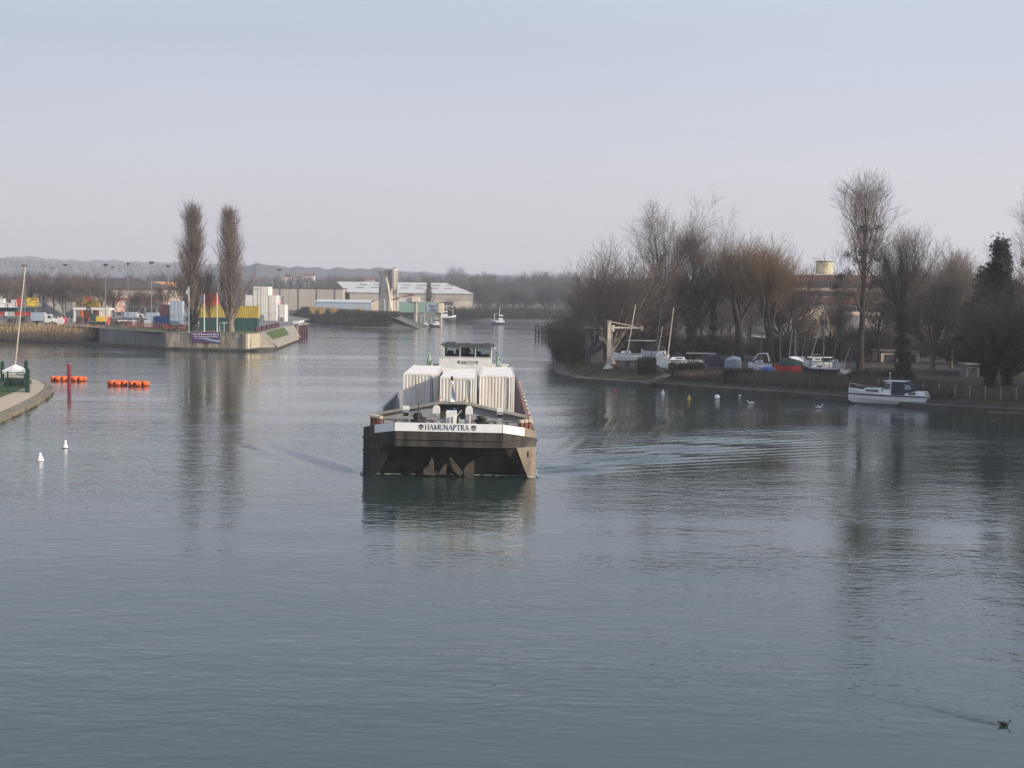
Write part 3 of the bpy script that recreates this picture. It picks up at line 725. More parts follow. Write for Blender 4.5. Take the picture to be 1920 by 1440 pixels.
def serif_word(word, x0, x1, zb, hgt, y):
    """raised lettering on a face that looks towards -y, from x0 to x1"""
    wd = sum(GL[c][0] for c in word); sx = (x1 - x0) / wd; mb = MB(); cx = x0; k = 0
    for ch in word:
        for (a, b, c, d, w) in GL[ch][1]:
            p, q = Vector((cx + a * sx, 0, zb + b * hgt)), Vector((cx + c * sx, 0, zb + d * hgt))
            t = (q - p).normalized(); nrm = Vector((-t.z, 0, t.x)) * (w * hgt * .42); yy = y - .012 - (k % 7) * .0012; k += 1
            quad = [p + nrm, p - nrm, q - nrm, q + nrm]
            mb.ext([(v.x, y + .005, v.z) for v in quad], (0, yy - y - .005, 0))
        cx += GL[ch][0] * sx
    return mb
def plain_text(txt, size, name, m, parent, loc, rot=(R(90), 0, 0), depth=.01, width=None):
    cu = bpy.data.curves.new('lettering', 'FONT'); cu.body = txt; cu.size = size; cu.extrude = depth; cu.align_x = 'CENTER'; cu.resolution_u = 3; cu.offset = size * .012
    o = bpy.data.objects.new('lettering', cu); COL.objects.link(o)
    dg = bpy.context.evaluated_depsgraph_get(); me = bpy.data.meshes.new_from_object(o.evaluated_get(dg))
    bpy.data.objects.remove(o); bpy.data.curves.remove(cu)
    me.materials.clear(); ob = link_mesh(name, me, m, parent); ob.location = loc; ob.rotation_euler = rot
    if width:
        xs = [v.co.x for v in me.vertices]; ob.scale = (width / (max(xs) - min(xs)), 1, 1)
    return ob
def skull(cx, cz, y, s):
    """a small skull emblem: dark cranium and jaw, with the eye sockets, nose and teeth left pale"""
    d, w = MB(), MB()
    pts = [(s * .5 * math.cos(a), s * .44 * math.sin(a)) for a in [2 * math.pi * i / 14 for i in range(14)]]
    d.ext([(cx + a, y + .004, cz + b + s * .10) for a, b in pts], (0, -.016, 0))
    d.ext([(cx - s * .30, y + .004, cz - s * .20), (cx + s * .30, y + .004, cz - s * .20), (cx + s * .22, y + .004, cz - s * .52), (cx - s * .22, y + .004, cz - s * .52)], (0, -.018, 0))
    for sx in (-1, 1):
        w.ext([(cx + sx * s * .20 + s * .12 * math.cos(2 * math.pi * i / 8), y, cz + s * .02 + s * .09 * math.sin(2 * math.pi * i / 8)) for i in range(8)], (0, -.022, 0))
    w.ext([(cx - s * .05, y, cz - s * .18), (cx + s * .05, y, cz - s * .18), (cx, y, cz - s * .06)], (0, -.022, 0))
    w.ext([(cx - s * .16, y, cz - s * .36), (cx + s * .16, y, cz - s * .36), (cx + s * .16, y, cz - s * .28), (cx - s * .16, y, cz - s * .28)], (0, -.022, 0))
    return d, w

# ================================================================== the barge
B = thing('cargo_barge', 'wide black cargo barge with white name band coming down the river', 'barge', (BARGE_X, BARGE_Y, 0), BARGE_YAW)
B.rotation_euler = (0, BARGE_HEEL, BARGE_YAW)
OL = [(-4.7, 67.5), (-5.4, 62), (-5.4, 1.65), (-4.63, .9), (-3.3, 0), (3.3, 0), (4.63, .9), (5.4, 1.65), (5.4, 62), (4.7, 67.5)]
ZB = [2.45, 2.45, 2.5, 2.68, 2.93, 2.93, 2.68, 2.5, 2.45, 2.45]
ZT = [2.6, 2.6, 2.95, 3.2, 3.44, 3.44, 3.2, 2.95, 2.6, 2.6]
ZR = 1.96
mb = MB()
OB = [(x, y + (.22 if y < 1.2 else 0)) for x, y in OL]
vs = [(x, y, ZR) for x, y in OB] + [(x, y, z) for (x, y), z in zip(OL, ZB)]
n = len(OL); mb.add(vs, [(i, i + 1, n + i + 1, n + i) for i in range(n - 1)] + [(n - 1, 0, n, 2 * n - 1)])
mb.add([(x, y, -.9) for x, y in OL[:3]] + [(x, y, ZR) for x, y in OL[:3]], [(0, 1, 4, 3), (1, 2, 5, 4)])
mb.add([(x, y, -.9) for x, y in OL[7:]] + [(x, y, ZR) for x, y in OL[7:]], [(0, 1, 4, 3), (1, 2, 5, 4)])
mb.add([(-4.7, 67.5, -.9), (4.7, 67.5, -.9), (4.7, 67.5, ZR), (-4.7, 67.5, ZR)], [(0, 1, 2, 3)])
# raked under-bow between the cheeks
mb.build('hull', M['hull_steel'], B)
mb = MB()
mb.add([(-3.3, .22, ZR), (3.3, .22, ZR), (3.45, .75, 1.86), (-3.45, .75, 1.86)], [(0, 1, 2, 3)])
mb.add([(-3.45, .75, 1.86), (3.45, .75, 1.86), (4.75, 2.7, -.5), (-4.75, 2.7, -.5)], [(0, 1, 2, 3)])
mb.build('raked_bottom', M['hull_black_shade'], B)
for s in (-1, 1):
    c = MB()
    c.add([(s * 4.15, .795, ZR), (s * 4.63, 1.12, ZR), (s * 5.4, 1.65, ZR), (s * 5.4, 1.65, -.9), (s * 5.30, 1.52, -.9)], [(0, 1, 2, 3, 4)])
    c.build('bow_cheek', M['hull_sunlit'] if s > 0 else M['hull_steel'], B)
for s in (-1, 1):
    c = MB(); c.add([(s * 3.3, .22, ZR), (s * 4.15, .795, ZR), (s * 5.30, 1.52, -.9), (s * 4.75, 2.7, -.5), (s * 3.45, .75, 1.86)], [(0, 1, 2, 3, 4)]); c.build('inner_facet', M['hull_black_shade'] if s < 0 else M['hull_steel'], B)
c = MB(); c.box((5.08, 1.36, 1.55), (.05, .45, .34), rz=R(-45)); c.build('draught_plate', M['hull_sunlit'], B)
# white band with a steel corner each side, the right one lightened for sun
def strip(i0, i1, m, nm, off=.03):
    q = MB()
    for i in range(i0, i1):
        (x0, y0), (x1, y1) = OL[i], OL[i + 1]
        t = Vector((x1 - x0, y1 - y0, 0)).normalized(); o_ = Vector((t.y, -t.x, 0))
        A = [Vector((x0, y0, ZB[i])), Vector((x1, y1, ZB[i + 1])), Vector((x1, y1, ZT[i + 1])), Vector((x0, y0, ZT[i]))]
        q.ext([v + o_ * off for v in A], -o_ * (.12 + off))
    return q.build(nm, m, B)
strip(2, 3, M['hull_steel'], 'bulwark_corner', .0); strip(6, 7, M['hull_sunlit'], 'bulwark_corner', .0)
band = strip(3, 6, M['white_band'], 'name_band')
for (i, s) in ((4, -1), (5, 1)): c = MB(); c.cyl((OL[i][0], -.03, ZB[i]), (OL[i][0], -.03, ZT[i]), .03, n=6); c.build('seam', M['white_paint'], band)
for sx in (-1.72, 1.5): c = MB(); c.bx(sx - .2, sx + .2, -.036, -.031, 3.0, 3.38); c.build('emblem_plate', M['white_paint'], band)
serif_word('HAMUNAPTRA', -1.5, 1.22, 3.03, .34, -.03).build('name_lettering', M['lettering'], band)
for sx in (-1.72, 1.5):
    d, w = skull(sx, 3.2, -.037, .30); d_ = d.build('skull_emblem', M['lettering'], band); w.build('skull_emblem', M['white_band'], band)
c = MB()
for s in (-1, 1): c.cyl((s * 5.42, 1.7, 2.3), (s * 5.42, 62, 2.3), .07, n=6); c.cyl((s * 5.42, 1.7, 1.5), (s * 5.42, 62, 1.5), .05, n=6)
c.build('rubbing_strake', M['hull_steel'], B)
# decks and hold
c = MB()
c.add([(x, y, 2.42) for x, y in [(-5.38, 8), (-5.38, 1.67), (-4.6, .92), (-3.28, .02), (3.28, .02), (4.6, .92), (5.38, 1.67), (5.38, 8)]], [tuple(range(8))])
for s in (-1, 1): c.bx(s * 4.95, s * 5.39, 8, 58, 2.36, 2.43)
c.bx(-5.3, 5.3, 58, 67.3, 2.36, 2.45)
c.build('deck', M['deck_grey'], B)
c = MB(); c.bx(-4.9, 4.9, 8, 58, .52, .6); c.build('hold_floor', M['deck_grey'], B)
for s in (-1, 1):
    c = MB(); c.bx(s * 4.88, s * 4.95, 8, 58, .6, 3.42); c.bx(s * 4.83, s * 5.03, 8, 58, 3.42, 3.52)
    for k in range(17): c.bx(s * 4.951, s * 5.06, 9.5 + k * 3, 9.62 + k * 3, 2.43, 3.42)
    c.build('coaming', M['grey_paint'] if s < 0 else M['coaming_red'], B)
c = MB(); c.bx(-4.9, 4.9, 57.9, 58, .6, 3.3); c.build('hold_bulkhead', M['grey_paint'], B)
# gabled breakwater ahead of the hold
BK = MB(); y0 = 7.6
prof = [(-4.95, 3.36), (-.85, 4.2), (.85, 4.2), (4.95, 3.36)]
pan = MB()
for (xa, za), (xb, zb) in ((prof[0], prof[1]), (prof[2], prof[3])):
    pan.ext([(xa, y0, 2.42), (xb, y0, 2.42), (xb, y0, zb - .1), (xa, y0, za - .1)], (0, .08, 0))
    BK.ext([(xa, y0 - .45, za - .1), (xb, y0 - .45, zb - .1), (xb, y0 - .45, zb + .05), (xa, y0 - .45, za + .05)], (0, .75, 0))
    s = -1 if xa < 0 else 1
    BK.bx(min(xa, xb), max(xa, xb), y0 - .1, y0 - .003, 2.98, 3.06)
    for k in range(5):
        xx = xa + (xb - xa) * (k + .5) / 5; BK.bx(xx - .03, xx + .03, y0 - .09, y0 - .002, 2.43, 2.98)
BK.bx(-.85, .85, y0 - .45, y0 + .3, 4.1, 4.25)
pan.build('breakwater_panel', M['grey_paint'], B); BK.build('breakwater_rail', mat('rail_olive', (.30, .29, .25), (.2, .195, .17), .6, 2), B)
c = MB(); c.bx(-.84, .84, y0 + .25, y0 + .35, 2.42, 4.1); c.bx(-.84, -.8, y0, y0 + .25, 2.42, 4.1); c.bx(.8, .84, y0, y0 + .25, 2.42, 4.1); c.build('niche', M['dark_grey'], B)
# gear on the fore deck
for sx in (-1.04, 1.10):
    c = MB(); ring = [(sx + .24 * math.cos(a), 5.6, 3.86 + .26 * math.sin(a)) for a in [math.pi * i / 8 for i in range(9)]] + [(sx - .24, 5.6, 3.56), (sx + .24, 5.6, 3.56)]
    c.ext(ring, (0, .3, 0)); c.cyl((sx + .05, 5.75, 2.4), (sx + .05, 5.75, 3.56), .06, n=8); c.build('ventilator', M['white_paint'], B, bevel=.02)
for sx in (-2.98, 3.12):
    c = MB(); c.bx(sx - .17, sx + .17, 5.0, 5.3, 2.42, 3.42, 0); c.bx(sx - .16, sx + .16, 5.02, 5.28, 3.42, 3.66, 1); c.bx(sx - .20, sx + .20, 4.96, 5.3, 3.66, 3.82, 0)
    p = c.build('lamp_post', [M['grey_paint'], M['black']], B)
    c = MB(); c.bx(sx - .21, sx + .21, 4.9, 5.25, 3.82, 4.08); c.build('lamp', M['white_paint'], p, bevel=.015)
c = MB(); c.bx(-.36, .32, 4.2, 5.2, 2.42, 3.85); c.bx(-.46, .42, 4.1, 5.3, 2.42, 2.6)
w_ = c.build('winch_box', M['white_paint'], B, bevel=.03)
c = MB(); c.bx(-.12, .06, 4.1, 4.2, 2.7, 3.5); c.bx(.10, .16, 4.02, 4.2, 2.5, 3.55); c.cyl((.3, 4.6, 3.5), (.62, 4.4, 3.9), .035, n=6); c.build('winch_lever', M['white_paint'], w_)
for sx in (-.72, .78):
    c = MB(); c.cyl((sx - .25, 4.7, 3.0), (sx + .25, 4.7, 3.0), .33, n=14); c.cyl((sx - .3, 4.7, 3.0), (sx - .24, 4.7, 3.0), .46, n=14); c.cyl((sx + .24, 4.7, 3.0), (sx + .3, 4.7, 3.0), .46, n=14)
    c.build('winch_drum', mat('drum', (.38, .40, .36), (.16, .18, .14), .6, 2.5), B)
rs = np.random.RandomState(5)
for sx, w, hh in ((-2.08, .78, 1.42), (1.85, .75, 1.30)):
    c = MB()
    for k in range(9): c.lathe((sx + rs.uniform(-.2, .2), 4.4 + rs.uniform(-.2, .2), 2.42 + k * hh / 10), [(w * (1 - k / 12) * rs.uniform(.88, 1), 0), (w * (1 - k / 12), hh / 20), (w * (1 - k / 12) * .93, hh / 9)], 12)
    c.build('rope_coil', mat('rope_pile', (.045, .04, .035), (.02, .018, .017), .95, 6, bump=.6), B)
c = MB(); c.cyl((-2.05, 3.6, 2.42), (-2.1, 3.6, 4.35), .05, n=6); c.build('deck_pole', M['dark_grey'], B)
def bollard_pair(cx, cy, n, h):
    c = MB()
    for k in range(n):
        x, y = cx + k * .27, cy + k * .42 * (-1 if cx < 0 else 1)
        c.cyl((x, y, 2.3), (x, y, 2.42 + h), .155, n=10, mi=0); c.cyl((x, y, 2.42 + h), (x, y, 2.6 + h), .185, .17, n=10, mi=1)
    c.build('bollard', [M['rust'], M['rust_cap']], B)
bollard_pair(-5.0, 3.6, 3, 1.0); bollard_pair(4.45, 2.4, 3, .95)
for k in range(12):
    c = MB(); y = 7 + k * 4.1
    c.cyl((5.18, y, 2.43), (5.18, y, 2.95), .13, n=8, mi=0); c.cyl((5.18, y, 2.95), (5.18, y, 3.06), .17, n=8, mi=1)
    c.cyl((5.2, y + .8, 2.43), (5.2, y + .8, 2.8), .10, n=8, mi=0); c.bx(5.02, 5.3, y - .3, y + 1.1, 2.43, 2.5, 0)
    c.build('side_bitt', [M['rust'], M['rust_cap']], B)
for k in range(9):
    c = MB(); y = 9 + k * 5.5
    c.cyl((-5.2, y, 2.43), (-5.2, y, 2.9), .12, n=8, mi=0); c.cyl((-5.2, y, 2.9), (-5.2, y, 3.0), .15, n=8, mi=1); c.build('side_bitt', [M['rust'], M['rust_cap']], B)
# flag staff at the bow
c = MB(); c.cyl((-.1, 7.3, 4.2), (-.1, 7.3, 5.75), .05, .035, n=8); c.lathe((-.1, 7.3, 4.25), [(.26, 0), (.2, .12), (.08, .22)], 10); c.lathe((-.1, 7.3, 5.38), [(.03, 0), (.11, .06), (.11, .14), (.03, .2)], 8)
st = c.build('bow_mast', M['white_paint'], B)
c = MB(); c.lathe((-.1, 7.3, 5.66), [(.03, 0), (.11, .05), (.06, .14), (.10, .2), (.03, .3)], 8); c.build('mast_lamp', M['black'], st)
c = MB(); c.ext([(-.05, 7.28, 5.3), (.02, 7.24, 5.0), (.16, 7.2, 4.5), (.18, 7.18, 4.3), (.02, 7.26, 4.4), (-.06, 7.28, 4.9)], (.03, -.06, 0)); c.build('pennant', mat('pennant_blue', (.06, .12, .38), (.55, .58, .65), .8, 6), st)
c = MB(); c.ext([(.05, 5.3, 4.05), (.3, 5.28, 3.95), (.26, 5.25, 3.5), (.1, 5.28, 3.55)], (.02, -.1, 0)); c.build('hanging_cloth', mat('cloth_blue', (.03, .10, .22), (.02, .06, .14), .8, 4), st)
for sx in (-.86, .86):
    c = MB(); c.lathe((sx, y0, 4.2), [(.14, 0), (.14, .2), (.09, .22), (.12, .34), (.05, .42)], 8); c.build('deck_light', M['rust_cap'], B)
# anchors hanging under the bow
AN = ([[(-1.62, .02), (-.93, -.06), (-.96, .85), (-1.08, 1.18), (-1.32, .55), (-1.60, .38)], [(-.72, -.02), (-.22, .04), (-.12, .78), (-.42, .55)], [(-.95, -.02), (-.70, -.02), (-.70, .22), (-.95, .22)]],
      [[(-.02, 1.12), (.12, 1.16), (.86, .16), (.66, -.04), (.22, .38)], [(.93, -.05), (1.55, -.16), (1.56, 1.02), (1.20, .80), (.92, .42)], [(.66, .0), (.95, .0), (.95, .22), (.66, .22)]])
for k, polys in enumerate(AN):
    c = MB()
    for j, pl in enumerate(polys): c.ext([(x, .95 + .07 * j + .28 * (1 - z), z + .08) for x, z in pl], (.0, .20, .0))
    c.build('anchor', mat('anchor_rust', (.115, .10, .08), (.045, .04, .034), .85, 3, bump=.4), B, bevel=.02)
# wheelhouse at the stern
WHY = 60.5
c = MB(); c.bx(-2.52, 2.52, WHY, WHY + 4.5, 2.45, 5.06); WB = c.build('wheelhouse', M['white_paint'], B)
c = MB()
c.bx(-2.52, 2.52, WHY, WHY + .1, 6.02, 6.2)
for xa, xb in ((-2.52, -2.33), (-.86, -.70), (.72, .88), (2.35, 2.52)): c.bx(xa, xb, WHY, WHY + .1, 5.06, 6.02)
for s in (-1, 1):
    c.bx(s * 2.42, s * 2.52, WHY + .1, WHY + 4.4, 6.02, 6.2)
    for yy in (WHY + 2.0, WHY + 4.3): c.bx(s * 2.42, s * 2.52, yy, yy + .14, 5.06, 6.02)
c.bx(-2.52, 2.52, WHY + 4.4, WHY + 4.5, 6.02, 6.2)
for xa, xb in ((-2.52, -2.3), (-.9, -.2), (.5, .95), (2.3, 2.52)): c.bx(xa, xb, WHY + 4.4, WHY + 4.5, 5.06, 6.02)
c.build('cab_frame', M['white_paint'], WB)
for xa, xb in ((-2.33, -.86), (-.70, .72), (.88, 2.35)):
    f = MB(); t = .075
    f.bx(xa - .02, xb + .02, WHY - .03, WHY - .002, 5.05, 5.05 + t); f.bx(xa - .02, xb + .02, WHY - .03, WHY - .002, 6.03 - t, 6.03); f.bx(xa - .02, xa + t, WHY - .03, WHY - .002, 5.05 + t, 6.03 - t); f.bx(xb - t, xb + .02, WHY - .03, WHY - .002, 5.05 + t, 6.03 - t)
    wf = f.build('window', M['black'], WB)
    g = MB(); g.bx(xa + .005, xb - .005, WHY + .04, WHY + .055, 5.062, 6.018); g.build('pane', M['glass'], wf)
for s in (-1, 1):
    g = MB(); g.bx(s * 2.46, s * 2.475, WHY + .1, WHY + 4.3, 5.07, 6.01); g.build('pane', M['glass'], WB)
c = MB(); c.bx(-2.2, 2.2, WHY + 1.0, WHY + 1.5, 5.07, 5.3); c.bx(-2.15, -1.5, WHY + .9, WHY + 1.3, 5.3, 5.62); c.bx(-1.25, -.95, WHY + 1.0, WHY + 1.3, 5.3, 5.75); c.bx(.95, 1.35, WHY + 1, WHY + 1.4, 5.3, 5.6); c.build('console', M['black'], WB)
c = MB(); c.bx(-2.78, 2.78, WHY - .35, WHY + 4.8, 6.2, 6.32); rf = c.build('roof', M['dark_grey'], B, bevel=.03)
c = MB(); c.bx(-2.3, -1.3, WHY + .6, WHY + 1.2, 6.32, 6.52); c.bx(1.7, 2.25, WHY + .4, WHY + .9, 6.32, 6.5); c.cyl((0, WHY + .8, 6.32), (0, WHY + .8, 6.44), .2, n=10); c.cyl((-2.3, WHY - .1, 6.36), (2.3, WHY - .1, 6.36), .03, n=6); c.build('roof_gear', M['dark_grey'], rf)
for s in (-1, 1):
    c = MB(); c.path([(s * 2.52, WHY + .1, 5.55), (s * 2.8, WHY - .1, 5.9), (s * 2.82, WHY - .1, 6.05)], .04); c.bx(s * 2.74, s * 2.92, WHY - .16, WHY - .1, 5.85, 6.12); c.build('wing_mirror', M['steel_pale'], B)
serif_word('IMOTEP', -.72, .76, 4.26, .36, WHY).build('name_lettering', M['lettering'], WB)
for sx in (-.92, .96):
    d, w = skull(sx, 4.46, WHY - .004, .32); d.build('skull_emblem', M['lettering'], WB); w.build('skull_emblem', M['white_band'], WB)
c = MB(); c.bx(-2.52, 2.52, WHY - .02, WHY - .002, 4.92, 4.97); c.build('sill_line', M['grey_paint'], WB)
c = MB(); c.bx(-4.2, 4.2, WHY + 4.6, WHY + 6.6, 2.45, 4.0); c.bx(-4.3, 4.3, WHY + 4.55, WHY + 6.7, 4.0, 4.08); c.build('cabin_block', M['white_paint'], B)
c = MB(); c.ext([(-2.9, 56.5, 2.4), (-1.6, 56.5, 2.4), (-1.7, 56.5, 4.6), (-2.75, 56.5, 5.0)], (0, .5, 0)); c.build('ventilation_cowl', M['white_paint'], B)
# dark green flags on their staffs, one each side
for sx, lbl in ((-3.75, 'furled dark green flag on the staff left of the white wheelhouse'), (3.0, 'furled dark green flag on the staff right of the white wheelhouse')):
    c = MB(); c.cyl((sx, 53, 2.4), (sx, 53, 5.9), .04, n=6); sf = c.build('flag_staff', M['dark_grey'], B)
    c = MB(); rings = []
    for z, w, o_ in ((5.75, .04, .02), (5.3, .16, .10), (4.8, .26, .16), (4.35, .30, .18), (4.0, .14, .08)):
        rings.append([(sx + o_ + w * math.cos(2 * math.pi * i / 8) * (1 + .3 * (i % 2)), 53 + w * .7 * math.sin(2 * math.pi * i / 8), z) for i in range(8)])
    c.loft(rings); c.build('flag', mat('flag_green', (.03, .10, .06), (.42, .5, .42), .8, 3, stretch=(3, 3, .6), lo=.5, hi=.4), sf)

# ---- helmsman behind the middle window
def person(loc, rz, label, coat, parent_rot=None):
    t = thing('person', label, 'person', loc, rz)
    me = bpy.data.meshes.new('body')
    J = [(0, 0, .95), (0, 0, 1.2), (0, 0, 1.42), (0, 0, 1.52), (0, -.02, 1.64), (0, -.02, 1.74), (.2, 0, 1.40), (.27, -.1, 1.12), (.2, -.35, 1.05), (-.2, 0, 1.40), (-.27, -.1, 1.12), (-.2, -.35, 1.05),
         (.1, 0, .9), (.12, -.03, .5), (.12, 0, .06), (.12, -.14, .03), (-.1, 0, .9), (-.12, -.03, .5), (-.12, 0, .06), (-.12, -.14, .03)]
    E = [(0, 1), (1, 2), (2, 3), (3, 4), (4, 5), (2, 6), (6, 7), (7, 8), (2, 9), (9, 10), (10, 11), (0, 12), (12, 13), (13, 14), (14, 15), (0, 16), (16, 17), (17, 18), (18, 19)]
    rad = [.16, .17, .15, .06, .1, .07, .08, .06, .04, .08, .06, .04, .1, .075, .05, .04, .1, .075, .05, .04]
    me.from_pydata(J, E, []); o = link_mesh('body', me, coat, t)
    sk = o.modifiers.new('skin', 'SKIN'); o.modifiers.new('smooth', 'SUBSURF').levels = 1
    for v, r_ in zip(o.data.skin_vertices[0].data, rad): v.radius = (r_, r_ * .8)
    o.data.skin_vertices[0].data[0].use_root = True
    c = MB(); c.sph((0, -.01, 1.68), (.095, .115, .125), 10, 8); c.build('face', M['skin'], t, True)
    c = MB(); c.sph((0, .015, 1.72), (.108, .115, .11), 10, 8); c.build('hair', M['black'], t, True)
    return t
person(tuple(B.matrix_basis @ Vector((.0, WHY + 1.9, 4.35))), BARGE_YAW, 'helmsman in dark coat behind the middle wheelhouse window', M['black'])

# ================================================================== cargo containers
def corr(mb, p0, p1, z0, z1, depth, pitch, nrm, mi=0):
    """corrugated sheet between plan points p0 and p1, ribs standing out along nrm"""
    p0, p1, nrm = Vector((*p0, 0)), Vector((*p1, 0)), Vector((*nrm, 0))
    L = (p1 - p0).length; n = max(3, round(L / pitch)); t = (p1 - p0) / L; s = L / n; pts = []
    for k in range(n):
        b = p0 + t * (k * s)
        pts += [b, b + t * (.30 * s), b + t * (.46 * s) + nrm * depth, b + t * (.84 * s) + nrm * depth]
    pts.append(p1); m = len(pts)
    mb.add([(p.x, p.y, z0) for p in pts] + [(p.x, p.y, z1) for p in pts], [(i, i + 1, m + i + 1, m + i) for i in range(m - 1)], mi)
def container(name, label, L, m, loc, rz=0.0, group=None, Hc=2.6, roof=None, Wc=2.44, frame=None, pitch=.26, extras=None):
    """ISO-like box, long axis along local y, its near end at y = 0; parts are panels, roof, frame, doors"""
    t = thing(name, label, 'container', loc, rz, group); x = Wc / 2
    p = MB()
    corr(p, (-x + .1, .055), (x - .1, .055), .16, Hc - .12, .05, pitch, (0, -1))
    corr(p, (-x + .045, .1), (-x + .045, L - .1), .16, Hc - .12, .035, pitch * 1.15, (-1, 0))
    corr(p, (x - .045, .1), (x - .045, L - .1), .16, Hc - .12, .035, pitch * 1.15, (1, 0))
    p.build('wall_panel', m, t)
    if name == 'cargo_container':
        lb = MB(); lb.bx(x * .52, x * .58, -.012, .052, .16, Hc - .12); lb.build('panel_joint', M['grey_paint'], t)
        lb = MB(); lb.cyl((x * .66, -.02, .25), (x * .66, -.02, Hc - .2), .022, n=5); lb.build('locking_bar', M['dark_grey'], t)
    d = MB(); d.bx(-x + .1, -.015, L - .09, L - .05, .16, Hc - .12); d.bx(.015, x - .1, L - .09, L - .05, .16, Hc - .12)
    for q in (-.7, -.3, .3, .7): d.cyl((q, L - .03, .2), (q, L - .03, Hc - .15), .02, n=5)
    d.build('door', m, t)
    r = MB(); n = max(3, int(L / .6))
    r.bx(-x + .06, x - .06, .06, L - .06, Hc - .08, Hc - .04)
    for k in range(n):
        yy = .3 + k * (L - .6) / n; r.bx(-x + .12, x - .12, yy, yy + (L - .6) / n * .6, Hc - .04, Hc - .015)
    r.build('roof_panel', roof or m, t)
    f = MB()
    for sx in (-1, 1):
        for yy in (.05, L - .05): f.bx(sx * x, sx * (x - .1), yy - .05, yy + .05, .0, Hc)
        f.bx(sx * x, sx * (x - .06), .1, L - .1, Hc - .12, Hc - .002); f.bx(sx * x, sx * (x - .06), .1, L - .1, .03, .16)
    for sx in (-1, 1):
        for yy in (.09, L - .09):
            for zz in (.06, Hc - .05): f.box((sx * (x - .085), yy, zz), (.18, .19, .13))
    for yy in (.04, L - .04): f.bx(-x + .1, x - .1, yy - .04, yy + .04, Hc - .12, Hc - .002); f.bx(-x + .1, x - .1, yy - .04, yy + .04, .03, .16)
    f.build('frame', frame or m, t)
    return t
def on_barge(x, y, z): return tuple(B.matrix_basis @ Vector((x, y, z)))
gname = 'white containers on the barge'
ROWS = [(-2.38, 11.9, 12.19, 'in the row along the pale left coaming'), (.30, 5.4 + .9, 12.19, 'in the middle row nearest the bow'), (2.92, 11.9, 12.19, 'in the row along the red right coaming')]
ROWS[1] = (.30, 8.15, 12.19, ROWS[1][3])
for (x, y, L, where) in ROWS:
    for tier, zz in (('lower', .61), ('upper', 3.215)):
        t = container('cargo_container', 'white corrugated container, %s tier %s' % (tier, where), L, M['cargo_white'], on_barge(x, y, zz), 0, gname, roof=M['cargo_roof'], Hc=2.6, pitch=.235)
        t.rotation_euler = (0, BARGE_HEEL, BARGE_YAW)
# ================================================================== port quay
def wall(name, label, a, b, z0, z1, th, m, cat='wall'):
    a, b = Vector((a.x, a.y, 0)), Vector((b.x, b.y, 0)); t = (b - a).normalized(); nrm = Vector((-t.y, t.x, 0))
    o = thing(name, label, cat, (a.x, a.y, 0), math.atan2(t.y, t.x)); L = (b - a).length
    mb = MB(); mb.bx(0, L, 0, th, z0, z1); mb.build('wall_face', m, o)
    c = MB(); c.bx(-.02, L + .02, -.08, th + .05, z1, z1 + .14); c.build('coping', M['concrete'], o)
    return o, L
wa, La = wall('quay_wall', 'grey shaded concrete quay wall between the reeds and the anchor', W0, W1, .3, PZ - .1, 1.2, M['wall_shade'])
c = MB()
for k in range(6): c.bx(La * (k + .5) / 6.2 - .05, La * (k + .5) / 6.2 + .05, -.02, -.002, .55, PZ - .12)
c.build('joint', M['black'], wa)
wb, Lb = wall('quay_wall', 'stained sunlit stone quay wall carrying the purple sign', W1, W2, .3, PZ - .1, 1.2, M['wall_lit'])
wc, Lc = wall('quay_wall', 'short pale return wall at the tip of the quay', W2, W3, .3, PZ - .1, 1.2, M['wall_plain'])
c = MB(); c.bx(-.5, .3, -.12, .4, .5, PZ + .02); c.build('corner_pier', M['cream_wall'], wc)
# purple sign board on the sunlit wall
sg0, sg1 = G(363, 287, 2), G(415, 285.4, 2)
d_ = (W2 - W1).normalized(); an = math.atan2(d_.y, d_.x)
f1 = ((sg0 - W1).dot(d_)); f2 = ((sg1 - W1).dot(d_)); wS = f2 - f1
mid = W1 + d_ * ((f1 + f2) / 2)
sg = thing('sign_board', 'purple sign board with white lettering fixed to the quay wall', 'sign', (mid.x, mid.y, 0), an)
zt, zb_ = ZH(390, 622.5, 286), ZH(390, 641.5, 286)
c = MB(); c.bx(-wS / 2, wS / 2, -.20, -.10, zb_, zt); c.build('board', M['sign_purple'], sg)
c = MB(); c.bx(-wS / 2 - .08, wS / 2 + .08, -.101, -.09, zb_ - .08, zt + .08); c.build('board_edge', mat('edge_pale', (.50, .44, .44), None, .6), sg)
hS = zt - zb_
plain_text('Port de Bonneuil sur Marne', .55, 'lettering', M['sign_white'], sg, (0, -.215, zt - hS * .30), depth=.012, width=wS * .93)
plain_text('Port Autonome de Paris', .42, 'lettering', M['sign_white'], sg, (0, -.215, zt - hS * .52), depth=.012, width=wS * .87)
c = MB(); up = [(-.42, .36), (-.2, .38), (0, .40), (.12, .34), (.25, .26), (.5, .20)]; dn = [(-.42, .33), (-.2, .33), (-.05, .31), (.06, .22), (.22, .12), (.5, .02)]
n = len(up); c.add([(a * wS, -.212, zb_ + b * hS) for a, b in up] + [(a * wS, -.212, zb_ + b * hS) for a, b in dn], [(i, n + i, n + i + 1, i + 1) for i in range(n - 1)]); c.build('wave_emblem', M['sign_teal'], sg)
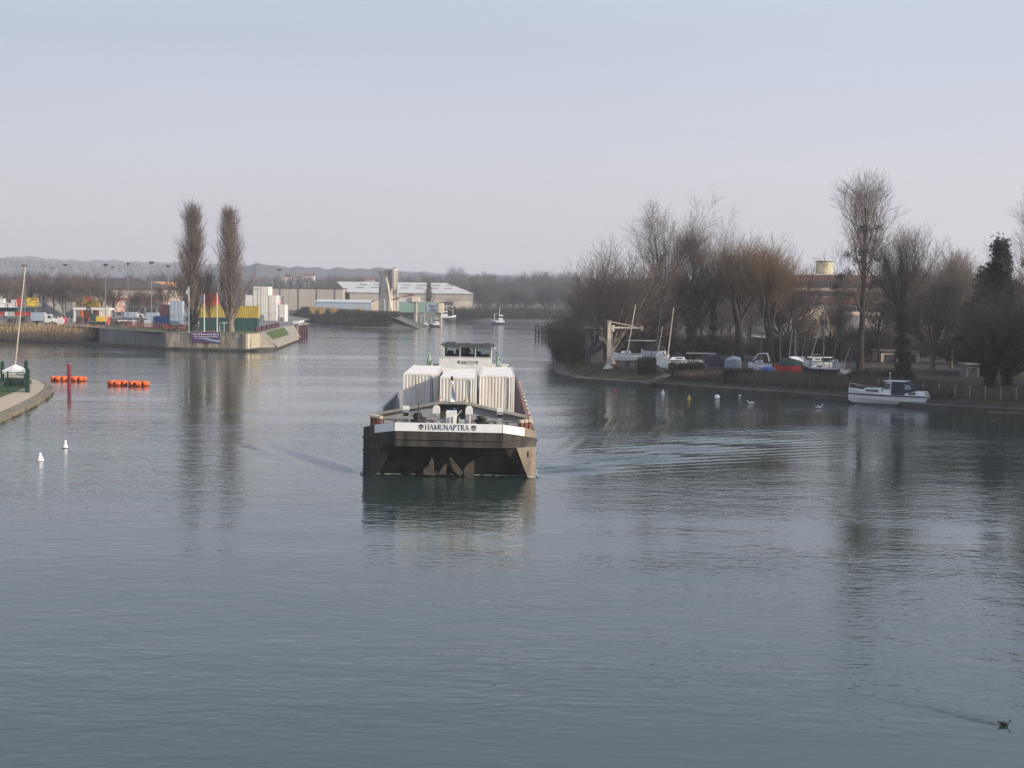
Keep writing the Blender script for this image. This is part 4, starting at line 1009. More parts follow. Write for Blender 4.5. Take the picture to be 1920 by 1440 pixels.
# anchor monument
p = G(317, 291, PZ)
t = thing('anchor_monument', 'big black anchor standing upright on the quay lawn', 'anchor', p, R(10))
c = MB(); c.cyl((0, 0, .1), (0, 0, 3.6), .13, .10, n=8); c.build('shank', M['black'], t)
c = MB(); c.path([(-1.5, 0, 1.1), (-1.3, 0, .6), (-.8, 0, .25), (0, 0, .12), (.8, 0, .25), (1.3, 0, .6), (1.5, 0, 1.1)], .13, 8)
for s in (-1, 1): c.ext([(s * 1.75, -.22, .75), (s * 1.1, -.22, .95), (s * 1.6, -.1, 1.45)], (0, .44, 0))
c.build('fluke', M['black'], t)
c = MB(); c.bx(-.9, .9, -.07, .07, 3.15, 3.3); c.build('stock', M['black'], t)
# flag poles
for px, top, col, lab in ((354, 537, (.75, .76, .78), 'white flagpole with a limp white flag, the one beside the dark poplar trunk'),
                     (383, 551, (.18, .22, .38), 'white flagpole flying the blue flag above the sign'),
                     (407, 549, (.42, .06, .06), 'white flagpole flying the red flag above the sign')):
    D = 289.5 if px < 370 else 287.6
    p = G(px, D, PZ); h = ZH(px, top, D) - PZ
    t = thing('flagpole', lab, 'flagpole', p, 0, 'white flagpoles on the quay')
    c = MB(); c.cyl((0, 0, 0), (0, 0, h), .11, .075, n=8); c.bx(-.2, .2, -.2, .2, 0, .12); c.build('pole', M['white_paint'], t)
    c = MB(); c.ext([(-.05, 0, h - .1), (-.3, .05, h - .5), (-.6, .1, h - 1.0), (-.5, .05, h - 1.7), (-.2, 0, h - 1.5), (-.05, 0, h - 1.1)], (.05, .12, 0)); c.build('flag', mat('flag_cloth', col, tuple(x * .6 for x in col), .8, 3), t)
# two Lombardy poplars, a young pair between, and a bushy tree behind
tree('poplar_tree', 'tall bare Lombardy poplar with dark trunk beside the white flagpole', ('poplar', 11, 'bark_pale', 'twig_warm', 4), G(364, 297, PZ), R(40), .985, 'tall poplars on the quay', 1.25)
tree('poplar_tree', 'tall bare Lombardy poplar in front of the yellow container', ('poplar', 12, 'bark_pale', 'twig_warm', 0), G(433, 297, PZ), R(10), .96, 'tall poplars on the quay', 1.22)
tree('young_tree', 'slim young bare tree between the two tall poplars', ('slender', 31, 'bark_grey', 'twig_grey', 0), G(393, 300, PZ), 0, .62, None, .7)
tree('bare_tree', 'bushy bare tree left behind the dark poplar', ('street', 41, 'bark_dark', 'twig_brown', 0), G(343, 345, PZ), R(70), 1.0)
# wooden trestle by the trees
p = G(420, 300, PZ); t = thing('trestle', 'small pale wooden trestle on the lawn beside the poplar', 'trestle', p, R(20))
c = MB()
for x in (-.9, 0, .9): c.cyl((x, 0, 0), (x, 0, 1.7), .09, n=6)
c.bx(-1.1, 1.1, -.08, .08, 1.7, 1.85); c.build('frame', M['steel_pale'], t)
# shipping containers: coloured pile in front
def side_on(px0, px1, D, z, lab, m, L=12.19, grp=None, **kw):
    a, b_ = G(px0, D, z), G(px1, D, z)
    Lr = (b_ - a).length; t = container('shipping_container', lab, Lr, m, (b_.x, b_.y + 1.22, z), R(90), grp, **kw); return t
gq = 'shipping containers on the quay'
side_on(374, 482, 310, PZ + .02, 'dark green container on the quay under the yellow one', M['green_box'], grp=gq, pitch=.42, Hc=2.62)
side_on(374, 483.5, 310.4, PZ + 2.66, 'yellow container stacked on the dark green one', M['yellow_box'], grp=gq, pitch=.42, Hc=2.62)
side_on(287, 319, 322, PZ + .02, 'blue container on the quay under the maroon one', M['blue_box'], grp=gq, pitch=.42)
side_on(299, 320, 324, PZ + 2.63, 'maroon container stacked on the blue one', M['maroon_box'], grp=gq, pitch=.42)
side_on(385, 408, 352, PZ + 5.3, 'red container on top, above the yellow container', M['red_box'], grp=gq, pitch=.42)
side_on(385, 408, 352, PZ + .02, 'red container at the foot of the pile hidden behind the green one', M['red_box'], grp=gq, pitch=.42)
side_on(385, 408, 352, PZ + 2.65, 'red container in the middle of the pile behind the yellow one', M['red_box'], grp=gq, pitch=.42)
for k in range(3):
    tl = side_on(368.5, 384.2, 352, PZ + .02 + 2.63 * k, ['cream container at the foot of the pile behind the poplar trunk', 'cream container in the middle of the pile behind the poplar trunk', 'cream container with a black letter, on top beside the red one'][k], M['port_white'], grp=gq, pitch=.42)
    if k == 2:
        plain_text('C', 2.0, 'lettering', M['black'], tl, (-1.29, 1.0, .55), (R(90), 0, R(-90)), .02)
# grey-white pair beside the truck
side_on(318.5, 342, 318, PZ + .9, 'pale grey box on a trailer, lower of two beside the truck cab', M['blue_grey'], grp=gq, pitch=.9)
side_on(318.5, 341, 318.3, PZ + 3.52, 'pale grey box stacked on the other beside the truck cab', M['blue_grey'], grp=gq, pitch=.9)
# white container wall
gw = 'white containers in the stepped stack'
DW = 425
cols_ = [(459.5, [2]), (474.3, [0, 1, 2, 3]), (489, [0, 1, 2, 3]), (504, [0, 1, 2])]
for ci, (px, rows) in enumerate(cols_):
    a = G(px + .3, DW, PZ); b_ = G(px + 14.3, DW, PZ); wd = (b_ - a).length; hc = 15.9 * DW / F_PX
    rr = rows if ci else [0, 1, 2]
    for r_ in rr:
        lev = ['bottom', 'second', 'third', 'top'][r_]; cl = ['first', 'second', 'third', 'fourth'][ci]
        container('shipping_container', 'white container seen end on, %s level of the %s column from the poplars' % (lev, cl), 6.1, M['port_white'], ((a.x + b_.x) / 2, DW, PZ + .02 + r_ * (hc + .015)), R(-1.5), gw, Hc=hc, Wc=wd - .04, pitch=.5)
a, b_ = G(519.8, 415, PZ), G(534.2, 415, PZ); wd = (b_ - a).length; hc = 15.9 * 415 / F_PX
for r_ in (0, 1):
    t = container('shipping_container', ['white refrigerated container with open machinery, right of the stack', 'white container on top of the refrigerated one'][r_], 6.1, M['port_white'], ((a.x + b_.x) / 2, 415, PZ + .02 + r_ * (hc + .015)), R(-1.5), gw, Hc=hc, Wc=wd - .05, pitch=.5)
    if r_ == 0:
        c = MB(); c.bx(-wd * .36, wd * .36, -.05, .02, .25, hc * .5); u = c.build('machinery', M['dark_grey'], t)
        c = MB(); c.cyl((-.3, -.12, .8), (-.3, -.05, .8), .38, n=12); c.bx(.2, .7, -.12, -.05, .5, 1.1); c.build('fan', M['grey_paint'], u)
# crane arm behind the stack
p = G(530, 440, PZ); t = thing('loader_crane', 'pink-red folding crane arm standing behind the white containers', 'crane', p)
q = lambda px, py: Vector((G(px, 440, 5).x - p.x, 0, ZH(px, py, 440) - PZ))
c = MB(); c.path([q(530, 600), q(527.5, 570), q(519, 556), q(512.5, 553.5)], [.35, .33, .3, .22], 6); c.build('boom', mat('crane_pink', (.72, .14, .16), (.55, .09, .11), .5), t)
c = MB(); c.bx(q(533, 0).x, q(538, 0).x, -.6, .6, q(0, 572.5).z, q(0, 569.5).z); c.bx(-.6, .6, -.6, .6, 0, 1.2); c.build('cab', M['white_paint'], t)
# bollard blocks along the quay edge
for k, (px, py) in enumerate(((483, 619.5), (493.5, 617.5), (503, 615), (512, 612.5), (520.5, 610.5))):
    D = 298 + k * 11.5; p = G(px, D, PZ)
    t = thing('kerb_block', 'dark square kerb block on the quay edge', 'block', p, R(30), 'dark kerb blocks along the quay edge')
    c = MB(); s = .42; c.loft([[(-s, -s, 0), (s, -s, 0), (s, s, 0), (-s, s, 0)], [(-s, -s, .95), (s, -s, .95), (s, s, .95), (-s, s, .95)], [(-s * .7, -s * .7, 1.1), (s * .7, -s * .7, 1.1), (s * .7, s * .7, 1.1), (-s * .7, s * .7, 1.1)]]); c.build('block', M['maroon_box'], t)
# jetty with sheet piles
JD = Vector((J0.x, J0.y, 0)); t = thing('jetty', 'timber jetty with dark piles and a white edge beam at the end of the quay', 'jetty', JD, 0)
ya, xb = -22, G(550, 385, 0).x - J0.x
c = MB(); c.add([(-.2, 0, 3.3), (G(573, 388, 3).x - J0.x, -8, 3.3), (xb, -14, 3.3), (xb, 10, 3.3), (-.4, 10, 3.3)], [(0, 1, 2, 3, 4)]); c.build('deck', M['concrete'], t)
c = MB(); pa, pb = Vector((-.0, .0, 0)), Vector((G(563, 373, 0).x - J0.x, -21, 0))
c.ext([pa + Vector((0, 0, 3.32)), pb + Vector((0, 0, 3.32)), pb + Vector((0, 0, 3.75)), pa + Vector((0, 0, 3.75))], (-.5, .3, 0)); c.build('edge_beam', M['concrete'], t)
for k in range(6):
    q_ = pa.lerp(pb, k / 5) + Vector((-.25, .2, 0)); c = MB(); c.cyl(q_ + Vector((0, 0, -1)), q_ + Vector((0, 0, 3.3)), .30, n=8); c.build('pile', M['concrete'] if k == 5 else M['maroon_box'], t)
q_ = pb.lerp(pa, .0)
c = MB(); c.add([pb + Vector((-.5, .4, -1)), pb + Vector((-7, 4, -1)), pb + Vector((-7, 4, 3.3)), pb + Vector((-.5, .4, 3.3))], [(0, 1, 2, 3)]); c.build('back_wall', M['dark_grey'], t)
p = G(559, 392, PZ); t = thing('motor_boat', 'small white boat lying on the quay by the jetty', 'boat', (p.x, p.y, 3.35), R(5))
c = MB(); c.loft([[(-1.4, -.5, .1), (-1.4, .5, .1), (-1.4, .6, .8), (-1.4, -.6, .8)], [(.3, -.5, .1), (.3, .5, .1), (.3, .7, .85), (.3, -.7, .85)], [(1.6, -.05, .5), (1.6, .05, .5), (1.6, .08, 1.0), (1.6, -.08, 1.0)]]); c.build('hull', M['gel_white'], t)
# lamp masts
LAMPS = [(47, 498, 350, 0), (100, 502, 500, 0), (123, 497, 395, 1), (198, 497, 332, 2), (211, 501, 480, 2), (240, 495, 352, 2), (284, 492.5, 338, 1), (315, 499, 385, 1), (523, 506, 402, 1), (540.5, 516, 420, 0)]
where = ['by the yellow board', 'thin and far behind the bare trees', 'above the brown roof near the van', 'behind the excavator', 'far away behind the hip roof hall', 'in front of the white hall', 'beside the maroon container', 'before the orange striped building', 'in front of the white container stack', 'right of the refrigerated container']
lm = None
for (px, py, D, k), wl_ in zip(LAMPS, where):
    p = G(px, D, PZ); h = ZH(px, py, D) - PZ
    t = thing('lamp_mast', 'slim grey floodlight mast %s' % wl_, 'lamp', p, R(k * 35), 'floodlight masts in the port')
    c = MB(); c.cyl((0, 0, 0), (0, 0, h), .12, .07, n=7); c.build('mast', M['pole'], t)
    c = MB(); c.bx(-.5, .5, -.05, .05, h - .22, h - .1)
    for s in (-1, 0, 1) if k else (-1, 1): c.box((s * .4, -.15, h + .05), (.3, .4, .32), rx=R(30))
    c.build('floodlight', M['dark_grey'], t)

# ------------------------------------------------------------------ yard on the left
def building(name, label, px0, px1, D, ztop, depth, wm, group=None, zb=PZ):
    a, b_ = G(px0, D, zb), G(px1, D, zb); L = b_.x - a.x
    t = thing(name, label, 'building', (a.x, D, zb), 0, group); h = ztop - zb
    c = MB(); c.bx(0, L, 0, depth, 0, h); c.build('wall', wm, t); return t, L, h
# white hall with a dark hip roof and red band
t, L, h = building('market_hall', 'white hall with dark hip roof and a red stripe', 163, 302, 430, ZH(230, 541, 430), 30, M['cream_wall'])
zr = ZH(230, 521.5, 445) - PZ
c = MB(); e = .8; c.add([(-e, -e, h), (L + e, -e, h), (L + e, 30 + e, h), (-e, 30 + e, h), (-e, 15, zr), (L - 11, 15, zr)], [(0, 1, 5, 4), (1, 2, 5), (2, 3, 4, 5), (3, 0, 4), (0, 3, 2, 1)]); c.build('roof', M['dark_roof'], t)
zs = ZH(230, 561, 430) - PZ
c = MB(); c.bx(7.5, L + .02, -.14, -.003, zs - .25, zs + .35); c.build('stripe', M['red'], t)
c = MB(); c.bx(7.5, L + .02, -.10, -.004, .0, zs - .26); c.build('lower_wall', M['grey_wall'], t)
for k in range(8):
    c = MB(); c.bx(9 + k * 1.75, 10.2 + k * 1.75, -.16, -.102, 1.2, 3.3); c.build('window', M['glass_dark'], t)
c = MB(); c.bx(8.0, 11.5, -.25, -.15, 2.0, 5.4); c.build('poster', mat('poster', (.62, .30, .24), (.75, .70, .62), .6, .8, lo=.45, hi=.52), t)
# long brown-roofed sheds
for (a_, b2, D, wz, rz_, lab) in ((-70, 75, 450, 545, 526, 'long low shed with brown roof behind the yellow board'), (70, 170, 475, 543, 523, 'brown roofed shed behind the bare tree row')):
    t, L, h = building('shed', lab, a_, b2, D, ZH(20, wz, D), 26, M['grey_wall']); zr = ZH(20, rz_, D + 13) - PZ
    c = MB(); c.add([(-.6, -.6, h), (L + .6, -.6, h), (L + .6, 26.6, h), (-.6, 26.6, h), (-.6, 13, zr), (L + .6, 13, zr)], [(0, 1, 5, 4), (2, 3, 4, 5), (1, 2, 5), (3, 0, 4), (0, 3, 2, 1)]); c.build('roof', M['brown_roof'], t)
    for k in range(9):
        c = MB(); c.bx(1 + k * L / 9, 1 + k * L / 9 + L / 18, -.06, -.003, h - 3.2, h - .8); c.build('window', M['cream_wall'], t)
# orange striped block
t, L, h = building('striped_building', 'building clad in orange and cream vertical stripes behind the hall', 262, 316, 500, ZH(290, 528, 500), 14, M['orange_box'])
for k in range(7):
    c = MB(); c.bx(L * (k + .15) / 7, L * (k + .55) / 7, -.08, -.003, .5, h - .3); c.build('stripe_panel', M['red_box'] if k % 3 == 0 else M['cream_wall'], t)
# canopy with orange posts
a, b_ = G(137, 380, PZ), G(205, 380, PZ); L = b_.x - a.x
t = thing('canopy', 'white flat canopy with orange cladding below beside the excavator', 'canopy', (a.x, 380, PZ)); h = ZH(170, 577, 380) - PZ
c = MB(); c.bx(0, L, 0, 6, h - .6, h); c.build('roof', M['white_paint'], t)
c = MB(); c.bx(1.2, L * .55, 3, 5.5, 0, h - .6); c.build('back_panel', M['orange'], t)
for x in (.3, L * .24, L * .5, L * .75, L - .3): c = MB(); c.bx(x - .25, x + .25, .2, .6, 0, h - .6); c.build('post', M['orange'] if x > .5 and x < L * .3 else M['white_paint'], t)
# yellow and red low blocks, white boxes, hoardings
def block(px0, px1, py0, py1, D, m, name, lab, cat, depth=2.4, grp=None, ribs=0):
    a, b_ = G(px0, D, PZ), G(px1, D, PZ); z1 = ZH((px0 + px1) / 2, py0, D); z0 = max(PZ, ZH((px0 + px1) / 2, py1, D))
    t = thing(name, lab, cat, (a.x, D, z0), 0, grp); L = b_.x - a.x; h = z1 - z0
    c = MB(); c.bx(0, L, 0, depth, .0, h); c.build('body', m, t)
    f = MB()
    for x in (0, L): f.bx(x - .12, x + .12, -.09, .05, 0, h)
    f.bx(0, L, -.09, .05, h - .25, h - .02); f.bx(.12, L - .12, -.09, -.003, 0, .2); f.build('frame', m, t)
    if ribs:
        r = MB()
        for k in range(ribs): x = L * (k + .5) / ribs; r.bx(x - .1, x + .1, -.06, -.003, .2, h - .25)
        r.build('rib', m, t)
    return t
def hoarding(px0, px1, py0, py1, D, m, lab, legs=2):
    a, b_ = G(px0, D, PZ), G(px1, D, PZ); z1 = ZH((px0 + px1) / 2, py0, D) - PZ; z0 = ZH((px0 + px1) / 2, py1, D) - PZ
    t = thing('hoarding', lab, 'hoarding', (a.x, D, PZ)); L = b_.x - a.x
    c = MB(); c.bx(0, L, 0, .3, z0, z1); c.build('board', m, t)
    c = MB(); c.bx(-.12, L + .12, -.04, .34, z1, z1 + .14); c.bx(-.12, L + .12, -.04, .34, z0 - .14, z0); c.build('frame', M['dark_grey'], t)
    for k in range(legs):
        x = L * (k + .5) / legs; c = MB(); c.bx(x - .12, x + .12, .32, .55, 0, z1); c.build('leg', M['pole'], t)
    return t
t = hoarding(51, 71.5, 558.5, 574.5, 366, M['yellow'], 'bright yellow hoarding with a black sweep above the van')
L = G(71.5, 366, 0).x - G(51, 366, 0).x; zc = ZH(61, 566, 366) - PZ
c = MB(); c.ext([(L * .2, -.03, zc + .1), (L * .45, -.03, zc + .75), (L * .8, -.03, zc + .75), (L * .8, -.03, zc + .5), (L * .48, -.03, zc + .5), (L * .26, -.03, zc + .0)], (0, .025, 0)); c.build('emblem', M['black'], t)
c = MB(); c.bx(L * .86, L * .9, -.03, -.004, zc - .9, zc + .9); c.build('stroke', M['black'], t)
hoarding(32, 42.5, 559, 573, 372, M['red'], 'square red hoarding left of the yellow one')
gk = 'white bins and boxes on the left quay'
block(-6, 12, 567, 576.5, 372, M['port_white'], 'storage_box', 'low white box at the left edge of the yard', 'box', 2, gk)
block(-4, 6.5, 560, 566.8, 372.2, M['white_paint'], 'storage_box', 'white box stacked on the low one at the left edge', 'box', 1.7, gk)
block(17, 27, 568, 576.5, 372, M['port_white'], 'storage_box', 'grey white box left of the red hoarding', 'box', 2, gk)
block(22.5, 27, 562, 567.8, 372.2, M['white_paint'], 'storage_box', 'small white box with a round mark on the grey white box', 'box', 1.6, gk)
block(-8, 30, 577, 586, 374, M['green_box'], 'shipping_container', 'dark green container under the white boxes', 'container', 2.4, gq, 16)
block(31, 62, 577, 586, 374.3, M['green_box'], 'shipping_container', 'dark green container under the two hoardings', 'container', 2.4, gq, 14)
block(140, 170, 563, 577, 398, M['yellow_box'], 'shipping_container', 'yellow container behind the canopy, left one', 'container', 2.4, gq, 12)
block(172.5, 186, 563, 577, 398, M['yellow_box'], 'shipping_container', 'short yellow container behind the excavator arm', 'container', 2.4, gq, 6)
block(160, 169.5, 556, 562.8, 399, M['red_box'], 'storage_box', 'red box on the yellow container', 'box', 2.2)
block(186.5, 206, 563, 577, 400, M['port_white'], 'shipping_container', 'white ribbed container right of the yellow ones', 'container', 2.4, gq, 7)
block(125, 136, 566, 595, 385, M['grey_wall'], 'kiosk', 'reddish grey kiosk left of the canopy', 'kiosk', 3)
for k, (a_, b2, m_) in enumerate(((-4, 8, 'red'), (8.5, 18, 'white_paint'), (18.5, 28, 'white_paint'), (28.5, 39, 'red'), (39.5, 47, 'red'), (47.5, 57, 'red'))):
    block(a_, b2, 584.5, 591.8, 352, M[m_], 'traffic_barrier', ['red plastic barrier at the far left of the barrier row', 'white plastic barrier next to the first red one', 'white plastic barrier beside the slanting mast', 'red plastic barrier right of the white pair', 'red plastic barrier between two other reds', 'red plastic barrier nearest the van'][k], 'barrier', .6, 'barriers in front of the green containers')
# vehicles
def wheels(t, xs, y0, y1, r):
    for x in xs:
        for y in (y0, y1):
            c = MB(); c.cyl((x, y, r), (x, y + .25, r), r, n=14); w = c.build('wheel', M['tyre'], t)
            c = MB(); c.cyl((x, y - .01, r), (x, y + .26, r), r * .5, n=10); c.build('rim', M['pole'], w)
def van(px, D, lab):
    p = G(px, D, PZ); t = thing('delivery_van', lab, 'van', p)
    c = MB(); pr = [(1.3, 0, .4), (4.15, 0, .4), (4.2, 0, 1.15), (3.4, 0, 1.3), (2.85, 0, 2.3), (1.3, 0, 2.35)]; c.ext(pr, (0, 1.9, 0)); c.build('cab', M['white_paint'], t, bevel=.05)
    c = MB(); c.add([(3.34, .12, 1.38), (2.9, .12, 2.2), (2.9, 1.78, 2.2), (3.34, 1.78, 1.38)], [(0, 1, 2, 3)]); c.v = [(x + .05, y, z + .03) for x, y, z in c.v]; c.build('windscreen', M['glass_dark'], t)
    c = MB(); c.ext([(2.1, -.012, 1.35), (3.1, -.012, 1.35), (2.7, -.012, 2.1), (2.1, -.012, 2.1)], (0, .01, 0)); c.build('side_window', M['glass_dark'], t)
    c = MB(); c.bx(-1.9, 1.2, -.05, 2.0, .75, 2.75); c.build('cargo_box', M['blue_grey'], t)
    c = MB(); c.bx(-1.9, 1.3, .3, 1.6, .45, .74); c.build('chassis', M['black'], t)
    wheels(t, (-1.1, 3.2), -.02, 1.68, .36); return t
van(73, 348, 'white delivery van with a grey box body behind the reeds')
def car(px, D, lab, m, rz=0.0, grp='cars in the port yard'):
    p = G(px, D, PZ); t = thing('parked_car', lab, 'car', p, rz, grp)
    c = MB(); c.ext([(-2, 0, .3), (2, 0, .3), (2.05, 0, .75), (1.1, 0, .92), (-1.9, 0, .95), (-2.05, 0, .6)], (0, 1.7, 0)); c.build('body', m, t, bevel=.05)
    c = MB(); c.loft([[(-1.6, .06, .93), (1.0, .06, .93), (1.0, 1.64, .93), (-1.6, 1.64, .93)], [(-1.2, .2, 1.45), (.35, .2, 1.45), (.35, 1.5, 1.45), (-1.2, 1.5, 1.45)]]); c.build('cabin', M['glass_dark'], t, bevel=.03)
    c = MB(); c.bx(-1.2, .35, .2, 1.5, 1.45, 1.48); c.build('roof', m, t)
    wheels(t, (-1.25, 1.25), -.04, 1.5, .3); return t
car(222, 362, 'white car parked beside the lamp mast behind the excavator', M['white_paint'])
car(232, 372, 'red car parked right of the white car', M['red'])
car(243, 365, 'dark grey car parked before the white hall', M['grey_paint'])
car(256, 370, 'red car parked in front of the hall windows', M['red'], R(10))
car(268, 366, 'silver car parked left of the blue container', M['steel_pale'])
# excavator
p = G(181, 336, PZ); t = thing('excavator', 'yellow crawler excavator with folded arm on the quay', 'excavator', p, 0)
for y in (-1.2, 1.0):
    c = MB(); c.ext([(-1.9, y, .1), (1.9, y, .1), (2.15, y, .45), (1.9, y, .85), (-1.9, y, .85), (-2.15, y, .45)], (0, .55, 0)); c.build('track', M['black'], t)
c = MB(); c.bx(-1.0, 2.1, -1.15, 1.25, 1.0, 2.2); c.build('body', M['yellow'], t, bevel=.08)
c = MB(); c.bx(-1.1, .2, -1.2, -.2, 1.0, 2.9); c.build('cab', M['green_box'], t, bevel=.06)
c = MB(); c.path([(-.9, .3, 1.6), (-1.6, .3, 4.0), (-2.2, .3, 4.6)], [.28, .3, .24], 6); c.path([(-2.2, .3, 4.6), (-2.6, .3, 1.8)], [.22, .16], 6); c.build('arm', M['dark_grey'], t)
c = MB(); c.ext([(-2.9, 0, 1.8), (-2.2, 0, 1.8), (-2.1, 0, 1.0), (-2.6, 0, .7), (-3.0, 0, 1.1)], (0, .7, 0)); c.build('bucket', M['rust'], t)
# truck cab
p = G(352, 314, PZ); t = thing('truck', 'white truck cab beside the pale grey boxes', 'truck', p, 0)
c = MB(); c.ext([(-1.0, 0, .6), (1.0, 0, .6), (1.05, 0, 1.6), (.7, 0, 3.0), (-1.0, 0, 3.2)], (0, 2.3, 0)); c.build('cab', M['white_paint'], t, bevel=.06)
c = MB(); c.ext([(-.3, -.015, 1.7), (.85, -.015, 1.7), (.6, -.015, 2.6), (-.3, -.015, 2.6)], (0, .012, 0)); c.build('side_window', M['glass_dark'], t)
c = MB(); c.bx(-6.5, .9, .4, 1.9, .5, .85); c.build('chassis', M['black'], t); wheels(t, (-5.4, -4.2, .1), .0, 2.05, .5)
# orange mesh fence and railings
def netting(name, lab, pts, h, m, cat, step=2.0, mesh=True, rail=True):
    t = thing(name, lab, cat, pts[0]); o = pts[0]
    L = [(b_ - a).length for a, b_ in zip(pts, pts[1:])]
    posts, net = MB(), MB(); r0 = random.Random(1)
    for a, b_, l in zip(pts, pts[1:], L):
        n = max(1, int(l / step)); a, b_ = a - o, b_ - o
        for k in range(n + 1):
            q_ = a.lerp(b_, k / n); posts = MB(); posts.cyl(q_, q_ + Vector((0, 0, h + .08)), .05, n=5); posts.build('post', m if mesh else M['pole'], t)
        if mesh:
            for k in range(int(h / .18)): net.cyl(a + Vector((0, 0, .1 + k * .18)), b_ + Vector((0, 0, .1 + k * .18 + r0.uniform(-.04, .04))), .055, n=4)
        elif rail: net.cyl(a + Vector((0, 0, h)), b_ + Vector((0, 0, h)), .05, n=5); net.cyl(a + Vector((0, 0, h * .5)), b_ + Vector((0, 0, h * .5)), .04, n=5)
    net.build('netting' if mesh else 'rail', m, t); return t
netting('mesh_fence', 'orange mesh barrier fence around the lawn by the anchor', [G(240, 322, PZ), G(290, 318, PZ), G(330, 305, PZ), G(354, 303, PZ)], 1.15, M['orange'], 'fence')
netting('railing', 'leaning metal railing on the quay edge in front of the excavator', [G(165, 322, PZ), G(200, 320, PZ), G(255, 318, PZ)], 1.3, M['pole'], 'railing', 4, False)
netting('railing', 'thin dark railing above the reeds at the far left', [G(-10, 340, PZ), G(60, 340, PZ)], 1.1, M['dark_grey'], 'railing', 3, False)
p = G(113, 336, PZ); t = thing('notice_board', 'tilted white notice board on the quay above the reeds', 'sign', p); c = MB(); c.box((0, 0, 1.0), (1.5, .08, 1.7), ry=R(-14)); c.build('board', M['white_paint'], t); c = MB(); c.cyl((-.4, .1, 0), (-.4, .1, .8), .05, n=5); c.cyl((.5, .1, 0), (.4, .1, .8), .05, n=5); c.build('leg', M['dark_grey'], t)
p = G(119, 350, PZ); t = thing('float_ring', 'round pink red drum standing behind the notice board', 'drum', p); c = MB(); c.cyl((0, 0, .9), (0, .5, .9), .85, n=16); c.build('drum', mat('pink', (.65, .05, .14), None, .6), t); c = MB(); c.cyl((0, -.03, .9), (0, .0, .9), .4, n=12); c.build('hub', M['white_paint'], t)
# rough brown strip and stacked clutter along the front of the yard
st_ = [(W0.x + 2, W0.y + 1), xy(G(240, 317, PZ)), xy(G(352, 316, PZ)), xy(G(352, 326, PZ)), xy(G(200, 338, PZ)), xy(G(60, 346, PZ)), xy(G(-60, 352, PZ)), xy(G(-60, 338, PZ)), xy(G(100, 332, PZ))]
mb = MB(); mb.add([(q_[0], q_[1], PZ + .008) for q_ in st_], [tuple(range(len(st_)))]); tag(mb.build('rough_ground', mat('rough_soil', (.17, .115, .075), (.08, .075, .04), .95, .5, bump=.5)), kind='structure')
rc_ = random.Random(14)
CL = [(118, 352, 'wood', 'stack of grey timber planks right of the pink drum'), (128, 358, 'grey_wall', 'grey crate left of the kiosk foot'), (150, 352, 'wood', 'timber stack before the canopy'), (158, 356, 'tarp_blue', 'blue covered crate before the canopy'), (202, 350, 'red_box', 'red crate behind the excavator tracks'), (207, 356, 'gel_white', 'white crate right of the red crate behind the excavator'),
      (214, 345, 'wood', 'timber stack right of the excavator'), (226, 344, 'dark_grey', 'dark crate before the white car'), (238, 342, 'rust', 'rusty crate before the red car'), (248, 346, 'gel_white', 'white crate by the lamp mast before the hall'), (261, 342, 'wood', 'timber stack left of the anchor'), (272, 338, 'dark_grey', 'dark crate left of the blue container'), (279, 334, 'gel_white', 'white crate touching the blue container'),
      (96, 356, 'dark_grey', 'dark crate behind the van bonnet'), (103, 360, 'grey_wall', 'grey crate right of the van'), (46, 354, 'wood', 'timber stack left of the van'), (22, 356, 'dark_grey', 'dark crate before the barrier row')]
for px, D, m_, lab in CL:
    p = G(px, D, PZ); w_, h_ = rc_.uniform(1.2, 2.6), rc_.uniform(.9, 2.0); t = thing('crate_stack', lab, 'crate', p, rc_.uniform(-.3, .3), 'crates and timber stacked in the yard')
    c = MB(); n_ = rc_.randint(3, 5)
    for k in range(n_): c.box((rc_.uniform(-.08, .08), 0, h_ * (k + .5) / n_), (w_, 1.0, h_ / n_ * .86))
    c.build('crate', M[m_], t)
    c = MB()
    for sx in (-.4, .4): c.bx(w_ * sx - .06, w_ * sx + .06, -.56, .56, 0, h_ + .03)
    c.build('strap', M['dark_grey'], t)
for px, D, lab in ((246, 376, 'white van parked before the white hall'), (288, 372, 'white van behind the maroon container')):
    van(px, D, lab)
# bare trees along the yard road
rs = random.Random(21)
ST = [('street', 42, 'bark_grey', 'twig_brown', 0), ('street', 43, 'bark_dark', 'twig_red', 0)]
for k, (px, D, sc) in enumerate(((-20, 400, .95), (8, 420, 1.0), (32, 395, .9), (56, 430, 1.1), (82, 400, 1.0), (100, 425, 1.05), (118, 395, .95), (135, 415, 1.05), (152, 390, 1.0), (168, 405, 1.1), (190, 392, .9), (214, 388, .8), (252, 385, .75), (266, 392, .75), (283, 398, .7), (306, 380, .85))):
    w_ = ['at the far left edge of the yard', 'behind the white boxes', 'behind the red hoarding', 'behind the yellow hoarding', 'behind the van', 'right of the van', 'above the notice board', 'behind the kiosk', 'left above the canopy', 'above the canopy and excavator', 'behind the excavator arm', 'at the left end of the white hall', 'before the poster on the hall', 'before the middle of the white hall', 'before the right end of the white hall', 'left of the dark poplar'][k]
    tree('bare_tree', 'bare brown street tree %s' % w_, ST[k % 2], G(px, D, PZ), rs.uniform(0, 6), sc * .95, 'bare street trees in the port')
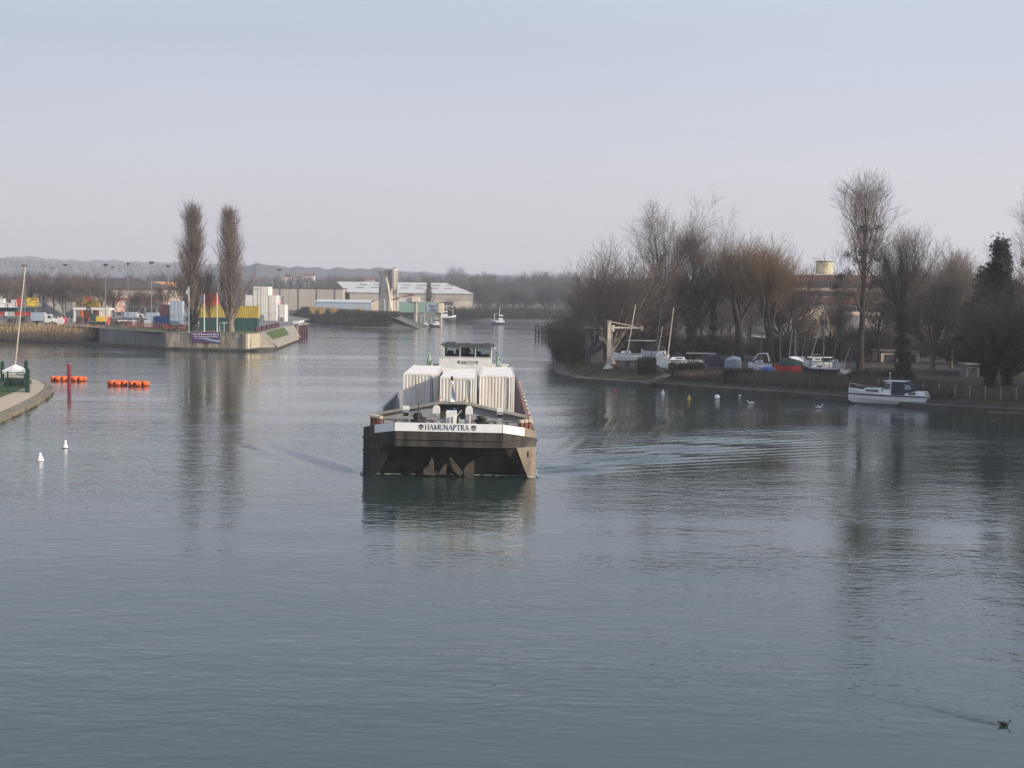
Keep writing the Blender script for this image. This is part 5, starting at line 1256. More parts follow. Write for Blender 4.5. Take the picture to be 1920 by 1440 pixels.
# reeds along the left bank
rsn = np.random.RandomState(9)
A_ = LB[:4]; B_ = offset_poly(A_, 9.0)
pts = strip_points(rsn, A_, .1, B_, 2.0, 26000); pts = pts[pts[:, 0] > -190]
tag(link_mesh('reeds', np_mesh('reeds', *blades(rsn, pts, 2.1, .12, .12)), M['reed']), 'tan reed bed along the left bank', None, None, 'stuff')
A2 = offset_poly(LB[:4], 6); B2 = offset_poly(LB[:4], 13)
pts = strip_points(rsn, A2, 1.3, B2, PZ - .2, 9000); pts = pts[pts[:, 0] > -190]
tag(link_mesh('undergrowth', np_mesh('undergrowth', *blades(rsn, pts, .8, .16, .5)), M['bramble']), 'reddish scrub on top of the reed bank', None, None, 'stuff')
# ================================================================== right bank
def top_of(key): return max(float(np.max(np.array([v.co.z for v in me.vertices]))) if False else me.get('zmax') for _, me, _ in proto(*key))
_pp = proto
def proto(*key):
    out = _pp(*key)
    for _, me, _m in out:
        if me.get('zmax') is None:
            co = np.empty(len(me.vertices) * 3, np.float32); me.vertices.foreach_get('co', co); me['zmax'] = float(np.percentile(co[2::3], 98.5))
    return out
def tree_at(name, px, top, D, key, label, rz=0.0, wide=1.0, group='trees on the right bank', z=None, cat='tree'):
    z = RZ if z is None else z
    h = ZH(px, top, D) - z; sc = h / top_of(key)
    return tree(name, label, key, G(px, D, z), rz, sc, group, wide, cat)
RND, RND2 = ('round', 61, 'bark_grey', 'twig_brown', 0), ('round', 62, 'bark_dark', 'twig_red', 0)
RNDI = ('round', 63, 'bark_dark', 'twig_brown', 7)
FAN = ('fan', 64, 'bark_grey', 'twig_brown', 0)
WIL, WIL2 = ('willow', 65, 'bark_dark', 'twig_gold', 0), ('willow', 66, 'bark_dark', 'twig_gold', 0)
TALL = ('tall', 67, 'bark_dark', 'twig_grey', 0)
POL = ('pollard', 68, 'bark_dark', 'twig_brown', 8)
SLI, SL2, SL3 = ('slender', 69, 'bark_dark', 'twig_brown', 11), ('slender', 70, 'bark_grey', 'twig_grey', 0), ('slender', 71, 'bark_dark', 'twig_red', 0)
CON = ('conifer', 72, 'bark_dark', 'needle', 0)
STR, STR2 = ('street', 73, 'bark_dark', 'twig_red', 0), ('street', 74, 'bark_dark', 'twig_brown', 0)
BUSH, BUSH2 = ('bush', 75, 'bark_dark', 'twig_red', 0), ('bush', 76, 'bark_dark', 'bramble', 0)
T = [
 ('bare_tree', 1146, 470, 214, RND, 'broad rounded bare tree behind the white crane', .3, 1.05),
 ('bare_tree', 1203, 482, 224, RND2, 'reddish rounded bare tree just right of the crane', 1.2, 1.0),
 ('bare_tree', 1246, 381, 238, FAN, 'tall open fan shaped bare tree rising behind the rounded trees', .5, 1.0),
 ('ivy_tree', 1296, 438, 232, SLI, 'bare tree with thick ivy clad trunk right of the fan shaped tree', .9, 1.0),
 ('bare_tree', 1336, 416, 236, ('fan', 80, 'bark_dark', 'twig_brown', 9), 'upright bare tree with dark ivy stem between fan tree and golden willows', 2.1, .85),
 ('willow_tree', 1385, 462, 230, WIL, 'golden brown willow, the one farther from the red banded building', .2, .95),
 ('willow_tree', 1441, 458, 216, WIL2, 'golden brown willow with heavy dark forks beside the red banded building', 1.7, .95),
 ('bare_tree', 1474, 492, 236, RND2, 'low reddish bare tree filling in right of the golden willow', 2.2, .9),
 ('dark_tree', 1507, 588, 205, ('street', 81, 'bark_dark', 'twig_brown', 4), 'small dark bare tree in front of the sunlit white building', .6, 1.0),
 ('dark_tree', 1556, 565, 214, STR2, 'dark bare tree behind the tallest sailing mast', 2.4, .9),
 ('bare_tree', 1575, 512, 228, SL3, 'thin bare tree in front of the red banded building', 1.0, .8),
 ('tall_tree', 1612, 336, 192, TALL, 'tallest bare tree with mistletoe balls in its crown', .4, 1.1),
 ('bare_tree', 1648, 520, 232, STR, 'low reddish bare tree right of the tallest tree', 2.9, 1.1),
 ('pollard_tree', 1694, 432, 182, POL, 'pale brush headed pollard leaning left with ivy at its foot', .2, 1.0),
 ('bare_tree', 1748, 478, 205, RND, 'dense bare tree right of the brush headed pollard', 2.6, .85),
 ('bare_tree', 1783, 474, 214, SL2, 'grey upright bare tree left of the dark conifer', 1.3, 1.0),
 ('bare_tree', 1826, 474, 222, RND, 'bare tree immediately left behind the dark conifer', 4.0, .8),
 ('conifer_tree', 1869, 452, 190, CON, 'dark green conifer with pointed tip', .2, 1.0),
 ('conifer_tree', 1853, 505, 200, CON, 'broad dark conifer half hidden beside the pointed one', 2.2, 1.9),
 ('conifer_tree', 1892, 530, 198, CON, 'low broad conifer right of the pointed one', 3.9, 1.9),
 ('ivy_tree', 1856, 548, 166, ('round', 82, 'bark_dark', 'twig_brown', 9), 'dark ivy smothered tree in front of the conifer', .5, 1.05),
 ('ivy_tree', 1888, 540, 170, ('round', 83, 'bark_dark', 'twig_brown', 9), 'dark ivy smothered tree right of the conifer foot', 1.9, 1.0),
 ('bare_tree', 1905, 500, 196, RND2, 'reddish bare tree at the right edge behind the conifer', 5.1, .85),
 ('tall_tree', 1948, 345, 172, TALL, 'tall bare tree cut by the right edge of the view', 2.5, .95),
]
for (nm, px, top, D, key, lab, rz, wd) in T: tree_at(nm, px, top, D, key, lab, rz, wd)
# trees behind, farther in
rs = random.Random(77)
BK_ = [(1108, 540, 262, STR, 'low bare tree at the tip behind the rounded tree'), (1165, 530, 275, SL3, 'reddish tree behind the crane, farther in'), (1222, 535, 268, STR2, 'low brown tree behind the leaning masts'),
       (1262, 520, 280, SL3, 'reddish thin tree behind the fan shaped trunk'), (1312, 512, 270, STR, 'low tree behind the two ivy trunks'), (1352, 520, 262, SL3, 'reddish thin tree left behind the willows'), (1408, 520, 276, STR, 'low tree between the two willows, farther in'),
       (1462, 540, 262, STR2, 'brown tree at the left end of the red banded building'), (1668, 505, 275, SL2, 'grey tree behind the pollard head'), (1716, 500, 262, SL3, 'reddish tree right behind the pollard'),
       (1765, 505, 272, STR, 'low tree behind the dense bare tree'), (1805, 500, 266, STR2, 'low brown tree far left of the conifer'), (1888, 520, 254, SL3, 'reddish thin tree right of the conifer, farther in')]
for k, px in enumerate(range(1096, 1920, 34)):
    if 1465 < px < 1670: continue
    BK_.append((px, 545 + (k * 29 % 30), 284 + (k * 17 % 40), (STR, SL3, STR2, RND2)[k % 4], 'bare tree in the deep row at the back of the yard'))
for (px, top, D, key, lab) in BK_: tree_at('bare_tree', px, top, D, key, lab, rs.uniform(0, 6), 1.15, 'trees farther in on the right bank')
# unseen trees, many dense conifers, added beyond the right edge to shade the yard
for k, (x, y, sc, key) in enumerate(((60, 137, 1.15, RNDI), (66, 146, 1.2, RND2), (64, 128, 1.2, RND), (72, 138, 1.3, RNDI), (78, 152, 1.3, CON), (71, 143, 1.45, CON), (72, 149, 1.4, CON), (73, 155, 1.4, CON), (74, 161, 1.35, CON), (77, 146, 1.5, CON), (79, 158, 1.45, CON), (80, 138, 1.5, CON), (84, 140, 1.3, RND2), (70, 118, 1.2, RND), (82, 122, 1.4, CON), (92, 130, 1.4, RND), (90, 150, 1.4, RNDI), (98, 142, 1.4, CON), (76, 108, 1.3, RNDI), (88, 110, 1.4, CON), (86, 166, 1.3, RND), (96, 160, 1.4, CON), (104, 150, 1.5, RND2))):
    tree('bare_tree', 'unseen shade tree added beyond the right edge of the view', key, (x, y, RZ), k * 1.3, sc, 'shade trees beyond the right edge')
# bushes: at the tip, and the understorey
for k, (px, top, D, key, sc_) in enumerate(((1052, 622, 300, BUSH, 1.5), (1064, 596, 285, BUSH, 1.5), (1050, 640, 258, BUSH, 1.5), (1066, 612, 245, BUSH, 1.5), (1084, 600, 262, BUSH, 1.5), (1052, 655, 228, BUSH2, 1.5), (1072, 628, 226, BUSH2, 1.5), (1094, 622, 236, BUSH, 1.4))):
    tree_at('bush', px, top, D, key, 'reddish leafless bush overhanging the water at the tip of the right bank', k * 1.1, 1.25, 'bushes at the tip of the right bank', z=1.0, cat='bush')
for k in range(27):
    px = 1105 + k * 30 + rs.uniform(-8, 8); D = 226 + (k * 37 % 34)
    if px > 1830: D = 190 + (k * 37 % 20)
    tree_at('bush', px, 634 + rs.uniform(-20, 14), D, BUSH2 if k % 3 else BUSH, 'dull leafless bush in the understorey behind the boats', rs.uniform(0, 6), 1.6, 'understorey bushes behind the boats', cat='bush')
# building with red bands
D = 340; a, b_ = G(1478, D, RZ), G(1668, D, RZ); L = b_.x - a.x; hh = ZH(1570, 516, D) - RZ
t = thing('office_building', 'long flat building with dark red bands behind the bare trees', 'building', (a.x, D, RZ))
c = MB(); c.bx(0, L, 0, 16, 0, hh); c.build('wall', M['grey_wall'], t)
zz = lambda py: ZH(1570, py, D) - RZ
for y0_, y1_ in ((527, 517), (570, 558)): c = MB(); c.bx(-.1, L + .1, -.25, -.003, zz(y0_), zz(y1_)); c.build('band', M['brick'], t)
for y0_, y1_ in ((545.5, 540.5), (591, 584)): c = MB(); c.bx(-.08, L + .08, -.2, -.003, zz(y0_), zz(y1_)); c.build('pale_band', M['cream_wall'], t)
for y0_, y1_ in ((539, 529), (555, 547), (583, 574)):
    for k in range(12): c = MB(); c.bx(L * (k + .08) / 12, L * (k + .92) / 12, -.12, -.003, zz(y0_), zz(y1_)); c.build('window', M['glass_dark'], t)
c = MB(); c.bx(-.3, L + .3, -.3, 16.3, hh, hh + .25); c.build('roof', M['pale_roof'], t)
p = G(1546, 346, RZ); t = thing('roof_tank', 'round yellowish tank on the roof of the red banded building', 'tank', (p.x, 348, RZ + hh + .25)); hT = ZH(1546, 489, 348) - RZ - hh - .25
c = MB(); c.lathe((0, 0, 0), [(2.1, 0), (2.1, hT * .92), (1.9, hT)], 18); c.build('tank', mat('tank_cream', (.62, .55, .36), (.42, .36, .24), .7, .5), t)
c = MB(); c.lathe((0, 0, hT * .9), [(2.2, 0), (2.2, .2)], 18); c.build('rim', M['dark_grey'], t)
# white building low behind
D = 300; a, b_ = G(1478, D, RZ), G(1572, D, RZ); L = b_.x - a.x; hh = ZH(1520, 576, D) - RZ
t = thing('white_building', 'sunlit white low building seen through the dark branches', 'building', (a.x, D, RZ), R(8))
c = MB(); c.bx(0, L, 0, 10, 0, hh); c.build('wall', M['cream_wall'], t)
for k in range(5):
    for z in (1.2, hh * .55): c = MB(); c.bx(.8 + k * L / 5, .8 + k * L / 5 + 1.1, -.05, -.003, z, z + 1.3); c.build('window', M['glass_dark'], t)
c = MB(); c.bx(-.3, L + .3, -.3, 10.3, hh, hh + .2); c.build('roof', M['pale_roof'], t)
def shed(px0, px1, top, D, wm, rm, lab, depth=6, doors=3, rz=0.0):
    a, b_ = G(px0, D, RZ), G(px1, D, RZ); L = b_.x - a.x; h = ZH((px0 + px1) / 2, top, D) - RZ
    t = thing('shed', lab, 'shed', (a.x, D, RZ), rz)
    c = MB(); c.bx(0, L, 0, depth, 0, h); c.build('wall', wm, t)
    c = MB(); c.bx(-.25, L + .25, -.35, depth + .3, h, h + .18); c.build('roof', rm, t)
    for k in range(doors): c = MB(); c.bx(L * (k + .15) / doors, L * (k + .8) / doors, -.05, -.003, 0, h * .75); c.build('door', M['dark_grey'], t)
    return t, L, h
shed(1420, 1576, 634, 252, M['dark_grey'], M['pale_roof'], 'long dark shed with pale roof edge behind the masts', doors=7)
shed(1700, 1776, 621, 262, M['grey_wall'], M['pale_roof'], 'shed with pale roof seen under the brush headed pollard', doors=3)
shed(1652, 1724, 660, 232, M['cream_wall'], M['brown_roof'], 'low tan shed behind the rubbish heap and the ivy trunk', doors=2)
t, L, h = shed(1099, 1131, 617, 216, M['dark_grey'], M['grey_wall'], 'dark flat roofed hut with a small white notice left of the crane', 4, 1)
c = MB(); c.bx(L * .74, L * .96, -.08, -.051, h * .68, h * .84); c.build('notice', M['sign_white'], t)
t, L, h = shed(1812, 1836, 684, 188, M['grey_wall'], M['grey_paint'], 'small pale blue hut at the right end of the yard', 3, 1)
# the white jib crane
p = G(1141, 202, 1.35); t = thing('jib_crane', 'cream slewing jib crane on a flared foot at the tip of the bank', 'crane', p); mp_ = MPP(202)
hM = ZH(1141, 602, 202) - 1.35
c = MB(); c.loft([[(-.29, -.29, .5), (.29, -.29, .5), (.29, .29, .5), (-.29, .29, .5)], [(-.23, -.23, hM), (.23, -.23, hM), (.23, .23, hM), (-.23, .23, hM)]]); c.build('mast', M['crane_paint'], t, bevel=.05)
c = MB(); c.lathe((0, 0, 0), [(.8, 0), (.76, .12), (.42, .5), (.36, .62)], 12)
c.build('foot', M['crane_paint'], t)
zb_ = ZH(1170, 614.5, 202) - 1.35; xe = 62 * mp_
c = MB(); c.box((xe / 2 + .2, 0, zb_), (xe - .3, .2, .22)); c.bx(.28, .75, -.3, .3, zb_ - .55, zb_ + .35); c.bx(xe - .25, xe + .1, -.2, .2, zb_ - .32, zb_ + .25); c.build('jib', M['crane_paint'], t, bevel=.02)
c = MB(); c.cyl((.1, 0, hM - .1), (xe * .78, 0, zb_ + .2), .06, n=6); c.build('tie_rod', M['crane_paint'], t)
c = MB(); c.bx(-.3, .3, -.3, .3, hM, hM + .08); c.build('cap', M['crane_paint'], t)
c = MB(); c.cyl((.42, -.1, zb_ - .5), (.42, -.1, 1.1), .04, n=6); c.bx(.34, .56, -.25, .0, .7, 1.5); c.build('hoist', M['white_paint'], t)
# boats
def hull_rings(L, Bm, F, dr, bow=.42, stern=.8, sheer=.22):
    rings = []
    for s in np.linspace(0, 1, 11):               # 0 = stern (+x) .. 1 = bow (-x)
        x = L / 2 - s * L; b = Bm / 2 * (stern + (1 - stern) * math.sin(min(s / .45, 1) * math.pi / 2)) * (1 if s < bow else max(.03, 1 - ((s - bow) / (1 - bow)) ** 2.1))
        zt = F * (1 + sheer * max(0, s - .3) ** 2 * 2); zb = -dr * (1 - max(0, (s - .72) / .28) ** 2) + (F * .55) * max(0, (s - .85) / .15) ** 2
        rings.append([(x, -b, zt), (x, -b * .92, zt * .45), (x, -b * .55, zb * .55 + .0), (x, 0, zb), (x, b * .55, zb * .55), (x, b * .92, zt * .45), (x, b, zt)])
    return rings
def sailboat(px0, px1, ydeck, D, hm, lab, mast=None, rz=0.0, cover=None, keel=.7, cabin=True, F=.75, boom=True, group='boats laid up in the yard', mastm='pole', name='sailing_boat'):
    px = (px0 + px1) / 2; L = (px1 - px0) * MPP(D) / max(.35, abs(math.cos(rz))) * .96; zd = ZH(px, ydeck, D); z0 = zd - F
    p = G(px, D, z0); t = thing(name, lab, 'boat', p, rz, group); Bm = min(.36 * L, 2.6)
    c = MB(); c.loft(hull_rings(L, Bm, F, .35)); c.build('hull', M[hm], t, smooth=False)
    c = MB(); c.bx(-L * .06, L * .10, -.06, .06, -.35 - keel, -.25); c.build('keel', M['dark_grey'], t)
    g = z0 - RZ
    for sx in (-.28, .28):
        for sy in (-1, 1):
            c = MB(); c.cyl((L * sx, sy * Bm * .30, -.12), (L * sx * 1.05, sy * Bm * .46, -g), .05, n=5); c.build('prop', M['rust'], t)
    c = MB(); c.loft([[(q[0] * .985, q[1] * 1.02, q[2] - .09) for q in (r_[0], r_[6])] + [(q[0] * .985, q[1] * 1.02, q[2] - .02) for q in (r_[6], r_[0])] for r_ in hull_rings(L, Bm, F, .35)]); c.build('rub_rail', M['navy'] if hm != 'navy' else M['gel_white'], t)
    if cabin:
        c = MB(); c.loft([[(L * .12, -Bm * .30, F + .02), (L * .12, Bm * .30, F + .02), (L * .10, Bm * .26, F + .42), (L * .10, -Bm * .26, F + .42)], [(-L * .22, -Bm * .24, F + .06), (-L * .22, Bm * .24, F + .06), (-L * .17, Bm * .18, F + .36), (-L * .17, -Bm * .18, F + .36)]]); cb = c.build('cabin', M['gel_white'], t, bevel=.03)
        for sy in (-1, 1): c = MB(); c.add([(-L * .10, sy * (Bm * .265), F + .16), (L * .06, sy * (Bm * .300), F + .16), (L * .06, sy * (Bm * .280), F + .32), (-L * .10, sy * (Bm * .245), F + .32)], [(0, 1, 2, 3)]); c.build('window', M['glass_dark'], cb)
    if mast:
        (mx0, my0), (mx1, my1) = mast; q0 = Vector(((mx0 - px) * MPP(D), 0, F + .1)); q1 = Vector(((mx1 - px) * MPP(D), 0, ZH(mx1, my1, D) - z0))
        cs_, sn_ = math.cos(-rz), math.sin(-rz); ro = lambda v: Vector((v.x * cs_, v.x * sn_, v.z)); q0, q1 = ro(q0), ro(q1)
        c = MB(); c.cyl(q0, q1, .075, .05, n=6); m_ = c.build('mast', M[mastm], t)
        u = (q1 - q0)
        c = MB(); c.cyl(q0 + u * .62 + Vector((0, -.55, 0)), q0 + u * .62 + Vector((0, .55, 0)), .03, n=4); c.build('spreader', M[mastm], m_)
        c = MB(); c.cyl(q1, (-L * .47, 0, F * 1.2), .014, n=3); c.cyl(q1, (L * .48, 0, F), .014, n=3)
        for sy in (-1, 1): c.cyl(q0 + u * .62 + Vector((0, sy * .55, 0)), (q0.x, sy * Bm * .45, F), .012, n=3)
        c.build('rigging', M['dark_grey'], m_)
        if boom: c = MB(); c.cyl(q0 + Vector((.05, 0, .75)), q0 + Vector((min(L * .36, 2.6), 0, .8)), .06, n=6); c.build('boom', M[mastm], t)
    if cover:
        c = MB(); n_ = 6
        c.loft([[(x, -Bm * .5 * w, F - .05), (x, -Bm * .3 * w, F + hgt * .6), (x, 0, F + hgt), (x, Bm * .3 * w, F + hgt * .6), (x, Bm * .5 * w, F - .05)] for x, w, hgt in ((L * .5, .8, .5), (L * .25, 1.03, .8), (0, 1.04, 1.0), (-L * .2, .9, .8), (-L * .38, .55, .35))]); c.build('cover', M[cover], t)
    return t
sailboat(1147, 1204, 663, 200, 'gel_white', 'long white sailing hull with leaning mast right beside the crane', ((1176, 655), (1190, 571)), R(4), boom=False, mastm='crane_paint')
sailboat(1202, 1246, 657, 206, 'gel_white', 'white cabin boat with brown cover under the horizontal spar', ((1229, 650), (1239, 573)), R(-25), cover='bramble', boom=False)
sailboat(1228, 1252, 664, 199, 'gel_white', 'small white boat with sunlit stern under two bare masts', ((1233, 650), (1241, 612)), R(60), boom=False, mastm='crane_paint')
sailboat(1229, 1318, 675, 190, 'gel_white', 'long low white sailing hull laid up behind the brown hedge', ((1251, 668), (1261, 577)), R(3), F=.9, boom=False, mastm='crane_paint')
t = sailboat(1314, 1358, 684, 187, 'tarp_grey', 'motor boat under a dark canvas hood beside the grey tarpaulin', None, R(6), cover=None, cabin=False, name='motor_boat')
c = MB(); c.loft([[(-.9, -.9, .75), (-.7, -.85, 1.9), (-.7, .85, 1.9), (-.9, .9, .75)], [(.9, -.95, .75), (.55, -.85, 2.2), (.55, .85, 2.2), (.9, .95, .75)], [(1.7, -.8, .75), (1.2, -.6, 1.8), (1.2, .6, 1.8), (1.7, .8, .75)]]); c.build('canvas_hood', M['canvas'], t)
c = MB(); c.add([(1.32, -.6, 1.82), (1.75, -.78, .9), (1.75, -.2, .9), (1.32, -.15, 1.82)], [(0, 1, 2, 3)]); c.build('windscreen', M['tarp_grey'], t)
def covered(px0, px1, ytop, ybot, D, m, lab, peak=.5, cat='boat'):
    a, b_ = G(px0, D, RZ), G(px1, D, RZ); L = b_.x - a.x; z1 = ZH((px0 + px1) / 2, ytop, D) - RZ; zb = max(.05, ZH((px0 + px1) / 2, ybot, D) - RZ)
    t = thing('covered_boat', lab, cat, (a.x, D, RZ), 0, 'boats laid up in the yard')
    c = MB(); c.loft([[(0, -.8, zb), (0, -.7, z1 * .75), (L * .1, 0, z1 * .85), (0, .7, z1 * .75), (0, .8, zb)], [(L * peak, -1.0, zb), (L * peak, -.8, z1 * .82), (L * peak, 0, z1), (L * peak, .8, z1 * .82), (L * peak, 1.0, zb)], [(L, -.7, zb), (L, -.6, z1 * .8), (L * .97, 0, z1 * .92), (L, .6, z1 * .8), (L, .7, zb)]])
    c.build('tarpaulin', M[m], t)
    c = MB()
    for k in range(4): x = L * (k + .5) / 4; c.cyl((x, -1.02, zb), (x, -.85, z1 * .8), .02, n=4)
    c.build('lashing', M['dark_grey'], t)
    c = MB(); c.bx(L * .15, L * .85, -.5, .5, 0, zb + .05); c.build('trailer', M['dark_grey'], t); return t
covered(1358, 1388, 667, 696, 186, 'tarp_grey', 'boat shrouded in a pale grey blue tarpaulin')
t = sailboat(1403, 1447, 681, 188, 'gel_white', 'white cabin boat with raked windscreen behind the blue tarpaulin', ((1425, 670), (1431, 555)), R(-14), boom=False)
c = MB(); c.path([(-.9, -.5, 1.1), (-.2, -.5, 2.0), (.9, -.5, 2.05), (1.2, -.5, 1.0)], .06, 5); c.path([(-.9, .5, 1.1), (-.2, .5, 2.0), (.9, .5, 2.05), (1.2, .5, 1.0)], .06, 5); c.build('windscreen_frame', M['gel_white'], t)
c = MB(); c.add([(-.85, -.48, 1.15), (-.2, -.48, 1.95), (-.2, .48, 1.95), (-.85, .48, 1.15)], [(0, 1, 2, 3)]); c.build('windscreen', M['glass_dark'], t)
covered(1425, 1452, 687, 701, 182, 'tarp_blue', 'low boat under a bright blue tarpaulin', .4)
t = sailboat(1449, 1506, 685, 187, 'red', 'red hulled sailing boat with dark green cover', ((1462.5, 675), (1462, 612)), R(5), cover='tarp_green')
t = covered(1472, 1500, 668, 686, 192, 'gel_white', 'boat under a white and dark striped cover behind the red hull', .45)
for k, (px0, px1, x0, x1, top, D, w_) in enumerate(((1476, 1490, 1479, 1484, 618, 197, 'second from the red hulled boat'), (1485, 1499, 1490, 1490, 617, 199, 'upright and third from the red hulled boat'), (1488, 1504, 1493.5, 1494, 622, 203, 'upright, close beside the other upright mast'), (1496, 1512, 1503, 1509, 630, 201, 'leaning right before the dark shed'))):
    sailboat(px0, px1, 674, D, 'gel_white', 'small white dinghy whose bare mast stands %s' % w_, ((x0, 668), (x1, top)), R(70), boom=False)
sailboat(1506, 1560, 677, 196, 'gel_white', 'pale sailing boat with horizontal boom behind the navy hull', ((1519, 668), (1533, 622)), R(-5))
sailboat(1545, 1585, 680, 199, 'gel_white', 'pale boat with right leaning mast behind the navy hull', ((1561, 668), (1571, 628)), R(20), boom=False)
sailboat(1501, 1570, 690, 183, 'navy', 'navy blue sailing boat with white deck and the tallest mast', ((1543, 684), (1543.5, 580)), R(4), F=.85, keel=.9)
t = sailboat(1574, 1598, 692, 181, 'gel_white', 'small dinghy with sharply tilted mast right of the navy boat', ((1579, 690), (1592.5, 652)), R(15), F=.4, cabin=False, boom=False)
# spar on two posts near the crane, and masts laid on trestles
def spar(px0, px1, py, D, lab, m):
    a, b_ = P(px0, py, D), P(px1, py + .6, D); t = thing('spar', lab, 'spar', (a.x, D, RZ)); L = b_.x - a.x; h = a.z - RZ
    c = MB(); c.cyl((0, 0, h), (L, 0, h), .09, n=7); c.build('mast', M[m], t)
    for x in (L * .12, L * .88): c = MB(); c.cyl((x, .05, 0), (x, .05, h - .08), .05, n=5); c.build('post', M['dark_grey'], t)
spar(1176, 1229, 638.5, 204, 'cream horizontal spar on posts above the brown covered boat', 'crane_paint')
spar(1286, 1342, 662.5, 188, 'thin pale mast laid on posts beside the dark canvas hood', 'pole')
spar(1514, 1561, 670, 193, 'thin pale spar lying level behind the navy boat', 'white_paint')
# clutter heap
rsn = np.random.RandomState(3)
p = G(1610, 186, RZ); t = thing('scrap_heap', 'heap of pale and orange scrap right of the tilted dinghy', 'scrap', p)
for k in range(14):
    c = MB(); s = rsn.uniform(.25, .7); x = rsn.uniform(-2.6, 3.2)
    c.box((x, rsn.uniform(-1, 1), s * .4 + rsn.uniform(0, .5)), (s * 1.6, s, s), rz=rsn.uniform(0, 3), rx=rsn.uniform(-.4, .4)); c.build('scrap', M[['grey_wall', 'wood', 'gel_white', 'rust', 'orange', 'dark_grey', 'tarp_grey'][k % 7]], t)
# reeds, hedges and the boarded fence along the bank
def hedge(px0, px1, D, h, lab, depth=1.6, m='hedge', dens=900):
    a, b_ = G(px0, D, RZ - .5), G(px1, D, RZ - .5); L = (b_ - a).length
    t = thing('hedge', lab, 'hedge', a, math.atan2(b_.y - a.y, b_.x - a.x), 'hedges along the right bank')
    rs_ = np.random.RandomState(int(px0)); n = int(dens * L * h / 4)
    cs = np.stack([rs_.rand(n) * L, (rs_.rand(n) - .5) * depth, rs_.rand(n) ** .7 * h * (1 + .08 * rs_.randn(n))], 1)
    link_mesh('foliage', np_mesh('foliage', *leaf_cloud(rs_, cs, 3, .10, .10)), M[m], t)
    c = MB(); rr = random.Random(2)
    for k in range(int(L * 2)): x = rr.uniform(.1, L - .1); c.cyl((x, rr.uniform(-.3, .3), 0), (x + rr.uniform(-.2, .2), rr.uniform(-.3, .3), h * .85), .03, n=4)
    c.build('stem', M['bark_dark'], t)
hedge(1195, 1230, 193, 2.1, 'square clipped dark hedge by the slipway')
hedge(1255, 1318, 187, 1.9, 'long dark hedge in front of the long white hull', m='hedge')
hedge(1590, 1655, 170, 1.9, 'brown hedge behind the bow of the moored cruiser', m='bramble')
hedge(1358, 1412, 180, 1.5, 'low dark hedge below the grey tarpaulin', m='hedge')
hedge(1655, 1712, 176, 1.6, 'low dark hedge at the foot of the ivy clad pollard', m='ivy')
rsn = np.random.RandomState(19)
ia, ib = 8, 14
pts = strip_points(rsn, RBs[7:13], .85, RBt[7:13], RZ + .1, 15000)
tag(link_mesh('reeds', np_mesh('reeds', *blades(rsn, pts, 1.05, .05, .12)), M['reed_dull']), 'dull brown reeds along the right bank below the boats', None, None, 'stuff')
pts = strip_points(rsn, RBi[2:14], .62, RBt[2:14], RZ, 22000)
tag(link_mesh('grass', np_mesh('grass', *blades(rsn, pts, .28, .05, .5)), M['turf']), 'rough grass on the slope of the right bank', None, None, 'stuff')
fa, fb, fc = G(1648, 163, RZ), G(1790, 154, RZ), G(1935, 150, RZ)
t = thing('board_fence', 'grey brown boarded fence on the bank behind the moored cruiser', 'fence', (0, 0, 0)); c = MB(); ps = MB(); rr = random.Random(8)
for a, b_ in ((fa, fb), (fb, fc)):
    n = int((b_ - a).length / .16); an = math.atan2((b_ - a).y, (b_ - a).x)
    for k in range(n): q_ = a.lerp(b_, (k + .5) / n); hh = 1.25 + rr.uniform(-.05, .05); c.box((q_.x, q_.y, RZ - .5 + hh / 2), (.15, .03, hh), rz=an)
    for k in range(6): q_ = a.lerp(b_, k / 5); ps = MB(); ps.box((q_.x, q_.y - .06, RZ + .12), (.14, .12, 1.6), rz=an); ps.build('post', M['grey_wall'], t)
c.build('board', M['wood'], t)
# landing stage at the right edge
p = Z0(1895, 775, .6); t = thing('landing_stage', 'small wooden landing stage with a leaning gangplank at the right edge', 'jetty', (p.x, p.y, 0)); c = MB(); c.bx(-2.2, 1.2, -.5, .7, .55, .68); c.build('deck', M['wood'], t)
c = MB()
for x in (-2.0, -.4, 1.0): q = MB(); q.cyl((x, -.4, -.6), (x, -.4, .55), .08, n=6); q.build('pile', M['wood'], t)
c.path([(-.9, -.4, .68), (-.9, -.4, 1.6), (.3, -.4, 1.7), (.3, -.4, .68)], .05, 5); c.build('handrail', M['wood'], t)
c = MB(); c.cyl((-.4, -.55, .55), (-2.6, -1.4, -.15), .06, n=5); c.build('gangplank', M['wood'], t)
# moored cruiser
p = G(1664, 156.5, 0); t = thing('cabin_cruiser', 'white cabin cruiser with dark canvas hood moored at the right bank', 'boat', (p.x, 156.5, .06), R(-30))
Lc, Bc, Fc = 8.7, 2.7, 1.15
rg = hull_rings(Lc, Bc, Fc, .4, bow=.5, stern=.86, sheer=.5)
c = MB(); c.loft(rg); c.build('hull', M['gel_white'], t, bevel=.02)
def belt(z0_, z1_, m, nm, w=1.015):
    c = MB()
    for sy in (0, 6):
        vs = []
        for r_ in rg:
            x, y, zt = r_[sy]; f = (z0_ / zt, z1_ / zt); yy = y * w + (.02 if y > 0 else -.02)
            vs.append([(x, yy * (.92 + .08 * min(1, max(0, (g - .45) / .55))), zt * g) for g in f])
        n = len(vs); c.add([v[0] for v in vs] + [v[1] for v in vs], [(i, i + 1, n + i + 1, n + i) for i in range(n - 1)])
    return c.build(nm, m, t)
belt(Fc * .86, Fc * .98, M['navy'], 'stripe'); belt(.0, .14, M['black'], 'boot_top', 1.01)
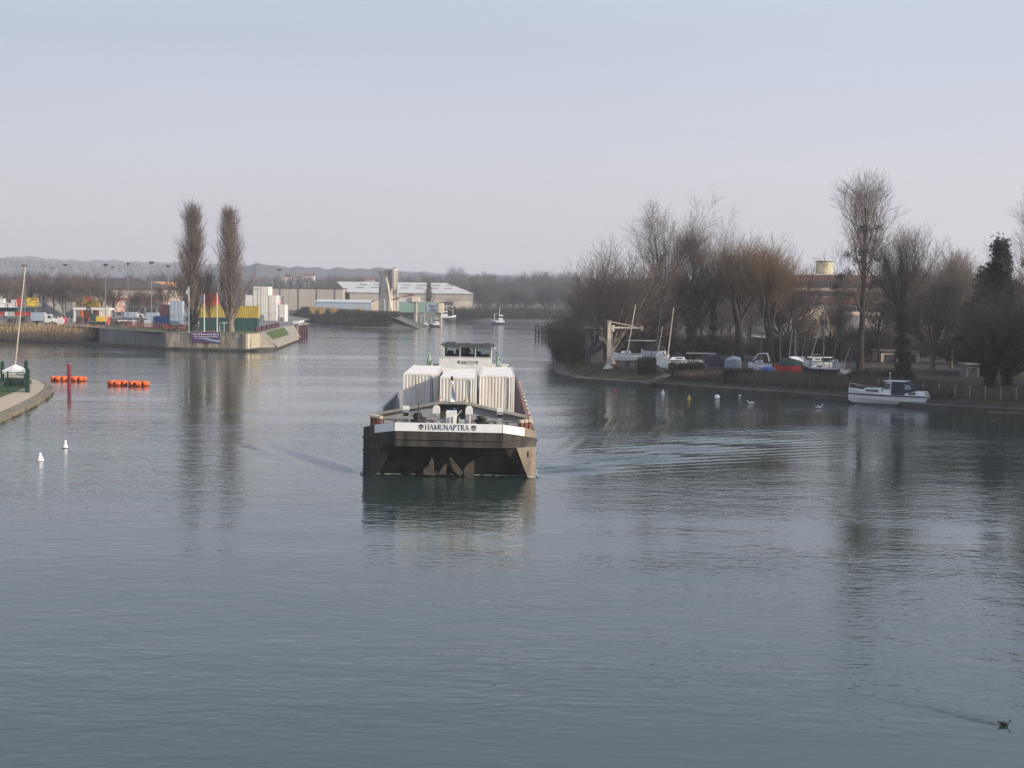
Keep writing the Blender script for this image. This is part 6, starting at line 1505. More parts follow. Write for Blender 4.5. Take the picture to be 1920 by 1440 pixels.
c = MB(); c.loft([[(-.4, -1.02, Fc + .05), (-.4, 1.02, Fc + .05), (-.5, .9, Fc + .62), (-.5, -.9, Fc + .62)], [(-2.7, -.72, Fc + .18), (-2.7, .72, Fc + .18), (-2.4, .56, Fc + .58), (-2.4, -.56, Fc + .58)]]); fc_ = c.build('fore_cabin', M['gel_white'], t, bevel=.05)
for sy in (-1, 1): c = MB(); c.add([(-.75, sy * 1.0, Fc + .2), (-2.3, sy * .79, Fc + .26), (-2.2, sy * .69, Fc + .5), (-.78, sy * .93, Fc + .5)], [(0, 1, 2, 3)]); c.build('window', M['glass_dark'], fc_)
c = MB(); c.loft([[(-.45, -1.12, Fc - .02), (-.45, 1.12, Fc - .02), (.0, .95, Fc + 1.3), (.0, -.95, Fc + 1.3)], [(.65, -1.15, Fc - .02), (.65, 1.15, Fc - .02), (.65, 1.0, Fc + 1.42), (.65, -1.0, Fc + 1.42)]]); wh = c.build('wheelhouse', M['gel_white'], t, bevel=.04)
for sy in (-1, 1): c = MB(); c.add([(-.2, sy * 1.1, Fc + .62), (.55, sy * 1.1, Fc + .62), (.55, sy * 1.04, Fc + 1.2), (.0, sy * 1.03, Fc + 1.2)], [(0, 1, 2, 3)]); c.build('window', M['glass_dark'], wh)
c = MB(); c.add([(-.39, -.9, Fc + .62), (-.39, .9, Fc + .62), (-.09, .85, Fc + 1.25), (-.09, -.85, Fc + 1.25)], [(0, 1, 2, 3)]); c.v = [(x - .03, y, z) for x, y, z in c.v]; c.build('windscreen', M['glass_dark'], wh)
c = MB(); c.bx(-.25, 2.1, -1.08, 1.08, Fc + 1.42, Fc + 1.5); c.build('roof', M['gel_white'], wh, bevel=.03)
c = MB(); c.loft([[(.66, -1.14, Fc + .0), (.66, -1.0, Fc + 1.41), (.66, 1.0, Fc + 1.41), (.66, 1.14, Fc + .0)], [(2.2, -1.16, Fc + .25), (2.0, -1.0, Fc + 1.41), (2.0, 1.0, Fc + 1.41), (2.2, 1.16, Fc + .25)], [(3.1, -1.1, Fc + .45), (2.75, -.8, Fc + 1.15), (2.75, .8, Fc + 1.15), (3.1, 1.1, Fc + .45)]]); hd = c.build('canvas_hood', M['canvas'], t)
c = MB(); c.add([(2.05, -1.08, Fc + .62), (2.85, -1.0, Fc + .68), (2.6, -.88, Fc + 1.12), (2.1, -1.03, Fc + 1.2)], [(0, 1, 2, 3)]); c.v = [(x, y - .06, z) for x, y, z in c.v]; c.build('window', M['tarp_grey'], hd)
c = MB(); c.loft([[(2.1, -1.17, Fc - .02), (2.1, 1.17, Fc - .02), (2.2, 1.05, Fc + .45), (2.2, -1.05, Fc + .45)], [(4.3, -1.12, Fc - .02), (4.3, 1.12, Fc - .02), (4.1, .95, Fc + .42), (4.1, -.95, Fc + .42)]]); ac = c.build('aft_cabin', M['gel_white'], t, bevel=.06)
c = MB(); c.add([(2.5, -1.165, Fc + .1), (3.3, -1.15, Fc + .1), (3.3, -1.08, Fc + .34), (2.55, -1.09, Fc + .34)], [(0, 1, 2, 3)]); c.v = [(x, y - .02, z) for x, y, z in c.v]; c.build('window', M['glass_dark'], ac)
c = MB()
for k in range(6):
    f = k / 5; i = 6 + f * 4; q_ = rg[min(10, int(round(i)))]
    for sy in (0, 6): c.cyl((q_[sy][0] + .1, q_[sy][1] * .95, q_[sy][2]), (q_[sy][0] + .1, q_[sy][1] * .95, q_[sy][2] + .5), .018, n=4)
for sy in (0, 6): c.path([(rg[i][sy][0] + .1, rg[i][sy][1] * .95, rg[i][sy][2] + .5) for i in range(6, 11)], .02, 4)
c.build('bow_rail', M['steel_pale'], t)
c = MB(); c.bx(4.34, 4.38, -.6, .6, .45, .62); c.build('transom_plate', M['dark_grey'], t)
c = MB(); c.cyl((.2, 0, Fc + 1.5), (.2, 0, Fc + 2.4), .03, n=5); c.cyl((.2, 0, Fc + 2.2), (.2, 0, Fc + 2.35), .09, n=8); c.build('lamp_mast', M['gel_white'], t)
# ================================================================== buoys, floats, birds
def buoy(px, py, m, lab, h, kind='cone', grp='mooring buoys'):
    p = Z0(px, py); t = thing('buoy', lab, 'buoy', (p.x, p.y, 0), 0, grp); c = MB()
    if kind == 'cone': c.lathe((0, 0, -.08), [(h * .42, 0), (h * .44, h * .16), (h * .16, h * .85), (h * .13, h * 1.0), (h * .05, h * 1.1)], 14)
    elif kind == 'bell': c.lathe((0, 0, -.08), [(h * .40, 0), (h * .42, h * .14), (h * .26, h * .45), (h * .15, h * .75), (h * .17, h * .88), (h * .17, h * 1.05), (h * .05, h * 1.1)], 14)
    else: c.sph((0, 0, h * .35), h * .55, 12, 8)
    c.build('float', M[m], t, True)
    c = MB(); c.lathe((0, 0, -.1), [(h * .45, 0), (h * .46, .1), (h * .40, .14)], 14); c.build('collar', M['black'], t)
buoy(75.5, 864, 'white_band', 'white conical buoy nearer the left bank', .58)
buoy(122.5, 840, 'white_band', 'white bell shaped buoy farther out by the left bank', .58, 'bell')
buoy(1243, 739, 'white_band', 'small white cone buoy off the right slipway', .55)
buoy(1292, 749, 'yellow_box', 'small yellow cone buoy off the right bank', .55)
buoy(1344.5, 748, 'white_band', 'round white buoy right of the yellow one', .55, 'ball')
buoy(1387, 744, 'steel_pale', 'tiny pale buoy behind the round white one', .3, 'ball')
buoy(1153, 737, 'rust', 'dull red buoy below the jib crane', .6, 'bell')
def gull(px, py, lab, rz, s=1.0):
    p = Z0(px, py); t = thing('gull', lab, 'bird', (p.x, p.y, 0), rz, 'gulls on the water'); t.scale = (s, s, s)
    c = MB(); c.loft([[(x, r_ * math.cos(a), z + r_ * .8 * math.sin(a)) for a in [2 * math.pi * i / 10 for i in range(10)]] for x, r_, z in ((-.30, .015, .12), (-.22, .06, .10), (-.05, .11, .08), (.10, .10, .09), (.17, .05, .14), (.19, .05, .20), (.22, .055, .25), (.27, .03, .26), (.30, .012, .25))]); c.build('body', M['white_band'], t, True)
    c = MB(); c.loft([[(x, r_ * math.cos(a), z + r_ * .4 * math.sin(a)) for a in [2 * math.pi * i / 8 for i in range(8)]] for x, r_, z in ((-.36, .01, .15), (-.2, .085, .16), (.0, .105, .16), (.1, .05, .15))]); c.build('wing', M['grey_paint'], t, True)
    c = MB(); c.cyl((.29, 0, .25), (.36, 0, .235), .012, .004, n=5); c.build('bill', M['yellow'], t)
gull(1407, 757.5, 'gull floating in front of the reeds left of the navy boat', R(170), 1.4)
gull(1536, 766, 'gull floating left of the moored cruiser', R(10), 1.5)
# duck
t = thing('duck', 'dark duck swimming right with a long wake in the near water', 'bird', (DUCK.x, DUCK.y, 0), R(-14)); t.scale = (.6, .6, .6)
c = MB(); c.loft([[(x, r_ * math.cos(a), z + r_ * v * math.sin(a)) for a in [2 * math.pi * i / 12 for i in range(12)]] for x, r_, z, v in ((-.30, .012, .15, .6), (-.24, .05, .12, .6), (-.12, .10, .08, .75), (.02, .115, .07, .8), (.12, .085, .08, .8), (.16, .04, .13, 1), (.165, .036, .19, 1), (.18, .05, .235, 1), (.22, .05, .245, .9), (.25, .025, .235, .7), (.31, .022, .225, .35), (.33, .008, .222, .3))]); c.build('body', M['duck_dark'], t, True)
c = MB(); c.loft([[(x, .02 + r_ * math.cos(a) * .2 + .085, z + r_ * math.sin(a) * .55) for a in [2 * math.pi * i / 8 for i in range(8)]] for x, r_, z in ((-.3, .01, .15), (-.15, .07, .12), (.05, .08, .11), (.12, .02, .1))]); c.loft([[(x, -.02 - r_ * math.cos(a) * .2 - .085, z + r_ * math.sin(a) * .55) for a in [2 * math.pi * i / 8 for i in range(8)]] for x, r_, z in ((-.3, .01, .15), (-.15, .07, .12), (.05, .08, .11), (.12, .02, .1))]); c.build('wing', M['black'], t, True)
# orange ring floats and the red pile
def float_ring(px0, px1, py, lab, seed):
    D = Z0((px0 + px1) / 2, py).y; a, b_ = G(px0, D, 0), G(px1, D, 0); Rr = (b_.x - a.x) / 2
    t = thing('ring_float', lab, 'float', ((a.x + b_.x) / 2, D, 0), seed, 'orange ring floats')
    n = 7; rr = Rr - .28
    for k in range(n):
        an = 2 * math.pi * k / n; c = MB(); ce = Vector((rr * math.cos(an), rr * math.sin(an), .27)); tg = Vector((-math.sin(an), math.cos(an), 0)); hl = rr * math.pi / n * .80
        rgs = []
        u = Vector((math.cos(an), math.sin(an), 0)); w_ = Vector((0, 0, 1))
        for s_, r_ in ((-1, .16), (-.88, .28), (-.4, .31), (.4, .31), (.88, .28), (1, .16)):
            rgs.append([tuple(ce + tg * (hl * s_) + u * (r_ * math.cos(q)) + w_ * (r_ * math.sin(q))) for q in [2 * math.pi * i / 10 for i in range(10)]])
        c.loft(rgs); c.build('float', M['orange'], t, True)
    c = MB()
    for k in range(n):
        an = 2 * math.pi * (k + .5) / n; c.sph((rr * 1.02 * math.cos(an), rr * 1.02 * math.sin(an), .27), .14, 8, 5)
    c.build('link', M['black'], t)
float_ring(95, 128, 713.5, 'orange ring float left of the red pile', .3)
float_ring(130, 163, 714, 'orange ring float behind the red pile', .9)
float_ring(202, 239.5, 722, 'orange ring float, left one of the pair farther right', .5)
float_ring(240.5, 280, 723, 'orange ring float, rightmost of all', 1.3)
p = Z0(130, 731); hP = ZH(130, 683, p.y); t = thing('mooring_pile', 'dark red steel mooring pile standing in the water', 'pile', (p.x, p.y, 0))
c = MB(); c.cyl((0, 0, -1.5), (0, 0, hP), .21, n=14); c.build('pile', M['red_pile'], t)
c = MB(); c.cyl((0, 0, hP), (0, 0, hP + .06), .24, n=14); c.build('cap', mat('pile_cap', (.6, .12, .10), None, .6), t)
# ================================================================== near left bank
fz = NBz
def railing(name, lab, pts, h, cat='fence'):
    t = thing(name, lab, cat, pts[0]); o = pts[0]; bars, rails, posts = MB(), MB(), MB()
    for a, b_ in zip(pts, pts[1:]):
        a, b_ = a - o, b_ - o; n = int((b_ - a).length / .16)
        for k in range(n): q_ = a.lerp(b_, (k + .5) / n); bars.cyl(q_ + Vector((0, 0, .1)), q_ + Vector((0, 0, h * .86)), .022, n=4)
        for zz_ in (.12, h * .84): rails.cyl(a + Vector((0, 0, zz_)), b_ + Vector((0, 0, zz_)), .035, n=5)
        m_ = max(1, int((b_ - a).length / 1.6))
        for k in range(m_ + 1): q_ = a.lerp(b_, k / m_); posts = MB(); posts.box((q_.x, q_.y, h * .45), (.09, .09, h * .9)); posts.build('post', M['fence_green'], t)
    for q_ in pts:
        q_ = q_ - o; cp = MB(); cp.bx(q_.x - .17, q_.x + .17, q_.y - .17, q_.y + .17, 0, h); cp.loft([[(q_.x - .17, q_.y - .17, h), (q_.x + .17, q_.y - .17, h), (q_.x + .17, q_.y + .17, h), (q_.x - .17, q_.y + .17, h)], [(q_.x - .02, q_.y - .02, h + .2), (q_.x + .02, q_.y - .02, h + .2), (q_.x + .02, q_.y + .02, h + .2), (q_.x - .02, q_.y + .02, h + .2)]]); cp.build('corner_post', M['fence_green'], t)
    bars.build('bar', M['fence_green'], t); rails.build('rail', M['fence_green'], t)
hF = 2.5
railing('metal_fence', 'dark green metal fence with corner posts on the left bank', [G(-60, 152, fz), G(52, 152, fz), G(49, 168, fz)], hF)
railing('metal_fence', 'second green fence end standing behind at the left edge', [G(-50, 172, fz), G(5, 170, fz)], 2.3)
p = G(29, 161, fz); t = thing('covered_sailboat', 'sailing boat under a white tent cover with a long slanting mast behind the green fence', 'boat', p)
c = MB(); c.loft(hull_rings(2.2, 1.5, .5, .3)); c.v = [(x, y, z + .45) for x, y, z in c.v]; c.build('hull', M['dark_grey'], t)
h1 = ZH(29, 683, 161) - fz; hb = ZH(29, 700, 161) - fz
c = MB(); W_ = 19 * MPP(161)
c.loft([[(-W_, -1, hb), (-W_, -.95, hb + .35), (-W_ * .15, 0, h1 * .98), (-W_, .95, hb + .35), (-W_, 1, hb)], [(0, -1.1, hb), (0, -1.0, hb + .5), (0, 0, h1), (0, 1.0, hb + .5), (0, 1.1, hb)], [(W_, -1, hb), (W_, -.95, hb + .35), (W_ * .15, 0, h1 * .98), (W_, .95, hb + .35), (W_, 1, hb)]]); c.build('tent_cover', M['tent'], t)
q1 = P(47.5, 500, 161) - Vector(p); c = MB(); c.cyl((0, 0, h1 - .1), q1, .075, .055, n=7); c.build('mast', M['crane_paint'], t)
c = MB(); c.box((-.8, .0, .4), (.12, 1.6, .12)); c.box((.9, 0, .4), (.12, 1.6, .12)); c.cyl((-.8, -.7, .3), (-.8, -.55, .3), .3, n=12); c.cyl((-.8, .55, .3), (-.8, .7, .3), .3, n=12); c.build('trailer', M['black'], t)
# ================================================================== far side of the river bend
FG = FZ - .2
def fbox(name, lab, cat, px0, px1, py0, py1, D, depth, m, roof=None, grp=None, zb=None):
    a, b_ = G(px0, D, FG), G(px1, D, FG); L = b_.x - a.x; pxm = (px0 + px1) / 2; z1 = ZH(pxm, py0, D); z0 = FG if zb is None else zb
    t = thing(name, lab, cat, (a.x, D, z0), 0, grp); c = MB(); c.bx(0, L, 0, depth, 0, z1 - z0); c.build('wall', m, t)
    if roof: c = MB(); c.bx(-.4, L + .4, -.4, depth + .4, z1 - z0, z1 - z0 + .4); c.build('roof', roof, t)
    return t, L, z1 - z0
# long flat tan warehouse
t, L, h = fbox('warehouse', 'long flat roofed tan warehouse beyond the water', 'warehouse', 505, 642, 541, 575, 690, 40, M['tan_wall'], M['dark_roof'])
for k in range(4): c = MB(); x = L * (k + .55) / 4; c.bx(x, x + .5, -.14, -.003, 0, h); c.build('joint', M['dark_grey'], t)
c = MB(); c.bx(0, L * .2, -.16, -.003, 0, h * .62); c.build('door', M['grey_wall'], t)
# gabled pale roofed warehouse
D = 700; a, b_ = G(640, D, FG), G(886, D, FG); L = b_.x - a.x; h = ZH(760, 549.5, D) - FG; zr = ZH(760, 529.5, D + 22) - FG
t = thing('warehouse', 'long warehouse with pale pitched roof behind the silo', 'warehouse', (a.x, D, FG), R(0))
c = MB(); c.bx(4, L, 0, 44, 0, h); c.build('wall', M['tan_wall'], t)
c = MB(); c.add([(3, -.6, h), (L + .6, -.6, h), (L + .6, 44.6, h), (3, 44.6, h), (-5, 22, zr), (L - 14, 22, zr)], [(0, 1, 5, 4), (1, 2, 5), (2, 3, 4, 5), (3, 0, 4), (0, 3, 2, 1)]); rf = c.build('roof', M['pale_roof'], t)
for k in range(7):
    for j in (0, 1):
        u = (k + .4 + j * .12) / 7.4; v = .42 + j * .27; x = 3 + (L - 10) * u; z = h + (zr - h) * v; y = -.6 + 22.6 * v
        c = MB(); s_ = (zr - h) / 22.6; c.add([(x, y, z + .06), (x + 4, y, z + .06), (x + 4, y + 2.2, z + 2.2 * s_ + .06), (x, y + 2.2, z + 2.2 * s_ + .06)], [(0, 1, 2, 3)]); c.build('rooflight', M['grey_wall'], rf)
c = MB(); z0 = h * .58; c.bx(L * .34, L + .02, -.12, -.003, 0, z0); c.build('lower_wall', M['cream_wall'], t)
c = MB(); c.bx(L * .55, L * .60, -.2, -.121, z0 * .35, z0 * .85); c.bx(L * .74, L * .85, -.2, -.121, z0 * .62, z0 * .95); c.build('sign_panel', M['brick'], t)
# low blue-grey hall and its pale gable end
D = 610; a, b_ = G(592, D, FG), G(726, D, FG); L = b_.x - a.x; h = ZH(650, 567, D) - FG; zr = ZH(650, 561.5, D + 8) - FG
t = thing('low_hall', 'low blue grey hall with a cream gable end in front of the warehouses', 'hall', (a.x, D, FG))
c = MB(); c.bx(0, L * .77, 0, 18, 0, h); c.build('wall', M['blue_grey'], t)
c = MB(); c.add([(-.4, -.4, h), (L * .77, -.4, h), (L * .77, 9, zr), (-.4, 9, zr), (L * .77, 18.4, h), (-.4, 18.4, h)], [(0, 1, 2, 3), (3, 2, 4, 5)]); c.build('roof', M['pale_roof'], t)
c = MB(); c.add([(L * .772, -.1, 0), (L, -.1, 0), (L, -.1, h * .95), (L * .885, -.1, zr * 1.02), (L * .772, -.1, h)], [(0, 1, 2, 3, 4)]); c.bx(L * .772, L, -.09, 12, 0, h * .9); c.build('gable_wall', M['cream_wall'], t)
# silo tower
D = 560; p = G(720, D, FG); t = thing('silo_tower', 'pale concrete plant tower with a tall cream silo and chutes', 'silo', (p.x, D, FG)); s = MPP(D)
zt = lambda py: ZH(728, py, D) - FG
c = MB(); c.bx(-9 * s, 11 * s, 2, 5, 0, zt(508)); c.build('tower_panel', M['steel_pale'], t)
c = MB(); c.bx(-10.5 * s, -8.5 * s, 1, 2, 0, zt(507)); c.build('ladder_frame', M['grey_wall'], t)
c = MB(); x = 19.5 * s; c.lathe((x, 0, 0), [(.35, zt(552)), (6.3 * s, zt(541)), (6.3 * s, zt(507)), (5.2 * s, zt(504)), (.3, zt(503))], 18); so = c.build('silo', M['silo'], t, True)
c = MB(); c.cyl((x + 5.4 * s, -1.3, 2), (x + 5.4 * s, -1.3, zt(506)), .12, n=5)
for k in range(24): z = zt(575) + (zt(507) - zt(575)) * k / 23; c.lathe((x, 0, z), [(6.4 * s, 0), (6.4 * s, .06)], 18) if z > zt(541) and k % 4 == 0 else None
c.build('ladder', M['dark_grey'], so)
for (dx, dy) in ((-5, -1), (5, -1), (-5, 1), (5, 1)): c = MB(); c.cyl((x + dx * s, dy, 0), (x + dx * s, dy, zt(541)), .28, n=7); c.build('leg', M['silo'], t)
c = MB(); c.path([(x - 8 * s, -.5, zt(507)), (x - 7.5 * s, -.5, zt(545))], .5, 7); c.build('pipe', M['dark_grey'], t)
c = MB(); c.path([(4 * s, -1, zt(520)), (9 * s, -1.4, zt(545)), (13 * s, -1.5, zt(578))], .34, 7); c.path([(8 * s, -1, zt(530)), (14 * s, -1.4, zt(575))], .25, 7); c.build('chute', M['silo'], t)
c = MB(); c.bx(0, 13 * s, -.5, 1.5, zt(508), zt(503.5)); c.bx(x - 5 * s, x + 4 * s, -.6, .6, zt(503), zt(501.5)); c.build('head_platform', M['grey_wall'], t)
# conveyor shed on legs over the water
D = 530; p = G(748, D, FG); s = MPP(D); zt = lambda py: ZH(790, py, D)
t = thing('loading_shed', 'green grey conveyor shed on white legs with lettered panel beside the water', 'shed', (p.x, D, 0))
c = MB(); c.bx(0, 74 * s, 0, 6, zt(586), zt(566)); c.build('shed_body', M['conveyor'], t)
c = MB(); c.bx(74.2 * s, 83 * s, -.4, 6, zt(586), zt(568)); c.build('end_panel', M['cream_wall'], t)
c = MB(); c.bx(52 * s, 74 * s, -.2, -.003, zt(584.5), zt(570)); pn = c.build('name_panel', M['blue_grey'], t)
for k, w_ in enumerate(('GRANULATS', 'GEDLA', 'GRAMBAS')): plain_text(w_, 1.05, 'lettering', M['lettering'], pn, (63.5 * s, -.24, zt(574.8 + k * 4.4)), depth=.01, width=(17 if k != 1 else 12) * s)
c = MB(); c.bx(0, 34 * s, .5, 5.5, zt(566), zt(558)); c.build('upper_housing', M['steel_pale'], t)
c = MB(); c.bx(24 * s, 38 * s, -.6, 4, zt(566.2), zt(556)); c.ext([(28 * s, -.62, zt(563)), (29.5 * s, -.62, zt(563)), (31 * s, -.62, zt(558)), (29.8 * s, -.62, zt(557.5))], (0, .015, 0)); c.build('hopper', M['cream_wall'], t)
c = MB(); c.ext([(-14 * s, 1, zt(564)), (-14 * s, 1, zt(562)), (20 * s, 1, zt(552)), (20 * s, 1, zt(555))], (0, 1.6, 0)); c.ext([(20 * s, 1, zt(555)), (20 * s, 1, zt(552)), (26 * s, 1, zt(550)), (29 * s, 1, zt(558))], (0, 1.6, 0)); c.build('conveyor', M['rust'], t)
for (dx, py1) in ((33, 612), (80, 607)):
    c = MB(); c.bx(dx * s - .28, dx * s + .28, -.3, .3, -1, zt(586) if dx > 40 else zt(566.2)); c.build('leg', M['cream_wall'], t)
for dx in (4, 14): c = MB(); c.bx(dx * s - .3, dx * s + .3, 3, 3.6, 0, zt(586)); c.build('leg', M['grey_wall'], t)
c = MB(); c.lathe((33 * s, 0, 0), [(1.5, -1), (1.5, 1.0), (1.2, 1.3)], 12); c.build('foot', M['wall_plain'], t)
c = MB(); c.bx(2 * s, 26 * s, 3.5, 6, FG - 2, zt(587)); c.build('back_wall', M['conveyor'], t)
# white billboard
a = Z0(700, 601, 2.2); D = 512; p = G(700, D, 1.5); s = MPP(D); t = thing('billboard', 'wide white lettered board on the far bank in front of the silo', 'sign', (p.x, D, 1.0))
z1, z0 = ZH(719, 588.5, D) - 1, ZH(719, 598.5, D) - 1
c = MB(); c.bx(0, 39 * s, 0, .3, z0, z1); c.build('board', M['blue_grey'], t)
c = MB(); c.bx(19 * s, 19.4 * s, -.05, -.003, z0, z1); c.bx(1 * s, 4 * s, -.05, -.003, z0 + .3, z1 - .5); c.build('marking', M['grey_wall'], t)
for k in range(3): c = MB(); c.bx((4 + k * 15) * s, (4.6 + k * 15) * s, .32, .6, -.8, z1 - .1); c.build('post', M['dark_grey'], t)
# golden grass clumps on the far bank
rsn = np.random.RandomState(4)
for px, w, lab in ((603, 5, 'golden grass clump at the left end of the low blue hall'), (626, 7, 'golden grass clump before the low blue hall'), (672, 12, 'largest golden grass clump near the cream gable end'), (588, 4, 'small golden grass clump left of the low hall')):
    D = 545; p = G(px, D, FG); t = thing('grass_clump', lab, 'plant', p, 0, 'golden grass clumps on the far bank'); n = 500
    q_ = np.stack([rsn.randn(n) * w * MPP(D) * .45, rsn.randn(n) * 1.2, np.zeros(n)], 1); link_mesh('blades', np_mesh('blades', *blades(rsn, q_, 2.2, .14, .28, .4)), M['gold_grass'], t)
# hedge and scrub along the far bank
A_, B_ = FLt[1:6], offset_poly(FL, 14)[1:6]
pts = strip_points(rsn, A_, FG - .4, B_, FG, 9000)
tag(link_mesh('scrub', np_mesh('scrub', *blades(rsn, pts, 1.6, .25, .3, .6)), M['hedge']), 'dark scrub along the far bank', None, None, 'stuff')
A_, B_ = offset_poly(FL, .8)[1:5], offset_poly(FL, 9)[1:5]
pts = strip_points(rsn, A_, .4, B_, FG - .3, 16000)
tag(link_mesh('scrub', np_mesh('scrub', *blades(rsn, pts, 1.1, .3, .35, .6)), M['hedge']), 'dark blue green growth covering the far bank slope', None, None, 'stuff')
A_, B_ = offset_poly(FL, 3)[8:13], offset_poly(FL, 16)[8:13]
pts = strip_points(rsn, A_, 1.5, B_, FG, 9000)
tag(link_mesh('scrub', np_mesh('scrub', *blades(rsn, pts, 2.4, .3, .3, .6)), M['hedge']), 'dark scrub on the bank closing the river', None, None, 'stuff')
# boats far off
def far_boat(px0, px1, py, lab, hm, cabin, L=None, rz=0.0, F=1.6, name='barge'):
    D = Z0((px0 + px1) / 2, py).y; Lw = (px1 - px0) * MPP(D); p = G((px0 + px1) / 2, D, 0); L = L or Lw
    t = thing(name, lab, 'boat', (p.x, D, 0), rz, 'boats at the far wharf'); Bm = min(L * .4, 6)
    c = MB(); c.loft(hull_rings(L, Bm, F, .6, bow=.6)); c.build('hull', M[hm], t)
    c = MB(); c.loft([[(q[0], q[1] * 1.01, q[2] - .5) for q in (r_[0], r_[6])] + [(q[0], q[1] * 1.01, q[2] + .15) for q in (r_[6], r_[0])] for r_ in hull_rings(L, Bm, F, .6, bow=.6)]); c.build('bulwark', M['gel_white'], t)
    c = MB(); c.bx(L * .05, L * .38, -Bm * .3, Bm * .3, F, F + cabin); cb = c.build('cabin', M['gel_white'], t)
    c = MB(); c.bx(L * .045, L * .385, -Bm * .31, Bm * .31, F + cabin * .5, F + cabin * .8); c.build('window', M['glass_dark'], cb)
    c = MB(); c.cyl((L * .1, 0, F + cabin), (L * .1, 0, F + cabin + 3), .1, n=5); c.cyl((-L * .3, 0, F), (-L * .3, 0, F + 3.2), .1, n=5); c.cyl((-L * .3, 0, F + 2.5), (L * .0, 0, F + 3.4), .06, n=4); c.build('mast', M['white_paint'], t)
    return t
far_boat(805, 825, 613, 'small white workboat moored before the conveyor shed', 'dark_grey', 2.0, name='workboat', F=1.2)
far_boat(826, 855, 605, 'white bowed barge moored right of the conveyor shed', 'dark_grey', 2.4, F=2.6, rz=R(180))
far_boat(922, 946, 609, 'dark barge under way in the distance with white deckhouse', 'dark_grey', 2.6, F=1.5)
far_boat(786, 803, 612, 'dark pontoon moored by the white leg of the shed', 'dark_grey', 1.0, name='pontoon', F=1.0)
far_boat(897, 908, 602.5, 'tiny white boat by the bank left of the distant dark barge', 'gel_white', 1.4, name='workboat', F=.8)
far_boat(951, 958, 603, 'tiny white boat right of the distant dark barge', 'gel_white', 1.2, name='workboat', F=.7)
# old landing posts left of the right bank
p = Z0(1018, 637); s = MPP(p.y); t = thing('timber_landing', 'old dark timber landing frame standing in the water', 'frame', (p.x, p.y, 0)); h = ZH(1005, 608, p.y)
for k, (dx, dy) in enumerate(((-14, 0), (-8, 3), (-1, 0), (5, 3), (10, 0), (15, 3))): c = MB(); c.cyl((dx * s, dy, -1), (dx * s, dy, h * (1 if k == 0 else .92)), .2, n=6); c.build('post', M['black'], t)
c = MB()
for z in (.6, h * .45, h * .85): c.box((1 * s, 1, z), (30 * s, .25, .22))
c.build('beam', M['black'], t)
# low sunlit houses behind the far trees
for (a_, b2, y0_, y1_, D, lab) in ((925, 976, 579, 592, 735, 'low cream building glimpsed between far trunks behind the dark barge'), (1022, 1050, 578, 591, 735, 'short cream building glimpsed at the far right of the bend')):
    t, L, h = fbox('far_building', lab, 'building', a_, b2, y0_, y1_, D, 8, M['cream_wall'], M['brown_roof'])
    for k in range(6): c = MB(); c.bx(L * (k + .3) / 6, L * (k + .7) / 6, -.1, -.003, h * .3, h * .75); c.build('window', M['glass_dark'], t)
for k, (px0, px1, y0_, D, m_, lab) in enumerate(((532, 546, 517, 1150, 'cream_wall', 'pale hillside house with a red roof left of its neighbours'), (552, 566, 519, 1180, 'cream_wall', 'pinkish hillside house in the middle'), (568, 588, 514.5, 1150, 'cream_wall', 'large pale hillside house among bare trees'), (482, 494, 521, 1200, 'brick', 'red hillside house above the white containers'), (660, 682, 524, 1000, 'steel_pale', 'grey hillside house above the pale roof'), (877, 888, 524, 880, 'cream_wall', 'tan house under the far trees right of the warehouse'), (680, 700, 522, 1050, 'steel_pale', 'pale hillside house just left of the silo tower'))):
    zb = FG; t, L, h = fbox('hillside_house', lab, 'house', px0, px1, y0_ + 3, 540, D, 9, M[m_])
    c = MB(); c.add([(-.4, -.4, h), (L + .4, -.4, h), (L + .4, 9.4, h), (-.4, 9.4, h), (-.4, 4.5, h + 2.2), (L + .4, 4.5, h + 2.2)], [(0, 1, 5, 4), (2, 3, 4, 5), (1, 2, 5), (3, 0, 4)]); c.build('roof', M['brick'], t)
    for j in range(3): c = MB(); c.bx(L * (j + .3) / 3, L * (j + .65) / 3, -.05, -.003, h - 3, h - 1.4); c.build('window', M['glass_dark'], t)
# trees in the distance
FT1, FT2, FT3 = ('round', 91, 'bark_grey', 'twig_far', 0), ('slender', 92, 'bark_grey', 'twig_far', 0), ('street', 93, 'bark_grey', 'twig_far', 0)
fz_ = FG
def ft(px, top, D, key, lab, wide=1.0, grp='far trees at the river bend'): tree_at('distant_tree', px, top, D, key, lab, (px * 7 % 6), wide, grp, z=fz_)
ft(845, 503, 860, FT1, 'big round distant tree right above the warehouse gable', .85); ft(866, 507, 880, FT1, 'round distant tree beside the biggest one', .8)
ft(804, 529, 640, ('poplar', 94, 'bark_grey', 'twig_brown', 0), 'brown columnar tree in front of the pale roofed warehouse', 1.3)
rs = random.Random(5)
for k, (px, top) in enumerate(((752, 519), (768, 518), (786, 516), (806, 516), (824, 517), (890, 515), (906, 517), (920, 513), (936, 520), (952, 521), (968, 516), (984, 513), (1000, 511), (1016, 513), (1032, 511), (1048, 512), (1064, 515), (1080, 513), (1098, 518))):
    ft(px, top, 800 + rs.uniform(-40, 90), (FT1, FT2, FT1, FT3)[k % 4], 'distant bare tree on the skyline of the river bend', 1.0 if k % 4 != 1 else 1.3)
for k in range(15):
    ft(886 + k * 12.5, 533 + rs.uniform(-7, 10), 700 + rs.uniform(-12, 25), (FT2, FT3, FT1)[k % 3], 'lower distant tree standing along the far bank', 1.25, 'lower trees along the far bank')
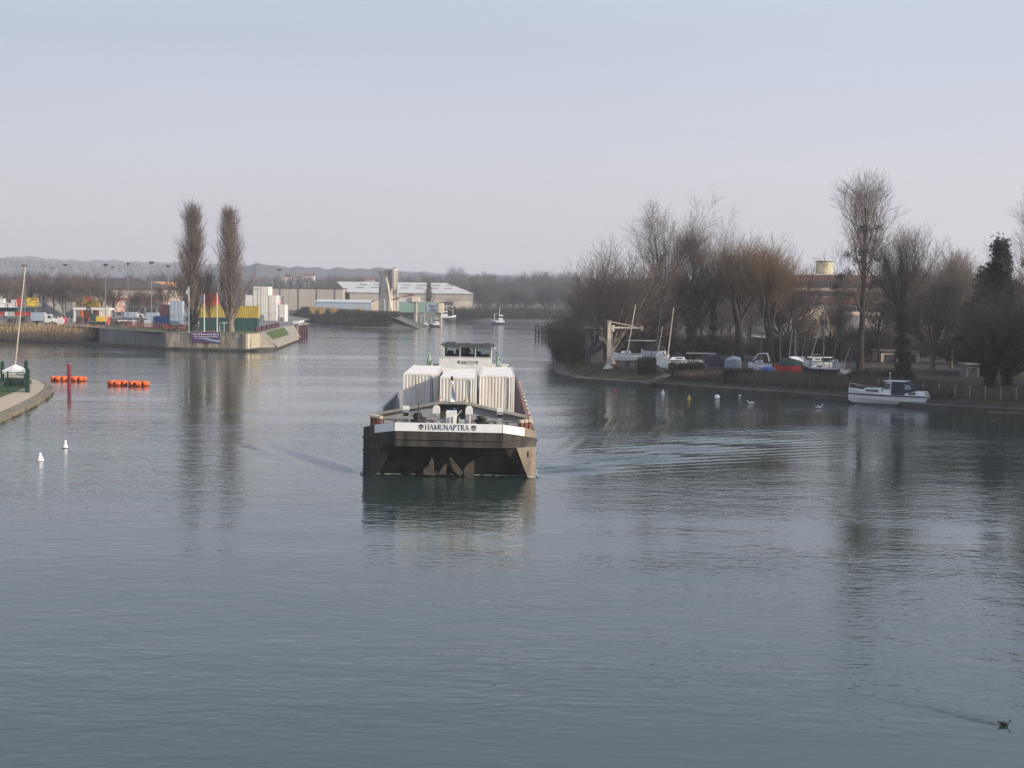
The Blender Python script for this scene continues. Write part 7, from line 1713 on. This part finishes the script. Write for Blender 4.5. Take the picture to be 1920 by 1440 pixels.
for k, (px, top) in enumerate(((615, 524), (632, 520), (648, 517), (664, 520), (500, 528), (520, 530), (470, 526), (445, 528), (690, 525), (735, 522))):
    ft(px, top, 770 + 20 * (k % 4), (FT1, FT3)[k % 2], 'hazy distant tree behind the flat warehouse', 1.2, 'hazy trees behind the warehouses')
for k in range(26):
    px = -20 + k * 14; ft(px, 517 + rs.uniform(-8, 6) + px * .01, 560 + rs.uniform(0, 80), (FT3, FT1, FT2)[k % 3], 'hazy brown tree behind the port sheds', 1.2, 'hazy trees behind the port')
# wooded slopes: one mass of bare tree tops on the hills
rsn = np.random.RandomState(12)
def wood_mass(n, D0, D1, px0, px1, top_fn, seed, lab):
    r_ = np.random.RandomState(seed); vs, fs, o = [], [], 0
    for k in range(n):
        D = r_.uniform(D0, D1); px = r_.uniform(px0, px1); z1 = ZH(px, top_fn(px) + r_.uniform(0, 9), D); x = G(px, D, FG).x; hT = r_.uniform(9, 17)
        m_ = 26; base = np.array([x, D, z1 - hT]); a = r_.rand(m_) * 6.28; s = r_.rand(m_) ** .5 * hT * .42; zz_ = hT * (.45 + .55 * np.sqrt(np.clip(1 - (s / (hT * .45)) ** 2, 0, 1))) * r_.uniform(.7, 1, m_)
        tip = base + np.stack([np.cos(a) * s, np.sin(a) * s, zz_], 1); w_ = np.stack([-np.sin(a), np.cos(a), 0 * a], 1) * hT * .035
        mid = base + (tip - base) * .6; root = base + np.array([0, 0, -6.0])
        v = np.stack([np.repeat(root[None], m_, 0), mid + w_ * 2, tip, mid - w_ * 2], 1).reshape(-1, 3); vs.append(v); fs.append(np.arange(4 * m_).reshape(-1, 4) + o); o += 4 * m_
    tag(link_mesh('woods', np_mesh('woods', np.concatenate(vs), np.concatenate(fs)), M['twig_far']), lab, None, None, 'stuff')
HP = [(-700, 474), (0, 482), (150, 489), (330, 494), (520, 503), (700, 511), (900, 519), (1100, 524), (1400, 530), (2200, 545)]
top_h = lambda px: np.interp(px, [q[0] for q in HP], [q[1] for q in HP])
wood_mass(1500, 2500, 2860, -300, 2200, lambda px: top_h(px) - 2, 1, 'hazy woods on the far hills')
wood_mass(1100, 1000, 1750, 330, 2100, lambda px: max(top_h(px) + 4, 512), 2, 'hazy woods on the nearer slope')
wood_mass(500, 900, 1400, -300, 340, lambda px: 520, 3, 'hazy woods behind the port')
